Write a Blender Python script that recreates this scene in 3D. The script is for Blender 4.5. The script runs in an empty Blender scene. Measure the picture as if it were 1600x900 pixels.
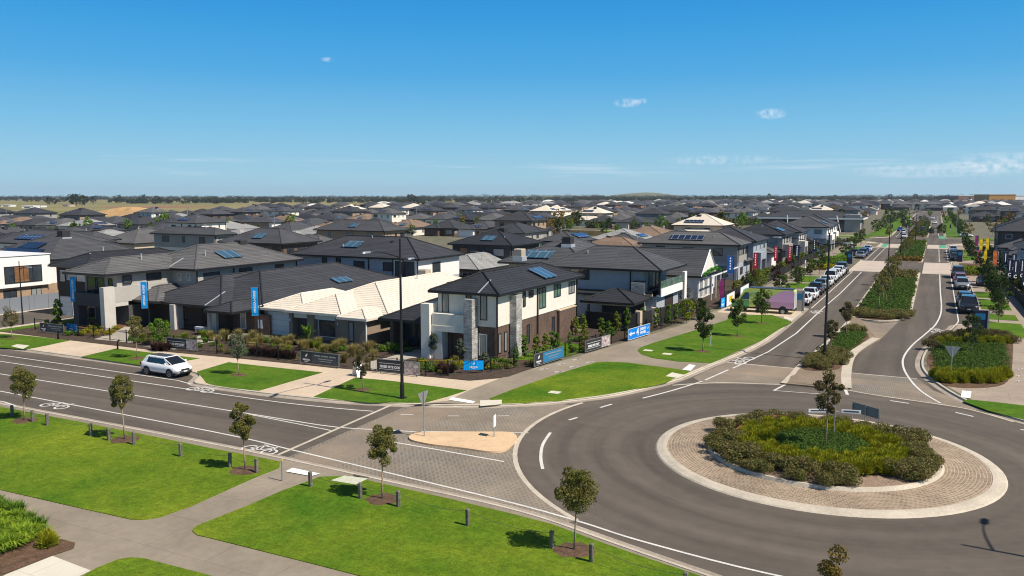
import bpy, math, random, mathutils
import numpy as np
from mathutils import Vector, Matrix
from math import radians as R, sin, cos, pi
random.seed(7)
C = bpy.context.scene.collection
scene = bpy.context.scene
# ---------------------------------------------------------------- camera
FPX = 1290.0; CAMH = 13.0; HORY = 306.0; YAW = R(27.1)
PITCH = math.atan((450 - HORY) / FPX)
cd = bpy.data.cameras.new('camera'); cam = bpy.data.objects.new('camera', cd); C.objects.link(cam)
cam.location = (0, 0, CAMH); cam.rotation_euler = (pi / 2 - PITCH, 0, YAW)
cd.sensor_width = 36; cd.lens = FPX / 1600 * 36; cd.clip_start = 0.5; cd.clip_end = 30000
scene.camera = cam
scene.cycles.filter_width = 1.1
# ---------------------------------------------------------------- sky and sun
SUN_AZ = R(-3.5); SUN_EL = R(50)
world = bpy.data.worlds.new("World"); scene.world = world; world.use_nodes = True
wt = world.node_tree; wt.nodes.clear()
def wn(t, **k):
    n = wt.nodes.new(t)
    for a, b in k.items(): setattr(n, a, b)
    return n
sky = wn('ShaderNodeTexSky', sky_type='NISHITA', sun_disc=False, sun_elevation=SUN_EL, sun_rotation=pi / 2 - SUN_AZ,
         altitude=0, air_density=1.0, dust_density=0.25, ozone_density=3.0)
bg = wn('ShaderNodeBackground'); bg.inputs['Strength'].default_value = 0.085
out = wn('ShaderNodeOutputWorld')
hs = wn('ShaderNodeHueSaturation'); hs.inputs['Saturation'].default_value = 1.0; hs.inputs['Value'].default_value = .72
wt.links.new(sky.outputs[0], hs.inputs['Color'])
# thin low clouds and three small puffs, by direction on the sky
tc = wn('ShaderNodeTexCoord')
def wmath(op, a, b=None, clamp=False):
    n = wn('ShaderNodeMath', operation=op); n.use_clamp = clamp
    for i, v in enumerate((a, b)):
        if v is None: continue
        if isinstance(v, (int, float)): n.inputs[i].default_value = v
        else: wt.links.new(v, n.inputs[i])
    return n.outputs[0]
sep = wn('ShaderNodeSeparateXYZ'); wt.links.new(tc.outputs['Generated'], sep.inputs[0])
mp = wn('ShaderNodeMapping'); mp.inputs['Scale'].default_value = (3, 3, 60); wt.links.new(tc.outputs['Generated'], mp.inputs['Vector'])
nz = wn('ShaderNodeTexNoise'); nz.inputs['Scale'].default_value = 2.2; nz.inputs['Detail'].default_value = 6; nz.inputs['Roughness'].default_value = .6
wt.links.new(mp.outputs[0], nz.inputs['Vector'])
def smooth(v, a, b):
    n = wn('ShaderNodeMapRange', interpolation_type='SMOOTHSTEP'); n.inputs['From Min'].default_value = a; n.inputs['From Max'].default_value = b
    wt.links.new(v, n.inputs['Value']); return n.outputs[0]
band = wmath('MULTIPLY', smooth(sep.outputs['Z'], .012, .03), smooth(sep.outputs['Z'], .055, .035))
def skydir(px, py):
    v = Vector(((px - 800) / FPX, 1, -(py - 450) / FPX))
    v = Matrix.Rotation(-PITCH, 3, 'X') @ v
    return (Matrix.Rotation(YAW, 3, 'Z') @ v).normalized()
def spot(px, py, rx, ry):
    d = skydir(px, py); n = wn('ShaderNodeVectorMath', operation='SUBTRACT'); wt.links.new(tc.outputs['Generated'], n.inputs[0]); n.inputs[1].default_value = d
    right = Vector((cos(YAW), sin(YAW), 0))
    def dot(v):
        k = wn('ShaderNodeVectorMath', operation='DOT_PRODUCT'); wt.links.new(n.outputs[0], k.inputs[0]); k.inputs[1].default_value = v; return k.outputs['Value']
    a = wmath('POWER', wmath('ABSOLUTE', wmath('DIVIDE', dot(right), rx / FPX)), 2.0)
    b = wmath('POWER', wmath('ABSOLUTE', wmath('DIVIDE', dot(Vector((0, 0, 1))), ry / FPX)), 2.0)
    return smooth(wmath('ADD', a, b), 1.0, 0.0)
wisps = wmath('MULTIPLY', wmath('MULTIPLY', smooth(nz.outputs['Fac'], .52, .75), band), 0.30)
nz2 = wn('ShaderNodeTexNoise'); nz2.inputs['Scale'].default_value = 150; nz2.inputs['Detail'].default_value = 5
wt.links.new(tc.outputs['Generated'], nz2.inputs['Vector'])
puffn = smooth(nz2.outputs['Fac'], .30, .70)
puffs = None
for s, st in ((spot(981, 161, 24, 8), .55), (spot(1004, 158, 10, 5), .45), (spot(1205, 178, 24, 9), .55), (spot(511, 93, 12, 4), .35),
          (spot(1572, 253, 70, 16), .38), (spot(1480, 266, 150, 12), .3), (spot(1130, 250, 100, 9), .3)):
    s = wmath('MULTIPLY', s, st); puffs = s if puffs is None else wmath('ADD', puffs, s)
puffs = wmath('MULTIPLY', puffs, puffn)
cl = wmath('ADD', wisps, puffs, clamp=True)
mx = wn('ShaderNodeMix', data_type='RGBA'); wt.links.new(cl, mx.inputs[0]); cr = wn('ShaderNodeValToRGB'); el = cr.color_ramp.elements
def lin(c): return tuple(((v / 255 + .055) / 1.055) ** 2.4 if v > 10 else v / 3294 for v in c)
stops = [(0.0, (166, 210, 232)), (.03, (155, 207, 233)), (.08, (122, 194, 234)), (.14, (76, 172, 231)), (.20, (46, 157, 227)), (.26, (26, 141, 218)), (.5, (20, 95, 180))]
while len(el) < len(stops): el.new(.5)
for e_, (p_, c_) in zip(el, stops): e_.position = p_; e_.color = (*lin(c_), 1)
wt.links.new(sep.outputs['Z'], cr.inputs[0])
gm = wn('ShaderNodeMix', data_type='RGBA', blend_type='MULTIPLY'); gm.inputs[0].default_value = 1; wt.links.new(cr.outputs[0], gm.inputs[6]); gm.inputs[7].default_value = (9.8, 9.8, 9.8, 1)
sm = wn('ShaderNodeMix', data_type='RGBA'); wt.links.new(wmath('MULTIPLY_ADD' if False else 'MULTIPLY', smooth(sep.outputs['Z'], .6, .25), .9), sm.inputs[0]); wt.links.new(hs.outputs[0], sm.inputs[6]); wt.links.new(gm.outputs[2], sm.inputs[7])
wt.links.new(sm.outputs[2], mx.inputs[6]); mx.inputs[7].default_value = (8.6, 9.2, 9.9, 1)
wt.links.new(mx.outputs[2], bg.inputs['Color']); wt.links.new(bg.outputs[0], out.inputs[0])
sl = bpy.data.lights.new('sun', 'SUN'); sl.energy = 5.0; sl.angle = R(.53); sl.color = (1, .915, .80)
so = bpy.data.objects.new('sun', sl); C.objects.link(so)
so.rotation_euler = Vector((-cos(SUN_EL) * cos(SUN_AZ), -cos(SUN_EL) * sin(SUN_AZ), -sin(SUN_EL))).to_track_quat('-Z', 'Y').to_euler()
vs = scene.view_settings; vs.view_transform = 'Standard'; vs.look = 'None'; vs.exposure = 0.28; vs.gamma = 1; vs.use_curve_mapping = False

# ---------------------------------------------------------------- helpers
def at(px, py, z=0.0):
    """photo pixel -> point of the place on the level z (street axes: x along the left road, y up the boulevard)"""
    dx = (px - 800) / FPX; dz = -(py - 450) / FPX
    y = cos(PITCH) + dz * sin(PITCH); zz = -sin(PITCH) + dz * cos(PITCH)
    t = (z - CAMH) / zz; x = dx * t; y *= t
    c, s = cos(YAW), sin(YAW)
    return (x * c - y * s, x * s + y * c)
def tag(o, label=None, cat=None, group=None, kind=None):
    if label: o['label'] = label
    if cat: o['category'] = cat
    if group: o['group'] = group
    if kind: o['kind'] = kind
    return o
def empty(name, loc, rz=0, **k):
    o = bpy.data.objects.new(name, None); C.objects.link(o); o.location = loc if len(loc) == 3 else (*loc, 0); o.rotation_euler = (0, 0, rz)
    o.empty_display_size = .3
    return tag(o, **k)
KIDS = {}
def copy_tree(o, parent=None):
    c = o.copy(); C.objects.link(c)
    if parent is not None: c.parent = parent; KIDS.setdefault(parent.name, []).append(c)
    for ch in KIDS.get(o.name, []): copy_tree(ch, c)
    return c

MATS = {}
def mat(name, col, rough=.8, spec=.3, metal=0, noise=None, bump=None, coat=0, tile=None, emit=None, trans=0):
    """noise=(scale,amount[,colour2]) object-space mottling; bump=(scale,strength); tile=(w,h,mortar,mortar colour,bump)"""
    m = bpy.data.materials.new(name); m.use_nodes = True; nt = m.node_tree; b = nt.nodes['Principled BSDF']
    b.inputs['Roughness'].default_value = rough; b.inputs['Specular IOR Level'].default_value = spec; b.inputs['Metallic'].default_value = metal
    b.inputs['Coat Weight'].default_value = coat; b.inputs['Base Color'].default_value = (*col, 1)
    src = None; N = nt.nodes.new; L = nt.links.new
    t = N('ShaderNodeTexCoord'); geo = N('ShaderNodeNewGeometry')
    def mixc(f, a, c2, blend='MIX'):
        k = N('ShaderNodeMix'); k.data_type = 'RGBA'; k.blend_type = blend
        if isinstance(f, float): k.inputs[0].default_value = f
        else: L(f, k.inputs[0])
        for i, v in ((6, a), (7, c2)):
            if isinstance(v, tuple): k.inputs[i].default_value = (*v[:3], 1)
            else: L(v, k.inputs[i])
        return k.outputs[2]
    src = col
    if tile:
        br = N('ShaderNodeTexBrick'); br.inputs['Scale'].default_value = 1.0; L(t.outputs['UV'], br.inputs['Vector'])
        br.inputs['Brick Width'].default_value = tile[0]; br.inputs['Row Height'].default_value = tile[1]; br.inputs['Mortar Size'].default_value = tile[2]
        br.inputs['Color1'].default_value = (*col, 1); br.inputs['Color2'].default_value = (*[v * (tile[5] if len(tile) > 5 else .75) for v in col], 1); br.inputs['Mortar'].default_value = (*tile[3], 1)
        br.inputs['Mortar Smooth'].default_value = .2
        src = br.outputs['Color']
        if tile[4]:
            bp = N('ShaderNodeBump'); bp.inputs['Strength'].default_value = tile[4]; bp.inputs['Distance'].default_value = .03; bp.invert = True
            L(br.outputs['Fac'], bp.inputs['Height']); L(bp.outputs[0], b.inputs['Normal'])
    for nn in (noise or []):
        n = N('ShaderNodeTexNoise'); n.inputs['Scale'].default_value = nn[0]; n.inputs['Detail'].default_value = 5; n.inputs['Roughness'].default_value = .6
        L(geo.outputs['Position'], n.inputs['Vector'])
        mr = N('ShaderNodeMapRange'); mr.inputs['From Min'].default_value = .34; mr.inputs['From Max'].default_value = .66; L(n.outputs['Fac'], mr.inputs[0])
        c2 = nn[2] if len(nn) > 2 else None
        if c2 is not None:
            k = N('ShaderNodeMath'); k.operation = 'MULTIPLY'; L(mr.outputs[0], k.inputs[0]); k.inputs[1].default_value = nn[1]
            src = mixc(k.outputs[0], src, c2)
        else:
            k = N('ShaderNodeMapRange'); k.inputs['To Min'].default_value = 1 - nn[1]; k.inputs['To Max'].default_value = 1 + nn[1]; L(mr.outputs[0], k.inputs[0])
            cc = N('ShaderNodeCombineColor')
            for i in range(3): L(k.outputs[0], cc.inputs[i])
            src = mixc(1.0, src, cc.outputs[0], 'MULTIPLY')
    if not isinstance(src, tuple): L(src, b.inputs['Base Color'])
    if bump:
        n = N('ShaderNodeTexNoise'); n.inputs['Scale'].default_value = bump[0]; n.inputs['Detail'].default_value = 4; L(geo.outputs['Position'], n.inputs['Vector'])
        bp = N('ShaderNodeBump'); bp.inputs['Strength'].default_value = bump[1]; bp.inputs['Distance'].default_value = .03; L(n.outputs['Fac'], bp.inputs['Height']); L(bp.outputs[0], b.inputs['Normal'])
    if emit: b.inputs['Emission Color'].default_value = (*col, 1); b.inputs['Emission Strength'].default_value = emit
    if trans:
        # thin leaf: part of the light passes through
        tr = N('ShaderNodeBsdfTranslucent'); ms = N('ShaderNodeMixShader'); ms.inputs[0].default_value = trans
        if isinstance(src, tuple): tr.inputs[0].default_value = (*src, 1)
        else: L(src, tr.inputs[0])
        L(b.outputs[0], ms.inputs[1]); L(tr.outputs[0], ms.inputs[2]); L(ms.outputs[0], nt.nodes['Material Output'].inputs[0])
    MATS[name] = m
    return m

class MB:
    def __init__(s): s.v = []; s.f = []; s.m = []; s.arr = []
    def add(s, vs, fs, m):
        o = len(s.v); s.v += [tuple(p) for p in vs]; s.f += [tuple(i + o for i in f) for f in fs]; s.m += [m] * len(fs); return s
    def box(s, x0, x1, y0, y1, z0, z1, m, faces='all'):
        vs = [(x0, y0, z0), (x1, y0, z0), (x1, y1, z0), (x0, y1, z0), (x0, y0, z1), (x1, y0, z1), (x1, y1, z1), (x0, y1, z1)]
        return s.add(vs, [(3, 2, 1, 0), (4, 5, 6, 7), (0, 1, 5, 4), (1, 2, 6, 5), (2, 3, 7, 6), (3, 0, 4, 7)], m)
    def bbox(s, x0, x1, y0, y1, z0, z1, m, b=.02):
        """box with chamfered upright edges and top"""
        b = min(b, (x1 - x0) / 2.2, (y1 - y0) / 2.2)
        def ring(i, z): return [(x0 + i, y0 + b, z), (x0 + b, y0 + i, z), (x1 - b, y0 + i, z), (x1 - i, y0 + b, z), (x1 - i, y1 - b, z), (x1 - b, y1 - i, z), (x0 + b, y1 - i, z), (x0 + i, y1 - b, z)]
        return s.loft([ring(0, z0), ring(0, z1 - b), ring(b * .7, z1)], m)
    def loft(s, rings, m, caps=True):
        n = len(rings[0]); vs = [p for r in rings for p in r]; fs = []
        for k in range(len(rings) - 1):
            for i in range(n): fs.append((k * n + i, k * n + (i + 1) % n, (k + 1) * n + (i + 1) % n, (k + 1) * n + i))
        if caps: fs.append(tuple(reversed(range(n)))); fs.append(tuple((len(rings) - 1) * n + i for i in range(n)))
        return s.add(vs, fs, m)
    def tube(s, pts, rad, m, n=8, caps=True):
        pts = [Vector(p) for p in pts]; rings = []
        if isinstance(rad, (int, float)): rad = [rad] * len(pts)
        for i, p in enumerate(pts):
            d = (pts[min(i + 1, len(pts) - 1)] - pts[max(i - 1, 0)]).normalized()
            a = d.cross(Vector((0, 0, 1))) if abs(d.z) < .9 else d.cross(Vector((1, 0, 0)))
            a.normalize(); b = d.cross(a)
            rings.append([p + (a * cos(2 * pi * k / n) + b * sin(2 * pi * k / n)) * rad[i] for k in range(n)])
        return s.loft([list(reversed(r)) for r in rings], m, caps)
    def disc(s, c, r, ax, m, n=16, r0=0):
        a = Vector(ax).normalized(); u = a.cross(Vector((0, 0, 1))); u = u.normalized() if u.length > .1 else Vector((1, 0, 0)); w = a.cross(u); c = Vector(c)
        ring = [c + (u * cos(2 * pi * k / n) + w * sin(2 * pi * k / n)) * r for k in range(n)]
        if r0 == 0: return s.add(ring, [tuple(range(n))], m)
        ring2 = [c + (u * cos(2 * pi * k / n) + w * sin(2 * pi * k / n)) * r0 for k in range(n)]
        return s.add(ring + ring2, [(k, (k + 1) % n, n + (k + 1) % n, n + k) for k in range(n)], m)
    def poly(s, pts, z, m, z0=None):
        """flat polygon (any outline) at height z, with side walls down to z0"""
        if sum(pts[i][0] * pts[(i + 1) % len(pts)][1] - pts[(i + 1) % len(pts)][0] * pts[i][1] for i in range(len(pts))) < 0: pts = list(reversed(pts))
        vs = [Vector((p[0], p[1], 0)) for p in pts]
        tri = mathutils.geometry.tessellate_polygon([vs])
        o = []
        for t in tri:
            a, b, c = (vs[i] for i in t)
            o.append(t if (b - a).cross(c - a).z > 0 else (t[2], t[1], t[0]))
        s.add([(p[0], p[1], z) for p in pts], o, m)
        if z0 is not None:
            n = len(pts); s.add([(p[0], p[1], z0) for p in pts] + [(p[0], p[1], z) for p in pts], [(i, (i + 1) % n, n + (i + 1) % n, n + i) for i in range(n)], m)
        return s
    def strip(s, pts, a, b, za, zb, m, closed=False):
        """ribbon along a polyline between signed offsets a and b"""
        n = len(pts); A = []; B = []
        for i in range(n):
            p0 = Vector(pts[(i - 1) % n] if closed or i > 0 else pts[0]).to_2d(); p1 = Vector(pts[(i + 1) % n] if closed or i < n - 1 else pts[-1]).to_2d()
            d = (p1 - p0).normalized(); nrm = Vector((-d.y, d.x)); p = Vector(pts[i]).to_2d()
            q = p + nrm * a; r = p + nrm * b; A.append((q.x, q.y, za)); B.append((r.x, r.y, zb))
        k = n if closed else n - 1
        up = a < b
        fs = [((i, (i + 1) % n, n + (i + 1) % n, n + i) if up else (n + i, n + (i + 1) % n, (i + 1) % n, i)) for i in range(k)]
        if za == zb: pass
        return s.add(A + B, fs, m)
    def merge(s, o, M=None):
        s.add([M @ Vector(p) for p in o.v] if M else o.v, [], None); n = len(s.v) - len(o.v)
        s.f += [tuple(i + n for i in f) for f in o.f]; s.m += o.m
        for (V, F, m) in o.arr: s.arr.append((np.array([tuple(M @ Vector(p)) for p in V]) if M else V, F, m))
        return s
    def mesh(s, name, smooth=False):
        me = bpy.data.meshes.new(name)
        V = list(s.v); F = list(s.f); Mi = list(s.m)
        for (v, f, m) in s.arr:
            o = len(V); V += [tuple(p) for p in v.tolist()]; F += [tuple(q) for q in (f + o).tolist()]; Mi += [m] * len(f)
        me.from_pydata(V, [], F)
        keys = []
        for m in Mi:
            if m not in keys: keys.append(m)
        for k in keys: me.materials.append(MATS[k])
        ix = {k: i for i, k in enumerate(keys)}
        me.polygons.foreach_set('material_index', [ix[m] for m in Mi])
        me.update()
        if not s.arr:
            uv = me.uv_layers.new(name='metric'); dat = np.zeros((len(me.loops), 2), np.float32)
            for p in me.polygons:
                n = p.normal
                if abs(n.z) > .98: U = Vector((1, 0, 0)); W = Vector((0, 1, 0))
                else: U = Vector((-n.y, n.x, 0)).normalized(); W = n.cross(U)
                for li in p.loop_indices:
                    co = me.vertices[me.loops[li].vertex_index].co; dat[li] = (co.dot(U), co.dot(W))
            uv.data.foreach_set('uv', dat.ravel())
        if smooth: me.polygons.foreach_set('use_smooth', [True] * len(me.polygons))
        me.update(); return me
    def build(s, name, parent=None, loc=None, rz=0, smooth=False, **k):
        o = bpy.data.objects.new(name, s.mesh(name, smooth)); C.objects.link(o)
        if parent is not None: o.parent = parent; KIDS.setdefault(parent.name, []).append(o)
        if loc is not None: o.location = loc if len(loc) == 3 else (*loc, 0)
        o.rotation_euler = (0, 0, rz)
        return tag(o, **k)
def curve(pts, n=6, closed=False):
    """Catmull-Rom through 2-D points"""
    P = [Vector(p[:2]) for p in pts]; N = len(P); o = []
    for i in range(N if closed else N - 1):
        if closed: a, b, c, d = P[(i - 1) % N], P[i], P[(i + 1) % N], P[(i + 2) % N]
        else: a, b, c, d = P[max(i - 1, 0)], P[i], P[i + 1], P[min(i + 2, N - 1)]
        for k in range(n):
            t = k / n; q = .5 * ((2 * b) + (c - a) * t + (2 * a - 5 * b + 4 * c - d) * t * t + (3 * b - a - 3 * c + d) * t ** 3); o.append((q.x, q.y))
    if not closed: o.append((P[-1].x, P[-1].y))
    return o
def arc(cx, cy, r, a0, a1, n=24): return [(cx + r * cos(R(a0 + (a1 - a0) * i / n)), cy + r * sin(R(a0 + (a1 - a0) * i / n))) for i in range(n + 1)]
def text(s, size, m, parent, loc, rot, bold=0.0, name='lettering', align='CENTER', ext=.004):
    cu = bpy.data.curves.new(name, 'FONT'); cu.body = s; cu.size = size; cu.align_x = align; cu.align_y = 'CENTER'; cu.extrude = ext; cu.offset = bold
    cu.resolution_u = 2; t_ = bpy.data.objects.new(name, cu); C.objects.link(t_); me = bpy.data.meshes.new_from_object(t_.evaluated_get(bpy.context.evaluated_depsgraph_get())); bpy.data.objects.remove(t_)
    me.materials.clear(); me.materials.append(MATS[m]); o = bpy.data.objects.new(name, me); C.objects.link(o)
    o.parent = parent; o.location = loc; o.rotation_euler = rot; KIDS.setdefault(parent.name, []).append(o); return o
# ---------------------------------------------------------------- materials
mat('asphalt', (.108, .090, .072), .85, .25, noise=[(.12, .10), (1.4, .07), (60, .10)], bump=(90, .25))
mat('asphalt_far', (.10, .086, .072), .85, .25, noise=[(.2, .12), (40, .1)])
mat('concrete', (.40, .36, .30), .85, .2, noise=[(.5, .10), (5, .08), (50, .06)], bump=(60, .15))
mat('cream_concrete', (.56, .45, .33), .85, .2, noise=[(.35, .08), (4, .06), (60, .05)], tile=(1.5, 1.5, .008, (.35, .28, .2), .1, .97))
mat('pink_concrete', (.50, .42, .35), .85, .2, noise=[(.35, .08), (4, .06), (60, .05)], tile=(2.4, 2.4, .008, (.33, .28, .22), .1, .97))
mat('grey_path', (.27, .228, .172), .85, .2, noise=[(.25, .12), (3, .07), (60, .12)], bump=(60, .2), tile=(3, 2.5, .012, (.17, .15, .12), .1, .95))
mat('kerb_concrete', (.50, .44, .35), .8, .25, noise=[(.8, .12), (8, .10), (40, .08)], bump=(50, .15))
mat('gutter_concrete', (.34, .29, .235), .85, .2, noise=[(.6, .15), (6, .12)])
mat('pale_slab', (.62, .58, .47), .8, .2, noise=[(.6, .05), (20, .04)], tile=(1.5, 1.5, .01, (.4, .36, .28), .2, .97))
mat('sand_concrete', (.62, .44, .27), .85, .2, noise=[(.8, .10), (7, .08), (40, .06)], bump=(40, .2))
mat('paint_white', (.62, .60, .56), .7, .3, noise=[(1.2, .10), (6, .08), (30, .12)])
mat('paint_green', (.10, .33, .20), .8, .2, noise=[(2, .1)])
mat('white_tactile', (.85, .84, .80), .7, .3, noise=[(40, .05)])
mat('paver_grey', (.165, .147, .125), .85, .2, noise=[(.13, .65, (.30, .235, .165)), (.4, .14), (9, .12)], tile=(.24, .16, .022, (.30, .27, .22), .5, .72))
mat('paver_band', (.215, .185, .150), .85, .2, noise=[(.16, .65, (.33, .245, .165)), (.4, .10), (6, .08)], tile=(.2, .1, .006, (.17, .15, .13), .2, .92))
mat('paver_tan', (.30, .22, .150), .85, .2, noise=[(.35, .18), (2, .1), (7, .12)], tile=(.22, .15, .020, (.40, .33, .25), .5, .7))
mat('paver_brown', (.26, .20, .14), .85, .2, noise=[(.5, .12), (7, .1)], tile=(.2, .1, .006, (.2, .16, .12), .2, .85))
mat('lawn', (.056, .140, .009), .95, .05, noise=[(2.2, .3, (.09, .165, .012)), (.5, .5, (.036, .100, .007)), (.16, .75, (.205, .245, .020)), (3.5, .18), (11, .22), (38, .35)], bump=(38, .9))
mat('verge_grass', (.056, .135, .011), .95, .05, noise=[(.3, .7, (.125, .185, .020)), (1.5, .14), (5, .16), (14, .2), (38, .32)], bump=(45, .8))
mat('mulch', (.125, .078, .050), .95, .1, noise=[(3, .25), (20, .3), (70, .4)], bump=(30, 1))
mat('dark_mulch', (.075, .055, .042), .95, .1, noise=[(3, .25), (20, .3), (60, .4)], bump=(30, 1))
mat('pebbles', (.26, .19, .14), .95, .1, noise=[(3, .15), (20, .5), (50, .5)], bump=(25, 1))
mat('suburb_soil', (.16, .14, .105), .95, .1, noise=[(.03, .5, (.19, .17, .13)), (.12, .6, (.10, .12, .06)), (.6, .3)])
mat('paddock', (.235, .195, .085), .95, .1, noise=[(.0018, .9, (.12, .14, .045)), (.006, .6, (.30, .24, .12)), (.03, .2), (.3, .15)])
mat('bare_earth', (.42, .27, .13), .95, .1, noise=[(.02, .2), (.2, .15)])
mat('red_earth', (.27, .12, .075), .95, .1, noise=[(.02, .2)])
mat('iron_cover', (.52, .52, .40), .7, .3, noise=[(10, .1)])

mat('east_path', (.34, .275, .215), .85, .2, noise=[(.35, .10), (4, .08), (60, .06)], tile=(2.4, 2.4, .012, (.2, .16, .13), .1, .96))
def wear(m, centre):
    """wheel-polished bands: concentric round the roundabout, lengthwise on the straights"""
    nt = m.node_tree; N = nt.nodes.new; L = nt.links.new; b = nt.nodes['Principled BSDF']; src = b.inputs['Base Color'].links[0].from_socket
    def M_(op, a, c=None, d=None):
        n = N('ShaderNodeMath'); n.operation = op
        for i, v in enumerate((a, c, d)):
            if v is None: continue
            if isinstance(v, (int, float)): n.inputs[i].default_value = v
            else: L(v, n.inputs[i])
        return n.outputs[0]
    g = N('ShaderNodeNewGeometry'); sp = N('ShaderNodeSeparateXYZ'); L(g.outputs['Position'], sp.inputs[0]); x, y = sp.outputs[0], sp.outputs[1]
    dx = M_('SUBTRACT', x, centre[0]); dy = M_('SUBTRACT', y, centre[1]); r = M_('SQRT', M_('ADD', M_('MULTIPLY', dx, dx), M_('MULTIPLY', dy, dy))); an = M_('ARCTAN2', dy, dx)
    def nz(a, fa, c, fc):
        cb = N('ShaderNodeCombineXYZ'); L(M_('MULTIPLY', a, fa), cb.inputs[0]); L(M_('MULTIPLY', c, fc), cb.inputs[1]); n = N('ShaderNodeTexNoise'); n.inputs['Scale'].default_value = 1; n.inputs['Detail'].default_value = 6; n.inputs['Roughness'].default_value = .55; L(cb.outputs[0], n.inputs['Vector']); return n.outputs['Fac']
    ring = nz(r, .85, an, .5); wl = nz(y, .8, x, .035); up = nz(x, .9, y, .03)
    def mr(v, a, c, lo=0, hi=1):
        n = N('ShaderNodeMapRange'); n.inputs[1].default_value = a; n.inputs[2].default_value = c; n.inputs[3].default_value = lo; n.inputs[4].default_value = hi; L(v, n.inputs[0]); return n.outputs[0]
    def mx(f, a, c): return M_('ADD', M_('MULTIPLY', a, M_('SUBTRACT', 1.0, f)), M_('MULTIPLY', c, f))
    st = mx(mr(y, 50, 62), wl, up); v = mx(mr(r, 13.5, 18), ring, st); k = mr(v, .33, .67, .80, 1.24)
    cc = N('ShaderNodeCombineColor'); [L(k, cc.inputs[i]) for i in range(3)]
    mm = N('ShaderNodeMix'); mm.data_type = 'RGBA'; mm.blend_type = 'MULTIPLY'; mm.inputs[0].default_value = 1; L(src, mm.inputs[6]); L(cc.outputs[0], mm.inputs[7]); L(mm.outputs[2], b.inputs['Base Color'])
wear(MATS['asphalt'], (-4.6, 43.0))
def S(name, mb, label=None, **k): return mb.build(name, kind='structure', **({'label': label} if label else {}), **k)
# ---------------------------------------------------------------- big ground
m = MB(); m.poly([(-9000, -1500), (3500, -1500), (3500, 12000), (-9000, 12000)], -.06, 'paddock'); S('terrain', m)
m = MB()
sub = [(-1400, 44), (-130, 44), (-60, 44), (-20, 50), (-14, 70), (-14, 300), (4, 300), (6, 70), (20, 50), (500, 50), (900, 1600)] + [at(a, b) for a, b in ((1700, 318.5), (1200, 318.5), (900, 320), (640, 326), (430, 333), (300, 342), (220, 348), (0, 349.5), (-200, 350))]
m.poly(sub, -.03, 'suburb_soil'); S('estate_ground', m)
# hill on the horizon and the cut earth bank in the paddock
def mound(name, cx, cy, rx, ry, h, mt, rz=0, n=40, k=8, bumpy=.12, base=-.1):
    m = MB(); rings = []
    rnd = random.Random(name + str(cx)); ph = [rnd.uniform(0, 6.28) for _ in range(6)]
    for j in range(k):
        t = j / (k - 1); rr = 1 - t; z = h * (cos(pi * rr) * .5 + .5); ring = []
        for i in range(n):
            a = 2 * pi * i / n; w = 1 + bumpy * (sin(2 * a + ph[0]) + .6 * sin(3 * a + ph[1]) + .4 * sin(5 * a + ph[2]))
            q = max(rr, .004) * w; ring.append((cx + rx * q * cos(a) * cos(rz) - ry * q * sin(a) * sin(rz), cy + rx * q * cos(a) * sin(rz) + ry * q * sin(a) * cos(rz), base + z * (1 + .05 * sin(4 * a + ph[3]))))
        rings.append(ring)
    m.loft(rings, mt, True); return S(name, m, smooth=True)
mat('hill_grass', (.14, .14, .06), .95, .1, noise=[(.002, .5, (.20, .175, .085)), (.01, .2)])
hx, hy = at(1010, 309.2); mound('hill', hx, hy, 420, 420, 33, 'hill_grass', YAW)
hx, hy = at(870, 309.4); mound('hill', hx, hy, 950, 420, 15, 'hill_grass', YAW)
hx, hy = at(205, 336); mound('hill', hx, hy, 34, 18, 5.5, 'bare_earth', YAW, bumpy=.2)
hx, hy = at(170, 337.5); mound('hill', hx, hy, 20, 9, 2.4, 'bare_earth', YAW, bumpy=.2)
hx, hy = at(245, 323.5); m = MB(); m.poly(arc(hx, hy, 60, 0, 360, 20), -.05, 'red_earth'); S('cleared_ground', m)

# ---------------------------------------------------------------- carriageways (one sheet), then everything else a step or a coat of paint above it
m = MB()
m.poly([(-700, 24), (-700, 46.8), (-45, 46.8), (-24, 48), (-18, 56), (-16, 70), (-17, 350), (-17, 800), (8, 800), (8, 94), (6, 60), (14, 54), (400, 54), (400, 24), (10, 20), (-12, 20)], 0, 'asphalt'); S('road', m)
NK = [(-700, 42.5), (-300, 42.5), (-120, 42.5), (-70, 42.5), (-60, 42.5), (-52, 42.5)]
NK += curve([(-52, 42.5), (-48.6, 42.55), (-47.1, 42.1), (-46.3, 41.2), (-45.5, 40.2), (-44.2, 39.9), (-39.4, 39.95), (-35.2, 40.35), (-32.1, 40.85), (-27.9, 42.15), (-25.4, 43.2), (-22.9, 44.8), (-20.6, 46.9), (-18.4, 49.7), (-16.8, 53.3), (-15.8, 56.5), (-15.3, 59.5), (-14.8, 62.7), (-14.2, 66), (-13.5, 71), (-13.05, 76.5), (-12.9, 84)], 4)[1:]
NK += [(-12.9, 92), (-12.9, 99.4)] + curve([(-12.9, 99.4), (-13.2, 100.4), (-14.6, 101.6), (-15, 103)], 3)[1:] + [(-15, 148)] + curve([(-15, 148), (-14.7, 149.6), (-13.2, 151), (-12.9, 152.5)], 3)[1:] + [(-12.9, 180), (-13.2, 182), (-15, 184), (-15, 226), (-13, 229), (-12.9, 246)]
NK += curve([(-12.9, 246), (-13.6, 251), (-16.5, 256), (-22, 258.5)], 4)[1:] + [(-60, 259), (-400, 259)]
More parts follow.
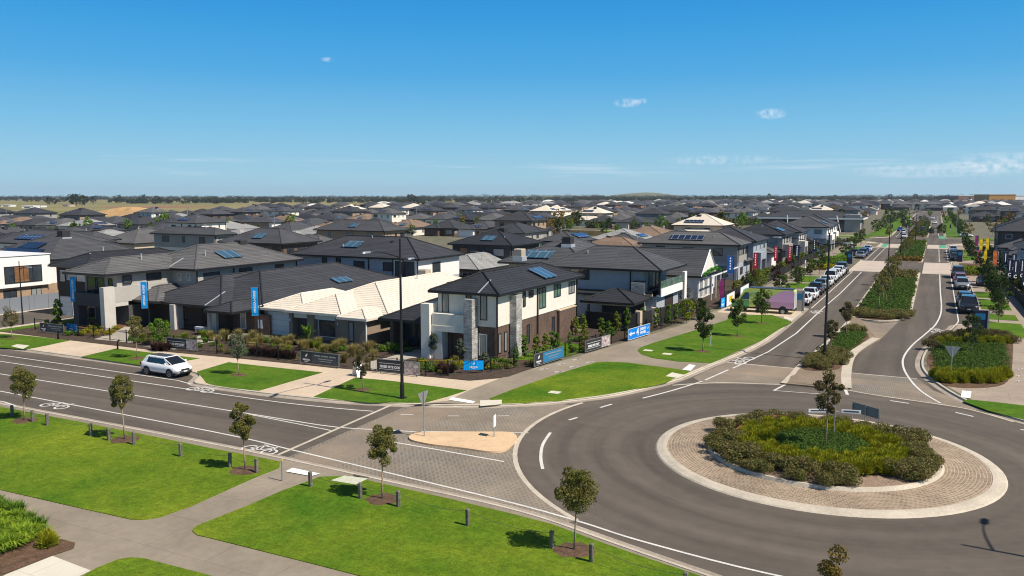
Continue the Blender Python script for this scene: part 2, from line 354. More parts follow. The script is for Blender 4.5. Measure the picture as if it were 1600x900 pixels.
SK = [(-700, 30.4), (-300, 30.4), (-60, 30.4), (-40, 30.4), (-33, 30.35)] + curve([(-33, 30.35), (-28.3, 30.2), (-20.4, 29.8), (-16, 29.55), (-13.2, 29.1), (-10.1, 28.2), (-6.5, 27.2), (-2.5, 26.3), (3, 27.5), (8, 30.3), (14, 32.6), (22, 33.5)], 5)[1:] + [(400, 33.5)]
RK = [(400, 50), (60, 50), (24, 50)] + curve([(24, 50), (14, 50.8), (8.6, 52.6), (5.1, 54.9), (3.3, 57.1), (2.0, 59.4), (.6, 63.5), (-.3, 68), (-.45, 72.5), (-.1, 78), (.8, 84.5), (1.9, 91), (2.2, 93.2), (3.2, 94.6), (4.6, 95.6), (4.9, 97.5)], 4)[1:] + [(4.9, 148)] + curve([(4.9, 148), (4.6, 150.5), (3.2, 152.5), (3.0, 154)], 3)[1:] + [(3.0, 182), (3.3, 184), (4.9, 186), (4.9, 228), (3.2, 231), (3.0, 246)] + curve([(3.0, 246), (3.6, 251), (7, 256), (12, 258)], 4)[1:] + [(80, 258.5), (400, 258.5)]
BL1 = MB().poly(NK + [(-700, 259)], .10, 'suburb_soil', -.05); S('block', BL1)
BL2 = MB().poly(SK + [(400, -60), (-700, -60)], .10, 'grey_path', -.05); S('park_ground', BL2)
BL3 = MB().poly(RK, .10, 'suburb_soil', -.05); S('block', BL3)
NK2 = [(-400, 277), (-60, 277), (-22, 277.5), (-16.5, 280), (-13.6, 285), (-12.9, 290), (-12.9, 700), (-500, 700)]
RK2 = [(400, 277), (12, 277), (7, 279), (3.6, 284), (3, 290), (3, 700), (400, 700)]
S('block', MB().poly(NK2, .10, 'suburb_soil', -.05)); S('block', MB().poly(RK2, .10, 'suburb_soil', -.05))
def kerb(pts, closed=False, side=1, gut=.42, top=.125, w=.17, name='kerb', mt='kerb_concrete'):
    m = MB(); a = side
    def st(o1, o2, z1, z2, mm):
        if o1 < o2: m.strip(pts, o1, o2, z1, z2, mm, closed)
        else: m.strip(pts, o2, o1, z2, z1, mm, closed)
    if gut: st(-a * gut, -a * .03, .006, .012, 'gutter_concrete')
    st(-a * .03, a * .02, .012, top - .01, mt); st(a * .02, a * .05, top - .01, top, mt); st(a * .05, a * w, top, top, mt); st(a * w, a * (w + .01), top, .05, mt)
    return m.build(name, kind='structure')
kerb(NK[2:-1], side=1); kerb(SK[2:-1], side=-1); kerb(RK[1:-1], side=-1)
kerb(NK2[1:-1], side=1 if False else 1); kerb(RK2[1:-1], side=-1)

# ---------------------------------------------------------------- roundabout
RX, RY = -4.6, 43.0
kerbm = MB(); full = arc(RX, RY, 8.15, 0, 360, 72)[:-1]
def ringstrip(m, r0, r1, z0, z1, mt, n=72):
    vs = [(RX + r * cos(2 * pi * i / n), RY + r * sin(2 * pi * i / n), z) for r, z in ((r0, z0), (r1, z1)) for i in range(n)]
    m.add(vs, [(i, n + i, n + (i + 1) % n, (i + 1) % n) for i in range(n)], mt)
ringstrip(kerbm, 7.55, 7.75, .125, .115, 'kerb_concrete'); ringstrip(kerbm, 7.75, 8.08, .115, .05, 'kerb_concrete'); ringstrip(kerbm, 8.08, 8.15, .05, .0, 'kerb_concrete')
kerbm.build('roundabout_kerb', kind='structure')
apr = MB(); ringstrip(apr, 5.55, 7.6, .16, .118, 'paver_tan')
ap = apr.build('roundabout_apron', kind='structure')
# the pavers run in rings: metric UV round the circle
uvd = ap.data.uv_layers[0].data
for p in ap.data.polygons:
    a0 = None
    for li in p.loop_indices:
        co = ap.data.vertices[ap.data.loops[li].vertex_index].co; dx, dy = co.x - RX, co.y - RY; a = math.atan2(dy, dx)
        if a0 is None: a0 = a
        while a - a0 > pi: a -= 2 * pi
        while a - a0 < -pi: a += 2 * pi
        uvd[li].uv = (a * 6.5, math.hypot(dx, dy))
ik = MB(); ringstrip(ik, 5.34, 5.36, .10, .31, 'kerb_concrete'); ringstrip(ik, 5.36, 5.50, .31, .31, 'kerb_concrete'); ringstrip(ik, 5.50, 5.58, .31, .15, 'kerb_concrete')
ik.build('roundabout_inner_kerb', kind='structure')
bd = MB(); ringstrip(bd, .01, 2.5, .62, .50, 'mulch'); ringstrip(bd, 2.5, 5.36, .50, .24, 'pebbles'); bd.build('garden_bed', kind='structure')

# ---------------------------------------------------------------- pavers on the approaches
def clip_out(poly, cx, cy, r):  # keep outline points outside the circle
    return [p for p in poly if math.hypot(p[0] - cx, p[1] - cy) > r]
ARC_L = arc(RX, RY, 15.35, 152, 240, 24)
wpav = MB()
def nk_between(x0, x1): return [p for p in NK if x0 <= p[0] <= x1 and p[1] < 47.5]
def sk_between(x0, x1): return [p for p in SK if x0 <= p[0] <= x1]
def off(pts, d):
    o = []
    for i, p in enumerate(pts):
        a = Vector(pts[max(i - 1, 0)]); b = Vector(pts[min(i + 1, len(pts) - 1)]); t = (b - a).normalized(); o.append((p[0] - t.y * d, p[1] + t.x * d))
    return o
nedge = off(nk_between(-29.2, -18.9), -.42); sedge = off(sk_between(-29.2, -12.2), .42)
wpav.poly(nedge + [p for p in ARC_L if p[1] < 47.2 and p[1] > 29.6] + list(reversed(sedge)), .004, 'paver_grey'); S('pavers', wpav)
band = MB().poly([(-28.0, 30.65), (-25.1, 30.5), (-25.35, 42.9), (-28.3, 41.9)], .008, 'paver_band'); S('crossing', band)
em = MB().strip([p for p in ARC_L if p[1] < 47.6 and p[1] > 29.0], -.12, .12, .012, .012, 'kerb_concrete'); S('paver_edge', em)
em = MB().strip([(-28.95, 30.65), (-29.7, 41.4)], -.1, .1, .012, .012, 'kerb_concrete'); S('paver_edge', em)
# splitter island
spl = curve([at(640, 688), at(650, 679), at(700, 677), at(760, 677), at(798, 678), at(808, 687), at(800, 697), at(788, 706), at(765, 708), at(720, 702), at(670, 696)], 5, True)
m = MB(); m.poly(spl, .10, 'sand_concrete', 0); S('splitter_island', m)
# boulevard approach, left and right carriageways, raised tables further up
for x0, x1, y0, y1, nm in ((-13.6, -8.75, 55.5, 59.4, 'a'),):
    m = MB().poly([(-15.0, 57.9), (-13.9, 56.4), (-9.1, 58.3), (-8.8, 60.9), (-14.7, 60.2)], .004, 'paver_grey'); S('pavers', m)
m = MB().poly([(-14.7, 60.2), (-8.8, 60.9), (-8.75, 64.5), (-14.0, 64.4)], .004, 'paver_band'); S('crossing', m)
m = MB().strip([(-14.0, 64.5), (-8.8, 64.5)], -.1, .1, .008, .008, 'kerb_concrete'); S('paver_edge', m)
m = MB().strip(curve([(-15.6, 54.8), (-14.2, 56.1), (-12.3, 57.4), (-10.3, 58.0), (-8.9, 58.5)], 4), -.1, .1, .010, .010, 'kerb_concrete'); S('paver_edge', m)
m = MB().poly([(-4.75, 58.9), (-2.9, 58.1), (1.9, 57.2), (3.0, 56.6), (1.6, 59.6), (.4, 61.4), (-4.72, 60.9)], .004, 'paver_grey'); S('pavers', m)
m = MB().poly([(-4.72, 60.9), (.4, 61.4), (-.1, 63.2), (-4.8, 62.9)], .004, 'paver_band'); S('crossing', m)
m = MB().poly([(-4.8, 62.9), (-.1, 63.2), (-.6, 64.7), (-4.95, 64.7)], .004, 'paver_grey'); S('pavers', m)
m = MB().strip([(-4.95, 64.75), (-.6, 64.75)], -.08, .08, .008, .008, 'kerb_concrete'); S('paver_edge', m)
m = MB().strip(curve([(-4.8, 58.85), (-2.9, 58.1), (1.6, 57.1), (3.1, 56.2), (4.6, 54.7)], 4), -.09, .09, .010, .010, 'kerb_concrete'); S('paver_edge', m)
for x0, x1 in ((-12.9, -8.0), (-1.6, 3.0)):
    for y0, y1 in ((155, 180), (229, 246)):
        m = MB(); m.poly([(x0, y0), (x1, y0), (x1, y1), (x0, y1)], .05, 'pink_concrete', 0); m.box(x0, x1, y0 - 1.0, y0 - .1, 0, .045, 'kerb_concrete'); S('raised_crossing', m)
for x0, x1, y0, y1 in ((-12.3, -10.9, 231, 246), (1.1, 2.8, 232, 246), (1.1, 2.8, 282, 300)):
    m = MB(); m.poly([(x0, y0), (x1, y0), (x1, y1), (x0, y1)], .056, 'paint_green'); S('green_bike_lane_paint', m)

# ---------------------------------------------------------------- painted lines
ln = MB()
def line(pts, w=.12, z=.010, m='paint_white'): ln.strip(pts, -w / 2, w / 2, z, z, m)
line([(-400, 40.35), (-100, 40.35), (-47.2, 40.3), (-45.4, 39.9)]); line([(-400, 38.75), (-51, 38.72)] + curve([(-51, 38.72), (-38.3, 38.78), (-33, 39.2), (-29.8, 39.75)], 4)[1:])
line([(-400, 35.9), (-33, 35.9)] + curve([(-33, 35.9), (-29.5, 36.0), (-26.2, 36.95), (-25, 37.25)], 4)[1:]); line([(-36, 35.8), (-29.8, 35.35), (-29.4, 35.3)], .1)
line([(-25.3, 35.1), (-22, 35.05), (-18.3, 34.9)]); line([(-24.8, 37.45), (-21, 39.3), (-19.4, 39.9)], .1)
line([(-400, 32.7), (-55, 32.6)] + curve([(-55, 32.6), (-35.1, 32.15), (-28.8, 31.6), (-21.8, 30.9), (-15.4, 30.2), (-12, 29.6), (-9.3, 28.95), (-4.6, 28.35), (0, 28.6), (6, 30.7)], 5)[1:]); line([(-400, 30.95), (-52, 30.95), (-50.5, 30.7)])
for a, b in (((-27.9, 39.9), (-27.2, 40.2)), ((-25.2, 40.9), (-24.6, 41.2)), ((-22.6, 42.2), (-22.0, 42.6))): line([a, b], .1, .012)
for a0, a1, r in ((160.5, 152.5, 13.6), (178, 176, 13.85), (204, 178.5 + 12, 14.2), (150, 146, 13.9)): pass
line(curve([at(848, 733), at(845, 715), at(848, 695), at(860, 676)], 4), .16, .008)
line([at(889, 656.5), at(902, 652.5)], .16); line([at(938, 637), at(956, 631.5)], .16)
line(curve([at(1004, 622.5), at(1050, 610.5), at(1097, 596)], 3), .16, .014); line([at(1102, 594), at(1138, 578)], .16, .014)
line([at(1145, 575.5), at(1200, 550), at(1244, 521), at(1290, 478)] + [(-10.9, 118), (-10.9, 153)], .14)
line([(-12.35, 100.5), (-12.35, 153.5)], .12); line([(-10.9, 181), (-10.9, 228)], .12); line([(-12.35, 183), (-12.35, 227)], .12); line([(-10.9, 290), (-10.9, 600)], .12)
line([at(1209, 610.5), at(1227, 601)], .16); line([at(1210, 610.5), at(1284, 616)], .10, .014); line([at(1321, 609), at(1324, 617)], .2)
line([at(1391, 626), at(1420, 630.5)], .16); line([at(1493, 644.5), at(1521, 651)], .16); line([at(1595, 671), at(1612, 675)], .16)
line(curve([at(1469, 630), at(1440, 612), at(1421, 592), at(1411, 572), at(1413, 556), at(1427, 538), at(1446, 522), at(1462, 507), at(1470, 490), at(1471, 475)], 4) + [(1.05, 125), (1.05, 154)], .15, .016)
line(curve([(2.0, 92.6), (2.35, 94.2), (2.62, 97), (2.65, 100), (2.65, 110)], 4) + [(2.62, 153)], .12); line([(1.05, 183), (1.05, 228)], .12); line([(2.6, 185), (2.6, 227)], .12); line([(1.05, 300), (1.05, 600)], .12)
S('lane_lines', ln)
# bicycle symbols painted on the lanes
def bike(x, y, rz, L=2.0):
    m = MB(); w = .08
    def seg(a, b): m.strip([a, b], -w / 2, w / 2, 0, 0, 'paint_white')
    for cx in (-.62, .62): m.disc((cx, -.25, 0), .40, (0, 0, 1), 'paint_white', 18, .29)
    for a, b in (((-.62, -.25), (-.28, .32)), ((-.28, .32), (.42, .32)), ((.42, .32), (.0, -.25)), ((0, -.25), (-.28, .32)), ((-.62, -.25), (0, -.25)), ((.62, -.25), (.40, .48)), ((.40, .48), (.62, .52)), ((-.42, .42), (-.14, .42)), ((-.28, .32), (-.32, .42))): seg(a, b)
    for i, v in enumerate(m.v): m.v[i] = (v[0] * L / 2, v[1] * 1.15, .014)
    for f in range(len(m.f)):
        a, b, c = (Vector(m.v[k]) for k in m.f[f][:3])
        if (b - a).cross(c - a).z < 0: m.f[f] = tuple(reversed(m.f[f]))
    return m.build('bicycle_lane_marking', loc=(x, y, 0), rz=rz, kind='structure')
for px, py, rz, L in ((92, 633, 0, 2.2), (318, 608, 0, 2.2), (412, 701, -.05, 2.2), (1158, 563, 1.45, 3.4), (1273, 487.5, 1.55, 2.8), (1467, 517, -1.5, 3)):
    x, y = at(px, py); bike(x, y, rz, L)
# pedestrian and bicycle symbols on the side path
m = MB()
for px, py, a in ((848, 577, 0), (875, 569, 1), (895, 573, 1), (872, 581, 2), (900, 562, 2), (920, 566, 0)):
    x, y = at(px, py, .12)
    for dx, dy, l, ang in ((0, 0, .75, .1), (-.1, -.22, .5, .9), (.12, .22, .5, -.6)):
        m.strip([(x + dx - cos(ang + 1.1) * l / 2, y + dy - sin(ang + 1.1) * l / 2), (x + dx + cos(ang + 1.1) * l / 2, y + dy + sin(ang + 1.1) * l / 2)], -.06, .06, .130, .130, 'paint_white')
for py in (577, 587, 595):
    x, y = at(1592, py, .12)
    for dx, dy, l, ang in ((0, 0, .6, .1), (-.1, -.2, .45, .9), (.12, .22, .45, -.6)):
        m.strip([(x + dx - cos(ang + 1.1) * l / 2, y + dy - sin(ang + 1.1) * l / 2), (x + dx + cos(ang + 1.1) * l / 2, y + dy + sin(ang + 1.1) * l / 2)], -.06, .06, .130, .130, 'paint_white')
S('path_markings', m)

# ---------------------------------------------------------------- footpaths, lawns, verges
def A(*pts, z=.12): return [at(a, b, z) for a, b in pts]
m = MB().poly([(-130, 42.62), (-100, 42.62)] + off([p for p in NK if -75 < p[0] and p[1] < 49], .12) + [(-19.2, 52), (-26.3, 55.6), (-26.5, 51.4), (-28.5, 49.2), (-33, 48.9), (-39, 48.4), (-49, 47.7), (-56, 47.1), (-66, 47.0), (-74, 47.0), (-80, 47), (-130, 47)], .112, 'cream_concrete'); S('footpath', m)
m = MB().poly(A((640, 633), (700, 626), (732, 610), (800, 584), (830, 577), (905, 556), (955, 541), (1015, 523), (1070, 506), (1132, 479)) + [(-21.3, 130), (-21.3, 256), (-16.6, 256), (-15, 200), (-15, 152), (-15.2, 100), (-13.1, 95), (-13.05, 78), (-13.8, 70), (-14.6, 65), (-15.2, 60.5), (-15.9, 57), (-16.8, 53.8), (-18.6, 50), (-20.8, 47.2), (-23.1, 45.1), (-25.5, 43.5), (-28, 42.5)], .116, 'grey_path'); S('footpath', m)
m = MB().poly([(5.0, 58.3), (3.6, 57.4), (2.3, 59.7), (.9, 63.7), (.1, 68), (-.1, 72.5), (.3, 78), (1.2, 84.5), (2.2, 91), (2.6, 93.6), (4.8, 95), (5.1, 97.5), (5.1, 148), (3.3, 153), (3.3, 184), (5.1, 186), (5.1, 228), (3.3, 232), (3.3, 250), (8, 257.5), (9.5, 257), (9.5, 60), (30, 53.2), (30, 50.4), (14, 51.2), (8.7, 53)], .112, 'east_path'); S('footpath', m)
lawns = [
 (((0, 521.5), (35, 524), (75, 528), (109, 532), (72, 540), (41, 546), (20, 544.5), (0, 543)), 'verge_grass'),
 (((127, 557.5), (182, 544.5), (235, 551), (312, 560), (290, 564), (262, 572.5), (222, 571)), 'verge_grass'),
 (((307, 581), (357, 566), (400, 571), (504, 582), (455, 596), (405, 610.5), (370, 607.5), (333, 602), (322, 598), (317, 591)), 'verge_grass'),
 (((489, 620.5), (555, 590), (610, 595), (729, 610), (700, 619.5), (665, 629), (620, 629.5), (575, 629), (530, 625)), 'verge_grass'),
 (((764, 623), (800, 609), (860, 588), (932, 566), (950, 565.2), (980, 566.5), (1030, 573), (1060, 577), (1079, 580.5), (1072, 584), (1057, 590), (1040, 598), (1010, 605), (950, 616), (875, 626), (820, 630), (785, 631), (775, 627)), 'lawn'),
 (((996, 548), (1000, 543.5), (1020, 536), (1080, 518), (1136, 500), (1140, 493), (1206, 492), (1238, 503), (1222, 512), (1190, 532), (1130, 559), (1112, 567.5), (1060, 565), (1020, 559.5), (1003, 554)), 'verge_grass'),
]
for pts, mt in lawns: S('lawn', MB().poly(A(*pts), .132, mt, .1))
near = [
 (((-200, 600), (0, 635.5), (110, 656.5), (220, 678), (330, 700.5), (400, 713.5), (438, 721.5), (436, 731), (400, 745), (300, 790), (250, 808), (225, 812), (205, 811.5), (100, 788), (0, 765), (-200, 718)), 'lawn'),
 (((545, 743.5), (620, 761), (700, 779), (800, 803), (862, 819), (935, 846), (1010, 872), (1110, 905), (1110, 990), (900, 1010), (800, 960), (560, 899), (470, 876), (330, 841), (308, 836), (300, 829), (306, 822), (380, 793), (440, 767), (500, 745)), 'lawn'),
 (((120, 905), (150, 888), (185, 874), (205, 871), (225, 872.5), (320, 897), (420, 925), (420, 1050), (0, 1050)), 'lawn')]
for pts, mt in near: S('lawn', MB().poly(A(*pts), .132, mt, .1))
S('lawn', MB().poly([(-400, 29.9), (-55, 29.9), (-55, 20), (-400, 20)], .128, 'lawn'))
S('lawn', MB().poly([(-10, 18), (10, 25), (10, 0), (-30, 0), (-24, 14)], .128, 'lawn'))
S('lawn', MB().poly(A((1505, 627), (1512, 624), (1560, 629), (1612, 635), (1660, 650), (1660, 668), (1600, 656), (1545, 642)), .132, 'verge_grass', .1))
S('slab', MB().poly(A((8, 898), (82, 868.5), (141, 891), (110, 905), (60, 935), (-30, 925)), .122, 'pale_slab', .1))
S('garden_bed', MB().poly(A((-60, 790), (0, 806), (56, 832), (118, 848), (115, 857), (82, 868), (8, 897), (-40, 915)), .125, 'mulch'))
# driveways / verge strips up the boulevard, west side
y = 96.6
S('driveway', MB().poly([(-21.2, 91.4), (-13.0, 91.4), (-13.0, 96.6), (-21.2, 96.6)], .124, 'cream_concrete'))
S('lawn', MB().poly([(-17.9, 97.2), (-13.4, 97.2), (-13.4, 99), (-15.2, 101), (-17.9, 101)], .130, 'verge_grass'))
for y0, y1 in ((102, 109), (111.5, 118), (120.5, 128), (130, 140)): S('lawn', MB().poly([(-18.9, y0), (-15.3, y0), (-15.3, y1), (-18.9, y1)], .130, 'verge_grass'))
for y0, y1 in ((184, 196), (198, 226)): S('lawn', MB().poly([(-19.0, y0), (-15.3, y0), (-15.3, y1), (-19.0, y1)], .130, 'verge_grass'))
for y0, y1 in ((87.2, 97), (99.2, 103.8), (108, 118), (120, 127), (189, 206), (208, 226)): S('lawn', MB().poly([(4.2 if y0 < 88 else 5.2, y0), (8.2, y0), (8.2, y1), (5.2, y1)], .130, 'verge_grass'))
for px, py, w, d in ((1455 + 60, 505, .7, .3), (1517, 516, .7, .3), (1548, 457, 1, .3), (842, 547, .55, .45), (1041, 553, .7, .4), (866, 612, .9, .9), (1028, 582, 1.6, 1.0)):
    pass
S('pit_cover', MB().poly(A((1040, 588), (1050, 582), (1072, 586.5), (1060, 591)), .136, 'pale_slab')); S('pit_cover', MB().poly(A((750, 626), (784, 625), (784, 632), (750, 635)), .140, 'pale_slab'))
for px, py in ((1012, 547.5), (1042, 553), (866, 613)):
    x, y = at(px, py, .13); S('pit_cover', MB().poly([(x - .35, y - .3), (x + .4, y - .3), (x + .4, y + .35), (x - .35, y + .35)], .137, 'pale_slab'))
S('pit_cover', MB().poly(A((517, 751), (538, 743.5), (576, 748), (556, 757.5)), .138, 'iron_cover'))
m = MB().poly(A((553, 743.5), (576, 748.5), (576, 746), (553, 741.2)), .142, 'asphalt_far'); S('drain_slot', m)
for q in (((446, 737), (457, 731.5), (500, 740.5), (487, 744.5)), ((701, 625), (706, 620.8), (743, 627.5), (738, 630.8)), ((1066, 578), (1077, 569.5), (1087, 571), (1079, 579.5)), ((1501, 621), (1503, 610.5), (1518, 612), (1516, 622.5))):
    S('tactile_paving', MB().poly(A(*q), .140, 'white_tactile'))
S('verge_slab', MB().poly(A((17, 541), (27, 538), (46, 540), (36, 545.5)), .137, 'pale_slab'))
for q in (((1224, 497.5), (1226, 494.5), (1240, 497), (1236, 501)), ((1519, 505), (1519, 501), (1530, 501.5), (1531, 504.5)), ((1519, 518), (1519, 514.5), (1530, 515), (1531, 517.5))): S('verge_slab', MB().poly(A(*q), .137, 'pale_slab'))
# front gardens, mulch and drives behind the fences
S('garden_bed', MB().poly([(-120, 47.1), (-66, 47.1), (-56, 47.2), (-49, 47.8), (-39, 48.5), (-33, 49.0), (-28.6, 49.3), (-26.7, 51.6), (-26.4, 56), (-25.9, 60), (-24.8, 67), (-23.6, 75), (-22.6, 83), (-22.2, 98), (-22.0, 250), (-29.8, 250), (-29.8, 56.2), (-120, 57)], .122, 'dark_mulch'))
S('driveway', MB().poly(A((147, 530), (178, 519), (200, 508), (226, 506), (205, 520), (208, 536)), .128, 'concrete'))
S('driveway', MB().poly([(-60.2, 47.9), (-56.6, 47.9), (-56.6, 56.5), (-60.2, 56.5)], .128, 'concrete'))
S('garden_path', MB().poly(A((557, 570), (600, 560), (655, 545), (690, 548), (680, 556), (640, 560), (615, 568), (583, 578)), .128, 'concrete'))
S('side_lawn', MB().poly([(-29.5, 57.2), (-26.4, 58), (-25.2, 66), (-29.5, 66)], .13, 'verge_grass'))
# side street on the left, behind the corner lot
S('side_street', MB().poly([(-90, 42.6), (-80.5, 42.6), (-80.5, 57), (-81, 250), (-90, 250)], .128, 'asphalt_far')); 
for x0, x1 in ((-81.0, -80.2), (-90.6, -89.8)): S('kerb', MB().box(x0, x1, 44, 250, .09, .16, 'kerb_concrete'))
S('verge', MB().poly([(-95.5, 62), (-90.6, 62), (-90.6, 250), (-95.5, 250)], .135, 'verge_grass')); S('verge', MB().poly([(-80.2, 46), (-78.6, 47.4), (-78.6, 250), (-80.2, 250)], .135, 'verge_grass'))
# ---------------------------------------------------------------- median islands of the boulevard
def island(pts, mt, top=.125, mulch=None, inset=.2, name='median_island'):
    m = MB(); m.poly(pts, .115, mt, 0); m.build(name, kind='structure'); return m
ISL1 = curve([at(1222, 601), at(1234, 589), at(1247, 574), at(1275, 550), at(1303, 526), at(1330, 497)], 4) + [at(1345, 500)] + curve([at(1372, 533), at(1352, 545), at(1337, 557), at(1331, 570), at(1329, 588), at(1330, 608)], 4) + [at(1315, 610)]
island(ISL1, 'paver_brown')
for pts in ([at(1222, 601), at(1234, 589), at(1247, 574), at(1275, 550), at(1303, 526), at(1325, 503)],): 
    m = MB().strip(curve(pts, 4), -.28, .10, .124, .12, 'kerb_concrete'); S('kerb', m)
S('kerb', MB().strip(curve([at(1322, 608.5), at(1322, 588), at(1326, 566), at(1335, 552), at(1352, 540), at(1369, 530)], 4), -.35, .35, .126, .126, 'kerb_concrete'))
S('garden_bed', MB().poly(curve([at(1253, 578), at(1275, 560), at(1297, 538), at(1312, 524), at(1330, 519), at(1358, 527), at(1345, 540), at(1326, 552), at(1318, 565), at(1312, 578), at(1285, 582)], 3, True), .135, 'mulch'))
S('island_nose', MB().poly(A((1235, 588), (1249, 583), (1285, 582), (1314, 583), (1315, 604), (1270, 601), (1232, 597)), .131, 'paver_brown'))
S('median_paving', MB().poly(A((1309, 521), (1333, 496), (1345, 499), (1375, 504), (1404, 501), (1372, 532), (1350, 526)), .008, 'paver_band'))
def median(y0, y1, xl=-7.8, xr=-1.85, tip=True):
    pts = [(xl, y1), (xl, y0 + 7)] + (curve([(xl, y0 + 7), (xl + .15, y0 + 2.2), (xl + 1.3, y0 + .3), (xl + 3, y0 - .2), (xr - 1, y0 + 1.5), (xr - .2, y0 + 6), (xr, y0 + 11)], 4) if tip else [(xl, y0 + .6), (xl + .8, y0), (xr - .8, y0), (xr, y0 + .6)]) + [(xr, y1)]
    S('median_island', MB().poly(pts, .12, 'kerb_concrete', 0))
    inn = off(pts, .25); S('median_soil', MB().poly(inn[:-1] + [(xr - .45, y1 - .4), (xl + .3, y1 - .4)], .127, 'mulch')); return inn
MED1 = median(93.2, 155); MED2 = median(180, 262, tip=False); median(290, 470, tip=False); 
ISLE = curve([at(1449, 570), at(1451, 556), at(1470, 536), at(1483, 527), at(1530, 527), at(1578, 533), at(1582, 560), at(1578, 592), at(1560, 606), at(1510, 609), at(1475, 604), at(1459, 590)], 3, True)
S('garden_bed', MB().poly(ISLE, .128, 'mulch'))
for y0, y1, x0, x1 in ((152, 180, 4.4, 9), (152, 180, -20, -14.5)): S('garden_bed', MB().poly([(x0, y0), (x1, y0), (x1, y1), (x0, y1)], .132, 'mulch'))
for y0, y1 in ((60, 78), (79.5, 97), (99, 116)): S('lawn', MB().poly([(10.2, y0), (40, y0), (40, y1), (10.2, y1)], .13, 'verge_grass'))
S('driveway', MB().poly([(9.5, 117), (12, 117), (12, 131), (9.5, 131)], .13, 'concrete'))
# cross street north of the display village
S('footpath', MB().poly([(-200, 254), (-16, 254), (-14.5, 250), (-13.5, 246), (-16, 246), (-17, 251), (-200, 251)], .120, 'cream_concrete')); S('footpath', MB().poly([(200, 254), (8, 254), (5, 250), (4, 246), (6, 246), (9, 251), (200, 251)], .120, 'cream_concrete'))
S('lawn', MB().poly([(-200, 254), (-17, 254), (-17, 258.4), (-200, 258.4)], .124, 'verge_grass')); S('lawn', MB().poly([(-200, 278), (-18, 278), (-18, 290), (-200, 290)], .124, 'verge_grass')); S('lawn', MB().poly([(11, 278), (200, 278), (200, 288), (11, 288)], .124, 'verge_grass'))
for x0, x1 in ((-20, -13.3), (3.4, 10)): S('lawn', MB().poly([(x0, 292), (x1, 292), (x1, 600), (x0, 600)], .124, 'verge_grass'))
S('footpath', MB().poly([(-200, 290), (-21, 290), (-21, 292), (-200, 292)], .126, 'cream_concrete'))
# ---------------------------------------------------------------- house materials
def roofmat(n, c, v=.8, mort=None): mat(n, c, .75, .3, tile=(60, .34, .034, mort or tuple(x * .30 for x in c), .9, v), noise=[(.35, .12), (4, .10)])
roofmat('roof_charcoal', (.052, .054, .062)); roofmat('roof_black', (.032, .034, .042)); roofmat('roof_grey', (.125, .122, .122)); roofmat('roof_midgrey', (.080, .082, .090))
mat('roof_cream', (.71, .63, .51), .75, .3, tile=(60, .34, .030, (.45, .40, .33), .9, .98), noise=[(.35, .05), (4, .05)]); roofmat('roof_brown', (.26, .18, .125)); roofmat('roof_light', (.34, .34, .33)); roofmat('roof_white', (.78, .77, .74), .98, (.6, .58, .55))
mat('roof_metal', (.075, .078, .082), .5, .4, tile=(.4, 30, .012, (.05, .05, .055), .4, .95), noise=[(.5, .1)])
for n, c in dict(charcoal=(.022, .024, .028), black=(.018, .019, .022), grey=(.09, .09, .092), midgrey=(.06, .062, .068), cream=(.70, .63, .53), brown=(.2, .14, .1), light=(.3, .3, .3), white=(.75, .74, .7), metal=(.06, .062, .066)).items():
    mat('cap_' + n, c, .7, .3, noise=[(2, .12)])
mat('brick_brown', (.125, .072, .052), .85, .2, tile=(.24, .086, .010, (.22, .17, .14), .4, .62), noise=[(.6, .12), (5, .1)])
mat('brick_dark', (.060, .045, .040), .85, .2, tile=(.24, .086, .010, (.10, .08, .07), .4, .65), noise=[(.6, .12)])
mat('brick_tan', (.40, .25, .15), .85, .2, tile=(.24, .086, .010, (.45, .38, .3), .3, .72), noise=[(.6, .1)])
mat('brick_red', (.24, .10, .06), .85, .2, tile=(.24, .086, .010, (.3, .24, .2), .3, .7), noise=[(.6, .1)])
for n, c in dict(render_white=(.80, .78, .74), render_cream=(.74, .70, .61), render_beige=(.54, .44, .32), render_grey=(.33, .315, .29), render_taupe=(.27, .205, .150), render_dark=(.075, .072, .072), render_bluegrey=(.30, .34, .38), render_stone=(.52, .49, .44), render_greige=(.40, .375, .335)).items():
    mat(n, c, .85, .2, noise=[(.25, .05), (2.5, .04), (30, .05)], bump=(40, .15))
mat('stone_clad', (.50, .49, .46), .85, .2, tile=(.45, .14, .010, (.28, .27, .25), .8, .60), noise=[(1.3, .22), (6, .18)])
mat('weatherboard', (.42, .45, .48), .8, .25, tile=(40, .20, .012, (.2, .22, .24), .6, .96), noise=[(.5, .05)])
mat('panel_white', (.74, .72, .66), .8, .25, tile=(.3, 40, .008, (.5, .48, .44), .3, .97), noise=[(.5, .05)])
mat('timber_clad', (.25, .125, .055), .7, .3, tile=(6, .12, .008, (.08, .04, .02), .5, .7), noise=[(.8, .2)])
mat('frame_black', (.012, .013, .015), .5, .4); mat('frame_white', (.75, .74, .72), .5, .4); mat('frame_grey', (.12, .12, .125), .5, .4)
mat('glass', (.035, .045, .055), .06, .9, noise=[(.7, .35)]); mat('glass_curtain', (.34, .35, .34), .12, .8, tile=(.14, 9, .03, (.22, .23, .23), .0, .85)); mat('glass_green', (.10, .17, .14), .08, .9, noise=[(.9, .35)])
mat('door_white', (.72, .70, .66), .5, .35, tile=(9, .52, .02, (.5, .48, .45), .4, .98)); mat('door_dark', (.05, .035, .03), .5, .35, tile=(9, .52, .02, (.02, .015, .015), .4, .95)); mat('door_grey', (.23, .22, .21), .5, .35, tile=(9, .52, .02, (.14, .13, .13), .4, .98)); mat('door_red', (.10, .035, .028), .45, .4)
mat('gutter_black', (.014, .015, .017), .4, .4); mat('soffit', (.36, .34, .31), .8, .2)
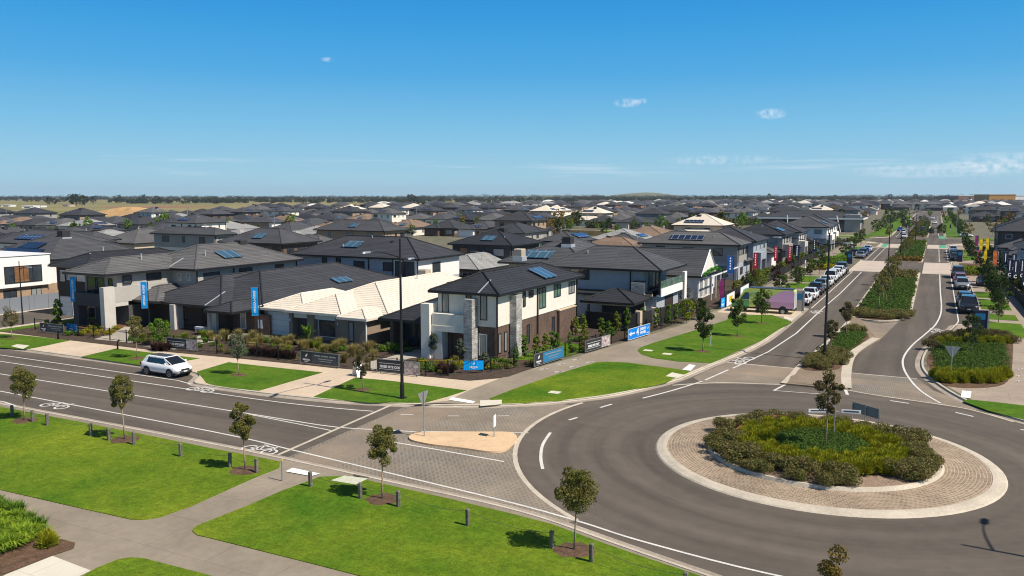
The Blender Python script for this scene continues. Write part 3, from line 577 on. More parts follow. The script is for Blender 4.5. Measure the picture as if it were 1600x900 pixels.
mat('solar', (.012, .022, .055), .12, .8, tile=(1.0, 1.6, .035, (.34, .37, .40), .0, .85)); mat('solar_black', (.008, .010, .018), .15, .7, tile=(1.0, 1.6, .02, (.03, .03, .04), .0, .9)); mat('collector', (.045, .11, .17), .08, .9, tile=(1.1, 9, .05, (.25, .28, .3), .0, .85)); mat('flashing', (.55, .57, .60), .35, .5, metal=.4)
mat('plastic_beige', (.42, .36, .28), .7, .3, noise=[(2, .1)]); mat('plastic_grey', (.05, .05, .055), .7, .3, tile=(9, .07, .02, (.02, .02, .02), .4, .9)); mat('metal_white', (.7, .7, .7), .4, .4); mat('timber_deck', (.22, .11, .055), .7, .2, tile=(3, .12, .01, (.06, .03, .02), .4, .7))
mat('fence_timber', (.46, .33, .16), .85, .15, tile=(.12, 9, .008, (.2, .13, .07), .4, .8), noise=[(.6, .1)]); mat('fence_dark', (.030, .028, .027), .8, .2, tile=(.1, 9, .012, (.008, .008, .008), .5, .8), noise=[(1, .15)]); mat('fence_grey', (.20, .22, .25), .7, .2, tile=(2.4, 9, .03, (.1, .1, .11), .4, .92))
mat('vine_green', (.05, .22, .02), .8, .2, noise=[(6, .3)])

class House:
    """collects the parts of one house; detailed ones become an Empty with part meshes, small ones one mesh"""
    def __init__(s, split=True): s.split = split; s.parts = []
    def part(s, name, mb, sub=(), label=None): s.parts.append((name, mb, list(sub), label)); return s
    def build(s, name, loc, rz=0, **k):
        if s.split:
            root = empty(name, loc, rz, **k)
            for n, mb, sub, lb in s.parts:
                if not mb.v: continue
                o = mb.build(n, root)
                if lb: o['label'] = lb
                for n2, mb2 in sub:
                    if mb2.v: mb2.build(n2, o)
            return root
        m = MB()
        for n, mb, sub, lb in s.parts:
            m.merge(mb)
            for n2, mb2 in sub: m.merge(mb2)
        return m.build(name, loc=loc, rz=rz, **k)
def hip(x0, x1, y0, y1, z, rm, pitch=22.5, over=.5, caps=True, gable=None, fascia='gutter_black', th=.20, clip=None):
    """hipped roof over walls x0..x1, y0..y1 with eaves at z; returns (roof, gutter, top)"""
    m = MB(); g = MB(); X0, X1, Y0, Y1 = x0 - over, x1 + over, y0 - over, y1 + over; w, d = X1 - X0, Y1 - Y0; k = math.tan(R(pitch)); z0 = z + th * .4
    r = min(w, d) / 2; h = r * k; cn = [(X0, Y0, z0), (X1, Y0, z0), (X1, Y1, z0), (X0, Y1, z0)]; rm_ = 'roof_' + rm; cm = 'cap_' + rm
    if w >= d:
        a = (X0 + (0 if gable else r), (Y0 + Y1) / 2, z0 + h); b = (X1 - (0 if gable else r), (Y0 + Y1) / 2, z0 + h)
        F = [([cn[0], cn[1], b, a], 0), ([cn[2], cn[3], a, b], 0), ([cn[1], cn[2], b], gable), ([cn[3], cn[0], a], gable)]; edges = [(cn[0], a), (cn[3], a), (cn[1], b), (cn[2], b)]
    else:
        a = ((X0 + X1) / 2, Y0 + (0 if gable else r), z0 + h); b = ((X0 + X1) / 2, Y1 - (0 if gable else r), z0 + h)
        F = [([cn[1], cn[2], b, a], 0), ([cn[3], cn[0], a, b], 0), ([cn[0], cn[1], a], gable), ([cn[2], cn[3], b], gable)]; edges = [(cn[0], a), (cn[1], a), (cn[2], b), (cn[3], b)]
    for f, gb in F:
        if len(f) == 4 and (Vector(f[2]) - Vector(f[3])).length < .05: f = f[:3]
        m.add(f, [tuple(range(len(f)))], gable if gb else rm_)
    m.add([(p[0], p[1], z0 - .01) for p in cn], [(3, 2, 1, 0)], 'soffit')
    if caps:
        if (Vector(a) - Vector(b)).length > .3: m.tube([Vector(a) + Vector((0, 0, .02)), Vector(b) + Vector((0, 0, .02))], .085, cm, 5)
        if not gable:
            for p, q in edges: m.tube([Vector(p) + Vector((0, 0, .03)), Vector(q) + Vector((0, 0, .03))], .08, cm, 5)
    t = .09; zb = z0 - th
    g.box(X0 - t, X1 + t, Y0 - t, Y0 - .01, zb, z0 + .015, fascia); g.box(X0 - t, X1 + t, Y1 + .01, Y1 + t, zb, z0 + .015, fascia); g.box(X0 - t, X0 - .01, Y0 - .01, Y1 + .01, zb, z0 + .013, fascia); g.box(X1 + .01, X1 + t, Y0 - .01, Y1 + .01, zb, z0 + .013, fascia)
    return m, g, z0 + h
def walls(x0, x1, y0, y1, z0, z1, m): return MB().box(x0, x1, y0, y1, z0, z1, m)
def window(face, c, u, z, w, h, fr='frame_black', gl='glass', div=1, proud=.05, shelf=False):
    """window on a wall: face '-y','+x','+y','-x'; c wall coordinate; u centre along the wall; returns (frame, pane)"""
    f, p = MB(), MB(); t = .06
    def bx(mb, a0, a1, b0, b1, o0, o1, mt):
        if face == '-y': mb.box(a0, a1, c - o1, c - o0, b0, b1, mt)
        elif face == '+y': mb.box(a0, a1, c + o0, c + o1, b0, b1, mt)
        elif face == '+x': mb.box(c + o0, c + o1, a0, a1, b0, b1, mt)
        else: mb.box(c - o1, c - o0, a0, a1, b0, b1, mt)
    a0, a1 = u - w / 2, u + w / 2
    bx(f, a0, a1, z, z + t, 0, proud, fr); bx(f, a0, a1, z + h - t, z + h, 0, proud, fr); bx(f, a0, a0 + t, z + t, z + h - t, 0, proud, fr); bx(f, a1 - t, a1, z + t, z + h - t, 0, proud, fr)
    for i in range(1, div):
        k = a0 + w * i / div; bx(f, k - t / 2, k + t / 2, z + t, z + h - t, 0, proud, fr)
    bx(p, a0 + t, a1 - t, z + t, z + h - t, 0, .018, gl)
    return f, p
def addwin(H, face, c, u, z, w, h, name='window', **k):
    f, p = window(face, c, u, z, w, h, **k); H.part(name, f, [('pane', p)])
def plane_panel(p0, ux, n, w, h, m, th=.08, lift=.12):
    """a slab lying on a roof plane: p0 low corner, ux direction along the eave, n plane normal"""
    u = Vector(ux).normalized(); n = Vector(n).normalized(); v = n.cross(u); p = Vector(p0) + n * lift; mb = MB()
    c = [p, p + u * w, p + u * w + v * h, p + v * h]
    return mb.add([tuple(q) for q in c] + [tuple(q + n * th) for q in c], [(3, 2, 1, 0), (4, 5, 6, 7), (0, 1, 5, 4), (1, 2, 6, 5), (2, 3, 7, 6), (3, 0, 4, 7)], m)
def onroof(face, x0, x1, y0, y1, z, u, up, w, h, m, pitch=22.5, over=.5, th=.2, **k):
    """panel on the slope above the given eave; u along the eave, up metres along the slope"""
    a = R(pitch); z0 = z + th * .4
    if face == '-y': return plane_panel((u, y0 - over + up * cos(a), z0 + up * sin(a)), (1, 0, 0), (0, -sin(a), cos(a)), w, h, m, **k)
    if face == '+x': return plane_panel((x1 + over - up * cos(a), u, z0 + up * sin(a)), (0, 1, 0), (sin(a), 0, cos(a)), w, h, m, **k)
    if face == '-x': return plane_panel((x0 - over + up * cos(a), u, z0 + up * sin(a)), (0, -1, 0), (-sin(a), 0, cos(a)), w, h, m, **k)
    return plane_panel((u, y1 + over - up * cos(a), z0 + up * sin(a)), (-1, 0, 0), (0, sin(a), cos(a)), w, h, m, **k)
def vent(x, y, z): return MB().tube([(x, y, z - .3), (x, y, z + .35)], .06, 'flashing', 8).tube([(x, y, z + .35), (x, y, z + .42)], .1, 'flashing', 8)
def cooler(x, y, z, m='plastic_grey', s=1.0): return MB().bbox(x - .55 * s, x + .55 * s, y - .55 * s, y + .55 * s, z - .5, z + .65 * s, m, .08).box(x - .62 * s, x + .62 * s, y - .62 * s, y + .62 * s, z - .6, z - .2, 'flashing')
def downpipe(x, y, z0, z1, m='gutter_black'): return MB().box(x - .05, x + .05, y - .05, y + .05, z0, z1, m)
G0 = .12

# ================================================================ corner house: cream upper storey over brown brick, two stone piers
H = House(); X0, X1, Y0, Y1 = -35.2, -29.9, 55.75, 71.9; E2 = 5.45
up = MB().box(X0, X1, Y0, Y1, 2.85, E2 + .1, 'render_cream'); up.box(X0, X0 + 3.0, Y0 - .9, Y0 + .01, 2.75, 3.75, 'render_cream')
lo = MB().box(X0 + .05, X1 - .06, Y0 + .05, Y1 - .05, G0, 2.85, 'brick_brown'); lo.box(X1 - .05, X1 + .22, 67.4, 71.2, G0, 2.70, 'brick_brown'); lo.box(X1 - .05, X1 + .26, 67.35, 71.25, 2.70, 2.80, 'render_beige')
H.part('wall', lo); H.part('upper_wall', up)
rm, g, top = hip(X0, X1, Y0, Y1, E2, 'black'); H.part('roof', rm, [('gutter', g)])
fr = MB().box(X0 - .9, X0 - .1, 54.6, 56.4, G0, 4.5, 'render_cream').box(X0 - .1, X1 - 2.35, Y0 - .95, Y0 - .01, 2.35, 2.80, 'render_cream').box(X0 - .1, X0 + .9, Y0 - .9, Y0 - .01, G0, 2.35, 'render_cream'); H.part('portico', fr)
H.part('stone_pier', MB().bbox(X1 - 2.35, X1 - 1.6, Y0 - 1.0, Y0 - .1, G0, 5.05, 'stone_clad', .01)); H.part('stone_pier', MB().bbox(X1 + .02, X1 + .62, 58.0, 59.0, G0, 5.15, 'stone_clad', .01))
for u, w in ((-34.5, .62), (-32.35, .5), (-31.0, .62)): addwin(H, '-y', Y0, u, 3.35 if w > .55 else 3.4, w, 1.95, gl='glass_curtain' if w > .55 else 'glass')
addwin(H, '-y', Y0 + .05, -31.1, .5, .75, 1.75, fr='frame_white', gl='glass_curtain')
d_, p_ = window('-y', Y0 + .05, -33.3, G0, 1.3, 2.15, fr='frame_black', gl='door_red'); H.part('door', d_, [('door_leaf', p_)])
for u, z, w, h, gl in ((60.6, 3.9, .5, 1.3, 'glass'), (61.9, 4.55, .9, .6, 'glass'), (64.2, 3.35, 1.35, 1.8, 'glass_green'), (67.3, 4.0, 1.5, 1.15, 'glass_green'), (70.6, 3.95, 1.4, 1.15, 'glass_curtain')): addwin(H, '+x', X1, u, z, w, h, gl=gl, div=2 if w > 1 else 1)
for u, w, gl in ((56.4, .45, 'glass_curtain'), (57.4, .45, 'glass_curtain'), (61.5, .55, 'glass'), (66.6, .6, 'glass')): addwin(H, '+x', X1 - .06, u, .7, w, 1.6, gl=gl)
H.part('skylight_collector', onroof('+x', X0, X1, Y0, Y1, E2, 64.8, .55, 2.4, 1.9, 'collector')); H.part('roof_flashing', onroof('-y', X0, X1, Y0, Y1, E2, X1 - 1.35, .0, .09, 2.2, 'flashing', lift=.02, th=.04))
for x, y in ((X1 + .09, Y0 - .02), (X1 + .09, 63.1), (X1 + .09, Y1 - .2)): H.part('downpipe', downpipe(x, y, G0, E2))
# front wing with the black sliding doors, lower roof
wx0, wx1, wy0, wy1 = -41.1, -35.25, 57.6, 66.5
H.part('wing_wall', MB().box(wx0, wx0 + .35, wy0 - .2, wy1, G0, 2.7, 'brick_brown').box(wx0 + .35, wx1, wy0 + 1.2, wy1, G0, 2.7, 'brick_brown'))
rm, g, _ = hip(wx0, wx1 + .3, wy0 - .4, wy1, 2.62, 'black', over=.55); H.part('wing_roof', rm, [('gutter', g)])
for u in (-40.0, -38.6, -37.2, -35.9): addwin(H, '-y', wy0 + 1.2, u, G0, 1.3, 2.3, gl='glass', name='sliding_door')
H.part('air_cooler', cooler(-34.3, 68.6, 7.6, 'plastic_beige', .8)); H.part('post', MB().box(-38.0, -37.88, wy0 - .3, wy0 - .18, G0, 2.6, 'frame_black'))
H.part('door_notice', MB().box(-37.5, -37.15, wy0 + 1.12, wy0 + 1.14, 1.25, 1.75, 'frame_white').box(-37.05, -36.7, wy0 + 1.12, wy0 + 1.14, 1.25, 1.75, 'frame_white'))
H.build('display_house', (0, 0, 0), label='two-storey corner house, black tiled roof, cream walls over brown brick, two stone piers', cat='house')

# ================================================================ cream roofed single-storey house
H = House()
H.part('wall', MB().box(-51.4, -42.7, 61.5, 80, G0, 2.6, 'render_beige').box(-51.2, -45.9, 57.3, 61.5, G0, 2.6, 'render_taupe').box(-45.9, -43.1, 56.6, 61.5, G0, 2.6, 'render_taupe').box(-55.5, -51.2, 57.6, 66, G0, 2.55, 'render_taupe').box(-52.0, -51.6, 57.0, 57.6, G0, 2.5, 'render_taupe').box(-49.8, -49.0, 56.9, 57.3, G0, 2.5, 'render_taupe').box(-46.6, -45.9, 56.9, 57.3, G0, 2.5, 'render_taupe').box(-51.4, -46.0, 57.0, 57.4, 2.05, 2.6, 'render_cream'))
rm, g, _ = hip(-52.1, -42.6, 59.2, 80, 2.6, 'cream', pitch=22, over=.4, fascia='cap_cream'); H.part('roof', rm, [('gutter', g)])
rm, g, _ = hip(-51.6, -45.9, 56.9, 66, 2.64, 'cream', pitch=22, over=.35, fascia='cap_cream'); H.part('front_roof', rm, [('gutter', g)])
rm, g, _ = hip(-55.6, -50.6, 57.5, 67, 2.58, 'cream', pitch=22, over=.35, fascia='cap_cream'); H.part('garage_roof', rm, [('gutter', g)])
rm, g, _ = hip(-45.4, -43.0, 56.5, 60, 2.5, 'cream', pitch=22, over=.35, fascia='cap_cream'); H.part('porch_roof', rm, [('gutter', g)])
f, p = window('-y', 57.6, -53.6, G0, 3.0, 2.25, fr='render_taupe', gl='door_white'); H.part('garage_door', p, [('door_frame', f)])
f, p = window('-y', 57.3, -50.6, G0, 1.2, 2.2, gl='door_dark'); H.part('door', p, [('door_frame', f)])
addwin(H, '-y', 57.3, -47.8, .45, 2.0, 1.6, fr='frame_white', gl='glass', div=1); addwin(H, '-y', 56.6, -44.6, .4, .55, 1.75, gl='glass_curtain'); addwin(H, '+x', -42.7, 66.0, .9, .9, 1.1, fr='frame_white', gl='glass_curtain'); addwin(H, '+x', -42.7, 72.5, 1.2, 1.6, .8, fr='frame_white', gl='glass')
H.part('solar_panel', onroof('+x', -52.1, -42.6, 59.2, 80, 2.6, 73.2, 2.0, 2.8, 1.2, 'solar_black', pitch=22, over=.4)); H.part('air_cooler', cooler(-49.3, 75.4, 4.4, 'plastic_beige', 1.0)); H.part('vent_pipe', vent(-49.9, 71.8, 4.2)); H.part('vent_pipe', vent(-46.8, 70.2, 4.6))
H.part('meter_box', MB().box(-42.7, -42.6, 58.8 + 3.2, 59.4 + 3.2, .9, 1.8, 'metal_white')); H.part('wall_light', MB().box(-46.3, -46.2, 56.8, 56.9, 1.7, 1.95, 'metal_white')); H.part('wall_light', MB().box(-51.85, -51.75, 56.9, 57.0, 1.7, 1.95, 'metal_white'))
H.part('side_gate', MB().box(-42.5, -41.2, 62.5, 62.7, G0, 1.9, 'timber_clad')); H.part('downpipe', downpipe(-42.95, 56.5, G0, 2.6, 'metal_white'))
H.build('display_house', (0, 0, 0), label='single-storey house with a pale cream tiled roof, taupe front walls and white garage door', cat='house')

# ================================================================ dark roofed single-storey house left of it
H = House()
H.part('wall', MB().box(-61.5, -59.6, 56.6, 75, G0, 2.6, 'brick_dark').box(-70, -61.5, 58.2, 75, G0, 2.6, 'brick_brown').box(-59.6, -56.4, 57.6, 80, G0, 2.6, 'brick_brown').box(-65.6, -65.0, 55.9, 56.5, G0, 2.55, 'render_stone').box(-61.2, -60.4, 56.3, 56.65, G0, 2.5, 'render_stone'))
rm, g, _ = hip(-69.5, -59.6, 56.2, 72, 2.6, 'charcoal', over=.5); H.part('front_roof', rm, [('gutter', g)])
rm, g, _ = hip(-68, -55.9, 57.8, 82, 2.7, 'charcoal', pitch=21, over=.45); H.part('roof', rm, [('gutter', g)])
rm, g, _ = hip(-59.2, -56.6, 54.6, 62, 2.45, 'charcoal', over=.4); H.part('porch_roof', rm, [('gutter', g)])
H.part('column', MB().box(-65.6, -65.0, 55.4, 55.9, G0, 2.55, 'render_stone')); H.part('column', MB().box(-59.5, -59.2, 54.4, 54.7, G0, 2.5, 'render_grey'))
addwin(H, '-y', 58.2, -63.8, G0, .9, 2.2, gl='door_dark', name='door'); addwin(H, '-y', 58.2, -62.4, .3, .7, 2.0, gl='glass_curtain'); addwin(H, '-y', 56.6, -60.8, .4, .6, 1.9, gl='glass'); addwin(H, '-y', 57.6, -58.2, .4, .7, 1.9, fr='frame_white', gl='glass_curtain'); addwin(H, '+x', -56.4, 61.5, .6, 1.6, 1.2, gl='glass'); addwin(H, '-y', 58.2, -67.5, .5, 2.2, 1.8, gl='glass', div=2)
H.part('solar_panel', onroof('+x', -68, -55.9, 57.8, 82, 2.7, 70.6, 2.0, 2.6, 1.2, 'collector', pitch=21, over=.45)); H.part('roof_flashing', onroof('-y', -69.5, -59.6, 56.2, 72, 2.6, -61.2, .0, .1, 2.8, 'flashing', lift=.03, th=.05))
H.part('brick_screen', MB().box(-56.4, -54.6, 57.2, 57.5, G0, 2.0, 'brick_red')); H.part('meter_box', MB().box(-55.9, -55.4, 57.1, 57.2, .7, 1.5, 'metal_white')); H.part('bench', MB().box(-62.3, -61.0, 55.4, 55.9, .4, .62, 'metal_white').box(-62.2, -62.1, 55.4, 55.9, G0, .4, 'metal_white').box(-61.2, -61.1, 55.4, 55.9, G0, .4, 'metal_white'))
H.build('display_house', (0, 0, 0), label='single-storey dark brick house with charcoal tiled roofs beside the cream roofed house', cat='house')

# ================================================================ two-storey greige house with a balcony tower
H = House()
H.part('wall', MB().box(-75.3, -70.4, 54.6, 62, G0, 2.9, 'render_dark').box(-75.2, -70.5, 53.5, 61.5, 2.9, 5.5, 'render_greige').box(-75.6, -66.9, 60, 75, G0, 5.5, 'render_greige').box(-72.2, -67.4, 57.5, 62, G0, 2.7, 'brick_dark').box(-70.62, -70.38, 52.6, 61.5, 2.7, 4.2, 'render_greige').box(-70.8, -70.2, 51.8, 53.0, G0, 4.3, 'render_stone').box(-70.6, -70.4, 53.0, 58.0, 2.3, 2.9, 'render_stone'))
rm, g, _ = hip(-75.5, -70.4, 52.3, 64, 5.5, 'grey', over=.5, fascia='gutter_black'); H.part('front_roof', rm, [('gutter', g)])
rm, g, _ = hip(-75.8, -66.9, 59.9, 75, 5.52, 'grey', over=.5); H.part('roof', rm, [('gutter', g)])
rm, g, _ = hip(-72.2, -67.5, 55.6, 63, 2.7, 'grey', over=.5); H.part('garage_roof', rm, [('gutter', g)])
H.part('balcony', MB().box(-75.4, -70.8, 52.2, 53.5, 2.3, 2.6, 'render_dark').box(-75.4, -70.8, 52.2, 52.35, 2.6, 3.6, 'render_dark').box(-75.4, -75.2, 52.35, 53.5, 2.6, 3.6, 'render_dark').box(-75.4, -74.6, 52.2, 53.1, G0, 2.3, 'render_dark'))
addwin(H, '-y', 53.5, -73.6, 2.95, 2.6, 2.1, gl='glass', div=2, name='balcony_door'); addwin(H, '-y', 53.5, -71.4, 3.4, .6, 1.6); addwin(H, '+x', -70.4, 54.6, 4.4, 1.0, .85); addwin(H, '+x', -70.5, 57.8, 4.5, 1.8, .75)
addwin(H, '-y', 60, -69.3, 4.3, .5, .8, fr='frame_white', gl='glass_curtain'); addwin(H, '-y', 60, -68.0, 4.3, .5, .8, fr='frame_white', gl='glass_curtain'); addwin(H, '+x', -66.9, 62.0, 3.6, 2.2, 1.5, gl='glass', div=1); addwin(H, '+x', -66.9, 66.8, 4.2, 1.9, 1.0, gl='glass', div=2); addwin(H, '+x', -66.9, 72, 4.2, 1.4, 1.0)
f, p = window('-y', 57.5, -69.8, G0, 3.6, 2.3, gl='door_dark'); H.part('garage_door', p, [('door_frame', f)]); H.part('column', MB().box(-72.3, -71.7, 55.4, 56.0, G0, 2.7, 'render_beige')); addwin(H, '-y', 54.6, -73.2, .4, 1.6, 2.0, gl='glass')
H.part('porch_deck', MB().box(-75.3, -70.9, 51.6, 54.6, G0, .26, 'timber_deck')); H.part('solar_collector', onroof('+x', -75.8, -66.9, 59.9, 75, 5.52, 64.8, 1.6, 2.6, 1.7, 'collector')); H.part('air_cooler', cooler(-71.3, 70.6, 7.3)); H.part('vent_pipe', vent(-72.2, 57.8, 6.7)); H.part('vent_pipe', vent(-69.0, 63.2, 6.8)); H.part('roof_flashing', onroof('-y', -75.8, -66.9, 59.9, 75, 5.52, -70.4, 0, .1, 2.3, 'flashing', lift=.03, th=.05))
for x, y in ((-66.8, 60.0), (-66.8, 65.0), (-66.8, 74.8)): H.part('downpipe', downpipe(x, y, G0, 5.5))
H.build('display_house', (0, 0, 0), label='two-storey greige rendered house with grey tiled roofs and a dark front balcony', cat='house')

# ================================================================ white flat-fronted house across the side street
ex, ey = -89.6, 59.0
H = House()
H.part('wall', MB().box(-104, -91.0, 46.5, 60, G0, 2.9, 'brick_tan').box(-104, -91.2, 60, 72.5, G0, 2.9, 'brick_tan')); H.part('upper_wall', MB().box(-104, -90.6, 46, 60.2, 2.9, 6.35, 'render_white').box(-104, -91.2, 60.2, 72.5, 2.9, 5.6, 'render_white'))
rm, g, _ = hip(-104, -91.2, 60.5, 73, 5.6, 'midgrey'); H.part('roof', rm, [('gutter', g)])
H.part('parapet', MB().box(-104.1, -90.5, 45.9, 60.3, 6.35, 6.45, 'frame_white'))
addwin(H, '+x', -90.6, 57.0, 3.35, 4.3, 1.9, gl='glass', div=4); H.part('window_screen', MB().box(-90.58, -90.56, 56.0, 57.6, 3.45, 5.15, 'timber_clad'))
for u, w, gl in ((55.6, 1.5, 'glass'), (58.6, 1.2, 'glass_curtain'), (52, 2.0, 'glass')): addwin(H, '+x', -91.0, u, .6, w, 2.0, gl=gl, div=2)
addwin(H, '+x', -91.2, 65, 3.9, 1.4, 1.0); addwin(H, '+x', -91.2, 70, 3.9, 1.4, 1.0)
H.part('solar_panel', onroof('-y', -104, -91.2, 60.5, 73, 5.6, -99.5, 2.3, 3.6, 1.6, 'solar_black')); H.part('solar_panel', onroof('-y', -104, -91.2, 60.5, 73, 5.6, -101.2, .6, 7.2, 1.6, 'solar_black')); H.part('air_cooler', cooler(-96.3, 66, 8.1))
H.build('corner_house', (0, 0, 0), label='white box-fronted two-storey house across the side street at the left edge', cat='house')

# ================================================================ large house behind with the long charcoal roof
H = House(); X0, X1, Y0, Y1 = -73.5, -54.5, 82, 91.5
H.part('wall', MB().box(X0, X1, Y0, Y1, G0, 5.5, 'weatherboard').box(X1 - 3.6, X1 + .02, Y0 - .02, Y1, 3.0, 5.45, 'render_white'))
rm, g, top = hip(X0, X1, Y0, Y1, 5.5, 'charcoal', pitch=23); H.part('roof', rm, [('gutter', g)])
for u, w, z, gl in ((-68.6, .8, 4.2, 'glass'), (-66.4, .8, 4.2, 'glass'), (-63.2, 1.7, 3.9, 'glass'), (-58.8, 1.6, 3.9, 'glass')): addwin(H, '-y', Y0, u, z, w, 1.1, gl=gl)
addwin(H, '-y', Y0 - .02, -56.4, 3.3, 2.8, 1.9, gl='glass', div=2); addwin(H, '+x', X1 + .02, 86, 3.6, 1.8, 1.3)
H.part('solar_collector', onroof('-y', X0, X1, Y0, Y1, 5.5, -67, 2.2, 2.4, 1.7, 'collector', pitch=23)); H.part('vent_pipe', vent(-66.9, 83.6, 6.5)); H.part('vent_pipe', vent(-64.4, 86.4, 7.5)); H.part('roof_vent', MB().tube([(-60.6, 85.4, 6.9), (-60.6, 85.4, 7.4)], .2, 'gutter_black'))
for x in (X0 + .2, -61.7, X1 - 3.6, X1): H.part('downpipe', downpipe(x, Y0 - .09, G0, 5.5))
H.build('house', (0, 0, 0), label='wide two-storey grey house with long charcoal hipped roof directly behind the cream roofed house', cat='house')

# ================================================================ blue-grey two-storey house with the stone chimney pier
H = House(); X0, X1, Y0, Y1 = -37.4, -24.9, 81.4, 89.6
H.part('wall', MB().box(X0, X1 - .2, Y0 + .2, Y1, G0, 2.9, 'weatherboard').box(X0, X1 - 1.6, Y0 + .15, Y1, 2.9, 5.4, 'render_bluegrey'))
H.part('floor_band', MB().box(X0 - .1, X1 - .6, Y0 - .15, Y0 + .18, 2.55, 2.72, 'gutter_black').box(X0 - .1, X1 - .6, Y0 - .05, Y0 + .18, 2.72, 2.98, 'render_beige').box(X0 - .1, X1 - .6, Y0 - .15, Y0 + .18, 2.98, 3.14, 'gutter_black'))
rm, g, top = hip(X0, X1, Y0, Y1, 5.4, 'midgrey', pitch=24); H.part('roof', rm, [('gutter', g)])
rm, g, top = hip(-44, -34, 84, 98, 5.4, 'midgrey', pitch=24); H.part('rear_roof', rm, [('gutter', g)]); H.part('rear_wall', walls(-43.6, -34.4, 84.4, 97.6, G0, 5.4, 'render_grey'))
H.part('stone_pier', MB().bbox(-27.6, -26.2, Y0 - .55, Y0 + .35, G0, 4.15, 'stone_clad', .01).box(-27.4, -26.3, Y0 - .4, Y0 + .3, 4.15, 4.3, 'gutter_black'))
H.part('balcony', MB().box(-26.4, -24.6, Y0 + .2, Y1, 2.7, 2.9, 'render_white').box(-24.8, -24.6, Y0 + .2, Y1, 2.9, 3.5, 'render_white'), [('balustrade', MB().box(-24.75, -24.7, Y0 + .2, Y1, 3.5, 4.3, 'glass_green'))])
H.part('column', MB().box(-24.9, -24.7, Y0 + .1, Y0 + .3, 2.9, 5.4, 'frame_black')); addwin(H, '-y', Y0 + .15, -33.6, 4.1, 2.2, 1.2, gl='glass', div=2); addwin(H, '-y', Y0 + .15, -36.3, 4.2, 1.6, 1.1, gl='glass_green', div=2); addwin(H, '+x', X1 - 1.6, 85, 3.1, 3.6, 2.1, gl='glass_green', div=3, name='balcony_door'); addwin(H, '+x', X1 - .2, 86, .3, 3, 2.1, gl='door_dark', name='garage_door')
H.part('solar_collector', onroof('-y', -44, -34, 84, 98, 5.4, -41.8, 1.0, 3.3, 1.9, 'collector', pitch=24)); H.part('air_cooler', cooler(-37.6, 87.7, 7.7)); H.part('vent_pipe', vent(-33.6, 83.8, 6.7)); H.part('downpipe', downpipe(-27.9, Y0 + .08, G0, 5.3)); H.part('end_wall', MB().box(-24.9, -24.6, 90.4, 91.3, G0, 4.6, 'render_white'))
H.build('display_house', (0, 0, 0), label='two-storey blue-grey house with a stone pier and white corner balcony', cat='house')
H = House(); H.part('post', MB().box(-30.5, -30.3, 76.1, 76.3, G0, 2.5, 'render_dark').box(-26.2, -26.0, 76.1, 76.3, G0, 2.5, 'render_dark').box(-30.5, -30.3, 80.1, 80.3, G0, 2.5, 'render_dark').box(-26.2, -26.0, 80.1, 80.3, G0, 2.5, 'render_dark'))
rm, g, _ = hip(-30.6, -25.9, 76.0, 80.4, 2.6, 'black', over=.4); H.part('roof', rm, [('gutter', g)]); H.part('beam', MB().box(-30.7, -25.8, 75.95, 76.15, 2.3, 2.55, 'render_beige').box(-26.0, -25.8, 76.15, 80.4, 2.3, 2.55, 'render_beige')); H.part('back_wall', MB().box(-30.5, -26, 80.3, 80.5, G0, 2.4, 'render_dark'))
H.build('pavilion', (0, 0, 0), label='open alfresco pavilion with a black tiled roof between corner house and blue-grey house', cat='pavilion')
# ================================================================ white gabled house with green vine garland
H = House(); gx0, gx1, gy0, gy1 = -39, -25.9, 101.6, 109.2
H.part('wall', MB().box(gx0, gx1, gy0, gy1, G0, 3.1, 'panel_white').box(gx1 - .15, gx1 + .03, gy0 - .03, gy0 + .5, G0, 3.2, 'render_white').box(gx1 - .15, gx1 + .03, gy1 - .5, gy1 + .03, G0, 3.2, 'render_white'))
rm, g, _ = hip(gx0, gx1, gy0, gy1, 3.0, 'midgrey', pitch=37, over=.35, gable='panel_white', caps=True); H.part('roof', rm, [('gutter', g)])
H.part('barge_board', MB().tube([(gx1 + .4, gy0 - .4, 3.05), (gx1 + .4, (gy0 + gy1) / 2, 6.15), (gx1 + .4, gy1 + .4, 3.05)], .09, 'frame_white', 4))
for u in (102.9, 105.3, 107.8): addwin(H, '+x', gx1, u, .3, 1.5, 2.4, fr='frame_white', gl='glass_curtain', div=2); H.part('porch_post', MB().box(gx1 + 1.5, gx1 + 1.62, u - 1.2, u - 1.08, G0, 3.0, 'frame_white'))
H.part('pergola', MB().box(gx1 + .05, gx1 + 1.7, gy0, gy0 + .1, 2.9, 3.0, 'frame_white').box(gx1 + 1.5, gx1 + 1.62, gy0, gy1 + 8, 3.0, 3.15, 'frame_white'))
H.build('display_house', (0, 0, 0), label='white gabled cottage-style house with steep grey roof and a green vine over its porch', cat='house')
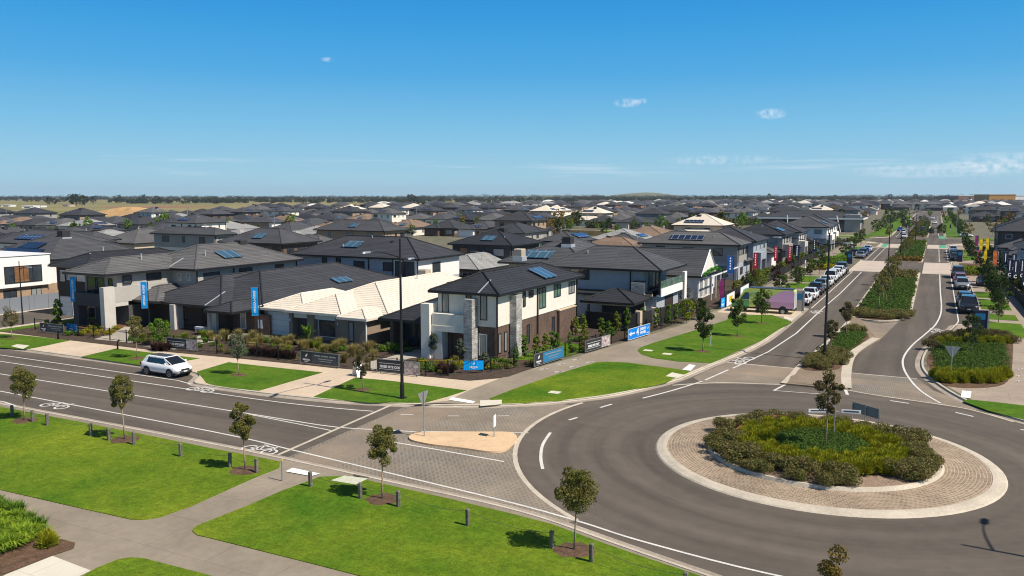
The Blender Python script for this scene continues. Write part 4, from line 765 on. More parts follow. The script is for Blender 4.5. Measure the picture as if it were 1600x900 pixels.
# ================================================================ the rest of the estate
RN = {'charcoal': 'charcoal', 'black': 'black', 'grey': 'grey', 'midgrey': 'slate grey', 'cream': 'cream', 'brown': 'brown', 'light': 'pale grey', 'white': 'white'}
WN = {'render_white': 'white', 'render_cream': 'cream', 'render_beige': 'beige', 'render_grey': 'grey', 'render_taupe': 'taupe', 'brick_brown': 'brown brick', 'brick_dark': 'dark brick', 'brick_tan': 'tan brick', 'brick_red': 'red brick', 'render_dark': 'dark', 'render_stone': 'stone grey', 'weatherboard': 'grey weatherboard'}
def generic(w, d, st, roof, wall, wall2=None, seed=0, split=True, solar=0, cool=True, lod=0, bal=False):
    """house of w x d around its own origin, its street front facing -y"""
    rnd = random.Random(seed); H = House(split); x0, x1, y0, y1 = -w / 2, w / 2, -d / 2, d / 2; wall2 = wall2 or wall; caps = lod < 2
    e = 5.5 if st == 2 else 2.65; kw = dict(pitch=rnd.choice((21, 22.5, 24)), caps=caps)
    if st == 2:
        up = MB().box(x0, x1, y0, y1 - d * .25, 2.85, e, wall); H.part('upper_wall', up); lo = MB().box(x0 + .05, x1 - .05, y0 + .05, y1, G0 - .1, 2.85, wall2); H.part('wall', lo)
        rm, g, _ = hip(x0, x1, y0, y1 - d * .25, e, roof, **kw); H.part('roof', rm, [('gutter', g)]); ymid = y1 - d * .25
        rm, g, _ = hip(x0 + .1, x1 - .1, y1 - d * .45, y1, 2.65, roof, **kw); H.part('rear_roof', rm, [('gutter', g)])
        if bal: H.part('portico', MB().box(x0 + .3, x0 + w * .45, y0 - 1.2, y0 - .01, 2.5, 3.7, wall).box(x0 + .3, x0 + .8, y0 - 1.2, y0 - .6, 0, 2.5, wall).box(x0 + w * .45 - .5, x0 + w * .45, y0 - 1.2, y0 - .6, 0, 2.5, wall))
    else:
        H.part('wall', MB().box(x0, x1, y0 + 1.5, y1, G0 - .1, e, wall).box(x0 + .1, x0 + w * .5, y0, y0 + 1.5, G0 - .1, e, wall2)); ymid = y1
        rm, g, _ = hip(x0, x1, y0 + 1.5, y1, e, roof, **kw); H.part('roof', rm, [('gutter', g)])
        rm, g, _ = hip(x0 + .1, x0 + w * .5, y0, y0 + w * .5, e + .04, roof, **kw); H.part('front_roof', rm, [('gutter', g)])
    fr = rnd.choice(('frame_black', 'frame_black', 'frame_white')); gl = lambda: rnd.choice(('glass', 'glass', 'glass_curtain'))
    f, p = window('-y', y0 + .05, x0 + w * .26, G0 - .1, min(4.6, w * .42), 2.2, fr='frame_grey', gl=rnd.choice(('door_white', 'door_grey', 'door_dark', 'door_grey'))); H.part('garage_door', p, [('door_frame', f)])
    f, p = window('-y', y0 + (1.5 if st == 1 else .05), x0 + w * .58, G0 - .1, 1.1, 2.2, fr=fr, gl='door_dark'); H.part('door', p, [('door_frame', f)])
    addwin(H, '-y', y0 + (1.5 if st == 1 else .05), x0 + w * .8, .7, w * .22, 1.5, fr=fr, gl=gl(), div=2)
    for sx, c in (('+x', x1), ('-x', x0)):
        n = int(d / 5)
        for i in range(n):
            u = y0 + 3 + i * (d - 4) / n + rnd.uniform(-.6, .6)
            if lod < 2 or sx == '+x': addwin(H, sx, c, u, .9, rnd.choice((.7, 1.5, 1.8)), 1.1, fr=fr, gl=gl())
    for i in range(int(w / 5) + 1): addwin(H, '+y', y1, x0 + 2 + i * (w - 4) / max(1, int(w / 5)), .6 if i % 2 else .1, rnd.choice((1.4, 2.4)), 1.6, fr=fr, gl=gl(), div=2)
    if st == 2:
        for i in range(3): addwin(H, '-y', y0, x0 + w * (.2 + .3 * i), 3.7 + .3 * rnd.random(), rnd.choice((.7, 1.5, 1.9)), 1.2, fr=fr, gl=gl(), div=1)
        for sx, c in (('+x', x1), ('-x', x0)):
            for i in range(3): addwin(H, sx, c, y0 + 2 + i * d * .22, 3.9, rnd.choice((.6, 1.2, 1.7)), 1.05, fr=fr, gl=gl())
        for i in range(2): addwin(H, '+y', ymid, x0 + w * (.3 + .4 * i), 3.9, 1.6, 1.1, fr=fr, gl=gl())
    yr = (y0 + 1.5) if st == 1 else y0; pt = kw['pitch']
    if solar == 1: H.part('solar_panel', onroof('+x', x0, x1, yr, ymid, e, yr + (ymid - yr) * .4, 1.0, 5.1, 1.65, 'solar', pitch=pt)); 
    if solar == 2: H.part('solar_panel', onroof('-y', x0, x1, yr, ymid, e, x0 + w * .28, 1.2, w * .36, 1.65, 'solar', pitch=pt))
    if solar == 3: H.part('solar_collector', onroof('-y', x0, x1, yr, ymid, e, x0 + w * .45, 1.3, 2.2, 1.7, 'collector', pitch=pt))
    if solar == 4: H.part('solar_panel', onroof('+y', x0, x1, yr, ymid, e, x0 + w * .8, 1.1, w * .4, 1.65, 'solar', pitch=pt))
    if cool: H.part('air_cooler', cooler(rnd.uniform(-1, 1), (yr + ymid) / 2 + rnd.uniform(.5, 2), e + min(w, ymid - yr) / 2 * .36))
    if lod < 2:
        for k in range(2): H.part('vent_pipe', vent(rnd.uniform(-w * .3, w * .3), yr + 2 + k * 2.5, e + .9 + k * .5))
        H.part('downpipe', downpipe(x1 + .07, y0 + .2, 0, e)); H.part('downpipe', downpipe(x1 + .07, ymid - .3, 0, e))
    return H
occupied = []   # rectangles x0,x1,y0,y1
def occ(x0, x1, y0, y1): occupied.append((x0, x1, y0, y1))
for q in ((-56, -24, 54, 82), (-78, -54, 50, 93), (-105, -89.5, 44, 74), (-45, -24, 75, 99), (-40, -24, 100, 111)): occ(*q)
# ---- mid-distance houses placed one by one: eave pixels (left, near corner, right), eave level
def place(l, nx, ny, r, ze, st, roof, wall, wall2, label, solar=0, cool=True, bal=False, dep=None, wid=None, seed=0):
    xn, yn = at(nx, ny, ze)
    # width from the left pixel on the line y=yn, depth from the right pixel on the line x=xn
    def ray(px): t = math.atan2((px - 800) / FPX, 1.0); a = YAW + pi / 2 - t; return cos(a), sin(a)
    c, s = ray(l); w = wid or max(6, min(24, xn - c / s * yn)); c, s = ray(r); d = dep or max(7, min(26, xn * s / c - yn))
    w -= 1.0; d -= .6
    xn -= .5; yn += .5; H = generic(w, d, st, roof, wall, wall2, seed=seed or int(nx * 7 + ny), solar=solar, cool=cool, bal=bal)
    occ(xn - w, xn, yn, yn + d); return H.build('house', (xn - w / 2, yn + d / 2, 0), label=label, cat='house')
place(80, 133, 419, 250, 5.45, 2, 'black', 'brick_dark', None, 'two-storey house with a wide black roof rising behind the greige balcony house', cool=False, dep=19)
place(93, 118, 401, 190, 5.45, 2, 'midgrey', 'render_grey', 'brick_dark', 'two-storey slate roofed house with solar panels, behind the black roofed house at left', solar=2, dep=12)
place(-20, 96, 384, 118, 5.45, 2, 'midgrey', 'render_white', 'brick_tan', 'two-storey slate roofed house with white side wall just behind the white box-fronted house', solar=2, dep=12)
place(45, 142, 377, 152, 5.45, 2, 'midgrey', 'render_white', 'brick_brown', 'two-storey grey roofed house standing above the white box-fronted house', cool=False)
place(107, 167, 361, 172, 2.7, 1, 'charcoal', 'render_white', None, 'single-storey house with white walls and solar panels, in the left distance', solar=2)
place(235, 335, 368, 341, 5.45, 2, 'midgrey', 'render_grey', 'render_cream', 'two-storey grey roofed house with cream garage end, behind the greige balcony house')
place(340, 440, 382, 492, 5.45, 2, 'midgrey', 'brick_brown', 'brick_dark', 'two-storey brown brick house with solar collector, behind the dark brick house', solar=3, dep=12)
place(344, 402, 365, 440, 3.2, 1, 'light', 'render_grey', None, 'single-storey house with a flat pale grey roof in the middle left distance', cool=False)
place(700, 800, 385, 870, 5.45, 2, 'black', 'render_dark', 'brick_dark', 'two-storey very dark roofed house with teal collector, behind the cream-and-brick corner house', solar=3, dep=14)
place(490, 600, 362, 680, 5.45, 2, 'midgrey', 'brick_tan', 'brick_red', 'two-storey tan brick house seen just above the long charcoal roof', solar=3, dep=12)
place(655, 740, 421, 800, 2.9, 1, 'light', 'render_grey', None, 'single-storey pale grey roofed house tucked behind the corner house', solar=0, dep=15)
place(730, 790, 400, 845, 2.9, 1, 'midgrey', 'brick_dark', None, 'single-storey grey roofed house with solar panels behind the pale grey roof', solar=2, dep=11)
place(915, 1000, 383, 1060, 2.9, 1, 'midgrey', 'render_beige', None, 'single-storey grey roofed house behind the blue-grey house', solar=0, dep=12)
place(838, 900, 379, 965, 5.45, 2, 'midgrey', 'render_cream', 'brick_tan', 'two-storey cream house with slate roof, left of the house with ten solar panels', solar=1, dep=11)
place(997, 1157, 384.5, 1178, 5.45, 2, 'grey', 'render_bluegrey' if False else 'render_grey', 'weatherboard', 'two-storey house with ten blue solar panels on its wide grey roof', solar=2, cool=False)
# ---- west side of the boulevard
row = [(-41, -27.5, 111, 122.5, 1, 'light', 'render_stone', 'render_white', 0, 'single-storey house with pale grey roof and white porch beside the white gabled cottage'),
       (-40, -26.5, 139, 151, 2, 'charcoal', 'render_bluegrey', 'timber_clad', 0, 'two-storey blue-grey house with timber garage panel behind the red flags'),
       (-39, -26, 153.5, 163, 1, 'grey', 'render_beige', 'render_white', 0, 'single-storey beige house with a white porch behind the second red flag'),
       (-39, -26, 165, 176, 2, 'black', 'render_grey', 'brick_dark', 2, 'two-storey black roofed house behind the dark blue flag'),
       (-39, -25, 179, 190, 2, 'charcoal', 'render_stone', 'brick_dark', 0, 'two-storey charcoal roofed house half way up the boulevard on its left side'),
       (-38, -24, 193, 206, 1, 'charcoal', 'render_beige', None, 0, 'single-storey charcoal roofed house before the tall white-walled house'),
       (-37, -23, 210, 224, 2, 'midgrey', 'render_white', 'render_bluegrey', 3, 'tall two-storey white house at the end of the display row'),
       (-38, -24, 229, 243, 2, 'charcoal', 'render_white', 'render_grey', 0, 'two-storey white and grey house on the corner before the cross street')]
for x0, x1, y0, y1, st, rf, wl, w2, so_, lb in row:
    H = generic(y1 - y0, x1 - x0, st, rf, wl, w2, seed=int(y0), solar=so_, cool=(int(y0) % 2 == 0), bal=(st == 2)); occ(x0, x1, y0, y1)
    H.build('display_house' if y0 < 200 else 'house', ((x0 + x1) / 2, (y0 + y1) / 2, 0), pi / 2, label=lb, cat='house')
# long dark modern building beyond the cross street, left of the boulevard
H = House(); x0, x1, y0, y1 = -58, -24, 318, 336
H.part('wall', MB().box(x0, x1, y0, y1, 0, 4.9, 'render_dark').box(x1 - 5, x1 + .2, y0 - .3, y0 + 6, 0, 6.3, 'render_grey')); rm, g, _ = hip(x0, x1, y0, y1, 4.9, 'charcoal', pitch=13, over=1.2, fascia='frame_white', th=.55); H.part('roof', rm, [('gutter', g)])
for i in range(9): addwin(H, '-y', y0, x0 + 2.5 + i * 3.3, .5, 2.6, 3.6, gl='glass', div=2)
H.part('porch_post', MB().tube([(-30, 315.5, 0), (-31.5, 315.5, 6)], .18, 'metal_white')); H.part('porch_post', MB().tube([(-38, 315.5, 0), (-39.5, 315.5, 6)], .18, 'metal_white')); H.part('porch_post', MB().tube([(-48, 315.5, 0), (-48.4, 315.5, 6)], .18, 'metal_white'))
H.build('sales_centre', (0, 0, 0), label='long low dark building with white eaves beyond the cross street', cat='building'); occ(-62, -22, 300, 340)
# ---- east side of the boulevard
rowE = [(12, 30, 118, 131, 1, 'charcoal', 'render_bluegrey', 'render_dark', 0, 'charcoal roofed blue-grey house nearest the right edge behind the navy flags'),
        (11.5, 30, 137, 150, 2, 'charcoal', 'render_bluegrey', 'render_dark', 0, 'two-storey blue-grey house behind the row of navy flags'),
        (12, 30, 160, 174, 1, 'midgrey', 'render_taupe', 'render_dark', 0, 'single-storey taupe house with slate roof behind the yellow flags'),
        (12, 32, 184, 198, 1, 'midgrey', 'render_bluegrey', 'render_grey', 0, 'single-storey blue-grey house with solar panels on the right of the boulevard'),
        (12, 32, 204, 216, 2, 'charcoal', 'render_dark', 'brick_dark', 0, 'two-storey dark house on the right before the cross street'),
        (14, 40, 224, 240, 2, 'charcoal', 'brick_brown', 'brick_dark', 0, 'large brown brick building with charcoal roof on the corner of the cross street')]
for x0, x1, y0, y1, st, rf, wl, w2, so_, lb in rowE:
    H = generic(y1 - y0, x1 - x0, st, rf, wl, w2, seed=int(y0) + 5, solar=so_, cool=False, bal=False); occ(x0, x1, y0, y1)
    H.build('house', ((x0 + x1) / 2, (y0 + y1) / 2, 0), -pi / 2, label=lb, cat='house')
H = House(); H.part('canopy', MB().add([(9.6, 139, 3.4), (14, 137, 4.6), (14, 145, 4.6), (9.6, 145, 3.4), (9.6, 139, 3.25), (14, 137, 4.45), (14, 145, 4.45), (9.6, 145, 3.25)], [(0, 1, 2, 3), (7, 6, 5, 4), (0, 4, 5, 1), (1, 5, 6, 2), (2, 6, 7, 3), (3, 7, 4, 0)], 'frame_white'))
for p in ((9.8, 139.2), (9.8, 144.8)): H.part('post', MB().box(p[0] - .06, p[0] + .06, p[1] - .06, p[1] + .06, .1, 3.3, 'frame_white'))
H.build('shade_sail', (0, 0, 0), label='white sloping shade canopy in front of the two-storey blue-grey house on the right', cat='canopy')
occ(-24, 10.5, 40, 800); occ(-200, -14, 245, 292); occ(8, 400, 245, 290); occ(-91, -78.5, 40, 250); occ(-700, 30, 0, 56)

# ---- prototypes and fill
def w2p(x, y, z=0):
    c, s = cos(-YAW), sin(-YAW); a = x * c - y * s; b = x * s + y * c
    d = b * cos(PITCH) - (z - CAMH) * sin(PITCH); u = b * sin(PITCH) + (z - CAMH) * cos(PITCH)
    return (800 + FPX * a / d, 450 - FPX * u / d, d) if d > 1 else (0, 0, -1)
specs = []
rnd = random.Random(11)
roofs = ['charcoal'] * 6 + ['midgrey'] * 6 + ['black'] * 2 + ['grey'] * 3 + ['light', 'cream', 'brown']
wls = ['brick_brown', 'brick_tan', 'render_cream', 'render_cream', 'render_white', 'render_white', 'render_beige', 'render_grey', 'brick_dark', 'brick_red', 'render_stone']
for i in range(20):
    specs.append(dict(w=rnd.choice((10.5, 11, 11.6, 12.4)), d=rnd.choice((14, 15, 16, 17)), st=2 if i % 7 in (1, 4) else 1, roof=roofs[i], wall=rnd.choice(wls), wall2=rnd.choice(wls), seed=100 + i, solar=rnd.choice((0, 0, 1, 2, 3, 4)), cool=rnd.random() < .35, bal=rnd.random() < .5))
def overlaps(x0, x1, y0, y1, pad=0.8):
    return any(x0 < b + pad and x1 > a - pad and y0 < d + pad and y1 > c - pad for a, b, c, d in occupied)
cells = []
rnd = random.Random(5)
def limit_px(px):   # photo row below which the houses stop, from the left edge to the right
    pts = [(-400, 350), (0, 349.5), (150, 349), (220, 347), (300, 341), (430, 333), (640, 326), (900, 320.5), (1200, 318.5), (1450, 318.5), (2000, 318.5)]
    for (a, b), (c, d) in zip(pts, pts[1:]):
        if a <= px <= c: return b + (d - b) * (px - a) / (c - a)
    return 336
# blocks of lots with streets between; some blocks run the other way
bx0 = -1500
bi = 0
BW, BD = 118, 62
for iy in range(0, 36):
    for ix in range(-16, 8):
        ox = ix * BW + (iy % 3) * 26 - 26; oy = 94 + iy * BD + (ix % 2) * 21
        r2 = random.Random(ix * 91 + iy * 7)
        vert = r2.random() < .3; lots = []
        if not vert:
            x = ox + 4
            while x < ox + BW - 14 - 8:
                fw = r2.choice((12.4, 13, 13.6, 15))
                lots.append((x + fw / 2, oy + 14 + r2.uniform(-1, 1), 0, fw)); lots.append((x + fw / 2, oy + 37 + r2.uniform(-1, 1), pi, fw)); x += fw
        else:
            yy = oy + 3
            while yy < oy + BD - 12 - 6:
                fw = r2.choice((12.4, 13, 13.6))
                for k, (cx, rz) in enumerate(((12, -pi / 2), (38, pi / 2), (64, -pi / 2), (90, pi / 2))): lots.append((ox + cx, yy + fw / 2, rz, fw))
                yy += fw
        for (cx, cy, rz, fw) in lots:
            px, py, d = w2p(cx, cy)
            if d < 60 or px < -70 or px > 1690: continue
            if py < limit_px(px): continue
            cells.append((d, cx, cy, rz, fw, px, py))
cells.sort()
picked = []
for d, cx, cy, rz, fw, px, py in cells:
    hw, hd = (6.2, 8.6) if abs(sin(rz)) < .5 else (8.6, 6.2)
    if overlaps(cx - hw, cx + hw, cy - hd, cy + hd): continue
    if d < 900 and rnd.random() < .04: continue
    occupied_ok = True
    picked.append((d, cx, cy, rz, px, py))
NSPLIT, NTOT = 34, 262
protos_hi, protos_lo = {}, {}
def third(px): return 'left' if px < 540 else 'middle' if px < 1070 else 'right'
namecount = {}
far_mb = MB(); farv = []
for i, (d, cx, cy, rz, px, py) in enumerate(picked):
    k = rnd.randrange(20) if rnd.random() < .93 else rnd.choice((17, 18, 19)); 
    if k >= 17 and rnd.random() < .55: k = rnd.randrange(17)
    sp = specs[k]
    if i < NTOT:
        s_lab = f"{'two' if sp['st'] == 2 else 'single'}-storey {WN.get(sp['wall'], 'grey')} house with {RN[sp['roof']]} roof"
        extra = {0: '', 1: ' and side solar panels', 2: ' and solar panels', 3: ' and solar collector', 4: ''}[sp['solar']]
        band = 'just behind the display houses' if d < 170 else 'in the middle distance' if d < 300 else 'in far rows'
        band = {'just behind the display houses': 'near', 'in the middle distance': 'middle distance', 'in far rows': 'far'}[band]
        ex = 'solar-panelled ' if sp['solar'] in (1, 2) else ''
        lab = f"{ex}{'two' if sp['st'] == 2 else 'single'}-storey {WN.get(sp['wall'], 'grey')} house with {RN[sp['roof']]} roof, {band}, {third(px)}"
        n = sum(1 for _ in ()) 
        if i < NSPLIT:
            if k not in protos_hi:
                o = generic(**sp, split=True, lod=1).build('house', (cx, cy, 0), rz); protos_hi[k] = o
            else: o = copy_tree(protos_hi[k]); o.location = (cx, cy, 0); o.rotation_euler = (0, 0, rz)
        else:
            if k not in protos_lo:
                o = generic(**sp, split=False, lod=2).build('house', (cx, cy, 0), rz); protos_lo[k] = o
            else: o = copy_tree(protos_lo[k]); o.location = (cx, cy, 0); o.rotation_euler = (0, 0, rz)
        namecount.setdefault(lab, []).append((px, o))
        tag(o, lab, 'house', 'houses of the estate behind the display village')
    else: farv.append((d, cx, cy, rz, k))
words = ['first', 'second', 'third', 'fourth', 'fifth', 'sixth', 'seventh', 'eighth', 'ninth', 'tenth', 'eleventh', 'twelfth', 'thirteenth', 'fourteenth', 'fifteenth', 'sixteenth', 'seventeenth', 'eighteenth', 'nineteenth']
for lab, lst in namecount.items():   # look-alikes are told apart by their order from the left
    if len(lst) > 1:
        lst.sort(key=lambda t: t[0])
        for j, (px, o) in enumerate(lst): o['label'] = lab + f' side, {words[j] if j < 19 else "last"} from left'
# the far mass of houses: simple hipped boxes
FV, FF, FM = [], [], []
fr_ = random.Random(3)
rmats = ['roof_charcoal', 'roof_midgrey', 'roof_grey', 'roof_black', 'roof_light', 'roof_cream', 'roof_white', 'roof_brown']
wmats = ['render_white', 'render_white', 'render_cream', 'render_cream', 'render_beige', 'brick_brown', 'brick_tan', 'render_grey', 'brick_dark', 'brick_red']
fm = MB()
for d, cx, cy, rz, k in farv:
    w, dd = fr_.uniform(10, 12.5), fr_.uniform(13, 17); st = fr_.random() < .28; e = 5.5 if st else 2.8
    if abs(sin(rz)) > .5: w, dd = dd, w
    rmx = fr_.choices(rmats, (7, 8, 7, 3, 2.4, 1, .9, 1))[0]; wm = fr_.choice(wmats)
    x0, x1, y0, y1 = cx - w / 2, cx + w / 2, cy - dd / 2, cy + dd / 2; r = min(w, dd) / 2; h = r * .42; o = .5
    fm.add([(x0, y0, 0), (x1, y0, 0), (x1, y1, 0), (x0, y1, 0), (x0, y0, e), (x1, y0, e), (x1, y1, e), (x0, y1, e)], [(0, 1, 5, 4), (1, 2, 6, 5), (2, 3, 7, 6), (3, 0, 4, 7)], wm)
    X0, X1, Y0, Y1 = x0 - o, x1 + o, y0 - o, y1 + o
    if w > dd: a, b = (X0 + r, cy, e + h), (X1 - r, cy, e + h); fs = [(0, 1, 5, 4), (2, 3, 4, 5), (1, 2, 5), (3, 0, 4)]
    else: a, b = (cx, Y0 + r, e + h), (cx, Y1 - r, e + h); fs = [(1, 2, 5, 4), (3, 0, 4, 5), (0, 1, 4), (2, 3, 5)]
    fm.add([(X0, Y0, e), (X1, Y0, e), (X1, Y1, e), (X0, Y1, e), a, b], fs + [(3, 2, 1, 0)], rmx)
    for j in range(2):
        ww = fr_.uniform(1.5, 3.5); u = x0 + 1 + fr_.random() * (w - 5); zz = .7 if j == 0 or not st else 3.6
        fm.box(u, u + ww, y0 - .05, y0 - .005, zz, zz + 1.5, 'glass'); u = y0 + 1 + fr_.random() * (dd - 5); fm.box(x1 + .005, x1 + .05, u, u + ww * .7, zz, zz + 1.2, 'glass')
    if fr_.random() < .12:
        q = onroof('+x' if fr_.random() < .5 else '-y', x0, x1, y0, y1, e, (y0 if 0 else cy) if False else (cy - 1), 1, 4, 1.6, 'solar') if w <= dd else onroof('-y', x0, x1, y0, y1, e, cx - 2, 1, 4, 1.6, 'solar'); fm.merge(q)
fm.build('far_houses', kind='stuff', label='mass of dark roofed suburban houses reaching towards the horizon', cat='houses')
print('houses picked', len(picked), 'far', len(farv), 'd at split', picked[NSPLIT][0], 'd last', picked[min(NTOT, len(picked) - 1)][0])
# commercial buildings and sheds near the horizon
def farbox(name, px0, px1, pyt, pyb, dist_py, depth, m, label, roof=None, cat='building', rows=0):
    x0, y0 = at(px0, dist_py); x1, y1 = at(px1, dist_py); p0, p1 = Vector((x0, y0)), Vector((x1, y1)); u = (p1 - p0).normalized(); v = Vector((-u.y, u.x)); L = (p1 - p0).length
    dd = w2p(x0, y0)[2]; h = max(2, (dist_py - pyt) / FPX * dd); mb = MB().box(0, L, 0, depth, 0, h, m)
    rt = empty(name, (x0, y0, 0), math.atan2(u.y, u.x), label=label, cat=cat); mb.build('wall', rt)
    MB().box(-.4, L + .4, -.4, depth + .4, h, h + h * .08, roof or m).build('roof', rt)
    n = max(1, int(L / 12)); 
    for i in range(min(n, 6)):
        a = L * (i + .3) / min(n, 6); f, p = window('-y', 0, a + 2, h * .2, min(6, L / n * .6), h * .35, gl='glass', proud=.1); o = f.build('window', rt); p.build('pane', o)
    return rt
mat('gold_clad', (.44, .22, .035), .6, .3, tile=(1.2, 30, .03, (.15, .08, .02), .2, .85))
farbox('shopping_centre', 1545, 1586, 305, 319, 320, 40, 'gold_clad', 'bronze-coloured box building near the horizon at right')
farbox('warehouse', 1497, 1548, 306.5, 318, 319, 60, 'brick_red', 'dark red building with white roof beside the bronze box near the horizon', 'render_white')
farbox('warehouse', 1586, 1640, 306.5, 318, 319, 60, 'render_white', 'long white-roofed building at the right edge near the horizon', 'render_white')
farbox('warehouse', 1065, 1112, 318.5, 326, 327, 18, 'render_white', 'long white building among the far roofs, centre right', 'render_white')
farbox('warehouse', 1016, 1042, 315.0, 321, 321.5, 18, 'render_cream', 'small cream building among the far roofs below the hill', 'render_cream')
farbox('warehouse', 1238, 1268, 318.0, 328, 329, 14, 'render_bluegrey', 'pale blue-grey block among the far roofs, left of the boulevard', 'render_white')
farbox('farm_shed', 34, 52, 321.5, 325, 325.5, 12, 'render_white', 'white farm shed across the dry paddock, left one', 'render_white', 'shed'); farbox('farm_shed', 52, 64, 321, 323.5, 324, 12, 'render_white', 'white farm shed across the dry paddock, middle one', 'render_white', 'shed'); farbox('farm_shed', 95, 109, 319.5, 322.5, 323, 12, 'render_beige', 'beige farm shed beside the tall paddock trees', 'render_beige', 'shed')
farbox('farm_shed', 2, 16, 320, 322.5, 323, 12, 'render_white', 'small white shed at the far left of the paddock', 'render_white', 'shed')
x, y = at(1515, 322); d = w2p(x, y)[2]; rt = empty('tower', (x, y, 0), label='slim white and red tower among the far roofs at right', cat='tower')
MB().tube([(0, 0, 0), (0, 0, 9)], 2.2, 'render_white', 12).build('shaft', rt); MB().tube([(0, 0, 5), (0, 0, 7.5)], 2.26, 'brick_red', 12).build('band', rt); MB().tube([(0, 0, 9), (0, 0, 10.6), (0, 0, 11.6)], [1.4, 1.2, .2], 'frame_black', 12).build('top', rt)
# ================================================================ plants
def leafmat(n, c, var=.35, c2=None, rough=.6, tr=.25):
    mat(n, c, .85, .06, noise=[(2.2, .75, c2 or tuple(v * .55 for v in c)), (9, var)], trans=tr)
leafmat('leaf_gum', (.135, .150, .035), c2=(.190, .150, .050)); leafmat('leaf_dark', (.055, .090, .022)); leafmat('leaf_street', (.095, .135, .030), c2=(.055, .085, .02)); leafmat('leaf_bright', (.13, .23, .025), c2=(.07, .14, .02)); leafmat('leaf_yellowgreen', (.20, .245, .020), c2=(.10, .15, .015)); leafmat('leaf_tussock', (.34, .33, .020), c2=(.17, .22, .015))
leafmat('leaf_orange', (.24, .15, .03), c2=(.11, .10, .03)); leafmat('leaf_bronze', (.105, .110, .040), c2=(.16, .105, .050)); leafmat('leaf_grevillea', (.140, .160, .045), c2=(.21, .145, .065)); leafmat('leaf_purple', (.045, .025, .024), c2=(.09, .04, .03)); leafmat('leaf_gold', (.34, .27, .10), c2=(.22, .21, .06)); leafmat('leaf_deep', (.100, .165, .030), c2=(.050, .105, .022)); leafmat('leaf_strap', (.26, .36, .03), c2=(.10, .20, .02)); leafmat('leaf_yellow', (.36, .28, .015), c2=(.16, .19, .02)); leafmat('leaf_far', (.045, .060, .030), .3); leafmat('leaf_silver', (.15, .18, .12))
mat('bark_pale', (.36, .27, .19), .85, .15, noise=[(14, .3)]); mat('bark_brown', (.14, .095, .065), .9, .1, noise=[(14, .35)]); mat('bark_grey', (.24, .21, .18), .9, .1, noise=[(14, .3)])
def leaves(rs, centers, radii, n, size, m, up=.0, flat=1.0, long=1.0):
    """n folded leaf faces spread through blobs; numpy arrays"""
    centers = np.asarray(centers, float); radii = np.asarray(radii, float); k = rs.randint(0, len(centers), n)
    d = rs.normal(size=(n, 3)); d /= np.linalg.norm(d, axis=1)[:, None]; r = rs.uniform(.35, 1.0, n) ** .6
    rad = radii[k]; rad = rad if rad.ndim == 2 else np.stack([rad] * 3, 1); p = centers[k] + d * rad * r[:, None] * np.array([1, 1, flat])
    a = rs.normal(size=(n, 3)); a[:, 2] = a[:, 2] * .6 + up; a /= np.linalg.norm(a, axis=1)[:, None]
    b = np.cross(a, d + rs.normal(size=(n, 3)) * .5); b /= np.linalg.norm(b, axis=1)[:, None] + 1e-9
    s = size * rs.uniform(.6, 1.3, n)[:, None]; L = a * s * long; W_ = b * s * .5
    v = np.stack([p - L * .5, p - L * .05 + W_, p + L * .5, p - L * .05 - W_], 1).reshape(-1, 3)
    return v, np.arange(n * 4).reshape(-1, 4), m
def blades(rs, bases, n, length, m, lean=.6, width=.05, droop=.35):
    """strap leaves leaving the ground in tufts"""
    bases = np.asarray(bases, float); k = rs.randint(0, len(bases), n); p = bases[k].copy(); an = rs.uniform(0, 2 * pi, n); l = length * rs.uniform(.6, 1.15, n); le = lean * rs.uniform(.15, 1.0, n)
    d = np.stack([np.cos(an), np.sin(an), np.zeros(n)], 1); sd = np.stack([-np.sin(an), np.cos(an), np.zeros(n)], 1) * width
    p[:, :2] += d[:, :2] * rs.uniform(0, .06, n)[:, None]
    m1 = p + d * (l * le * .45)[:, None] + np.array([0, 0, 1]) * (l * .6)[:, None]; t = p + d * (l * le)[:, None] + np.array([0, 0, 1]) * (l * (1 - droop * le))[:, None]
    v = np.stack([p - sd, p + sd, m1 + sd * .8, m1 - sd * .8, t, t], 1)
    V = np.stack([p - sd * .7, p + sd * .7, m1 + sd, m1 - sd, t + sd * .12, t - sd * .12], 1).reshape(-1, 3); i = np.arange(n)[:, None] * 6
    F = np.concatenate([i + np.array([[0, 1, 2, 3]]), i + np.array([[3, 2, 4, 5]])])
    return V, F, m
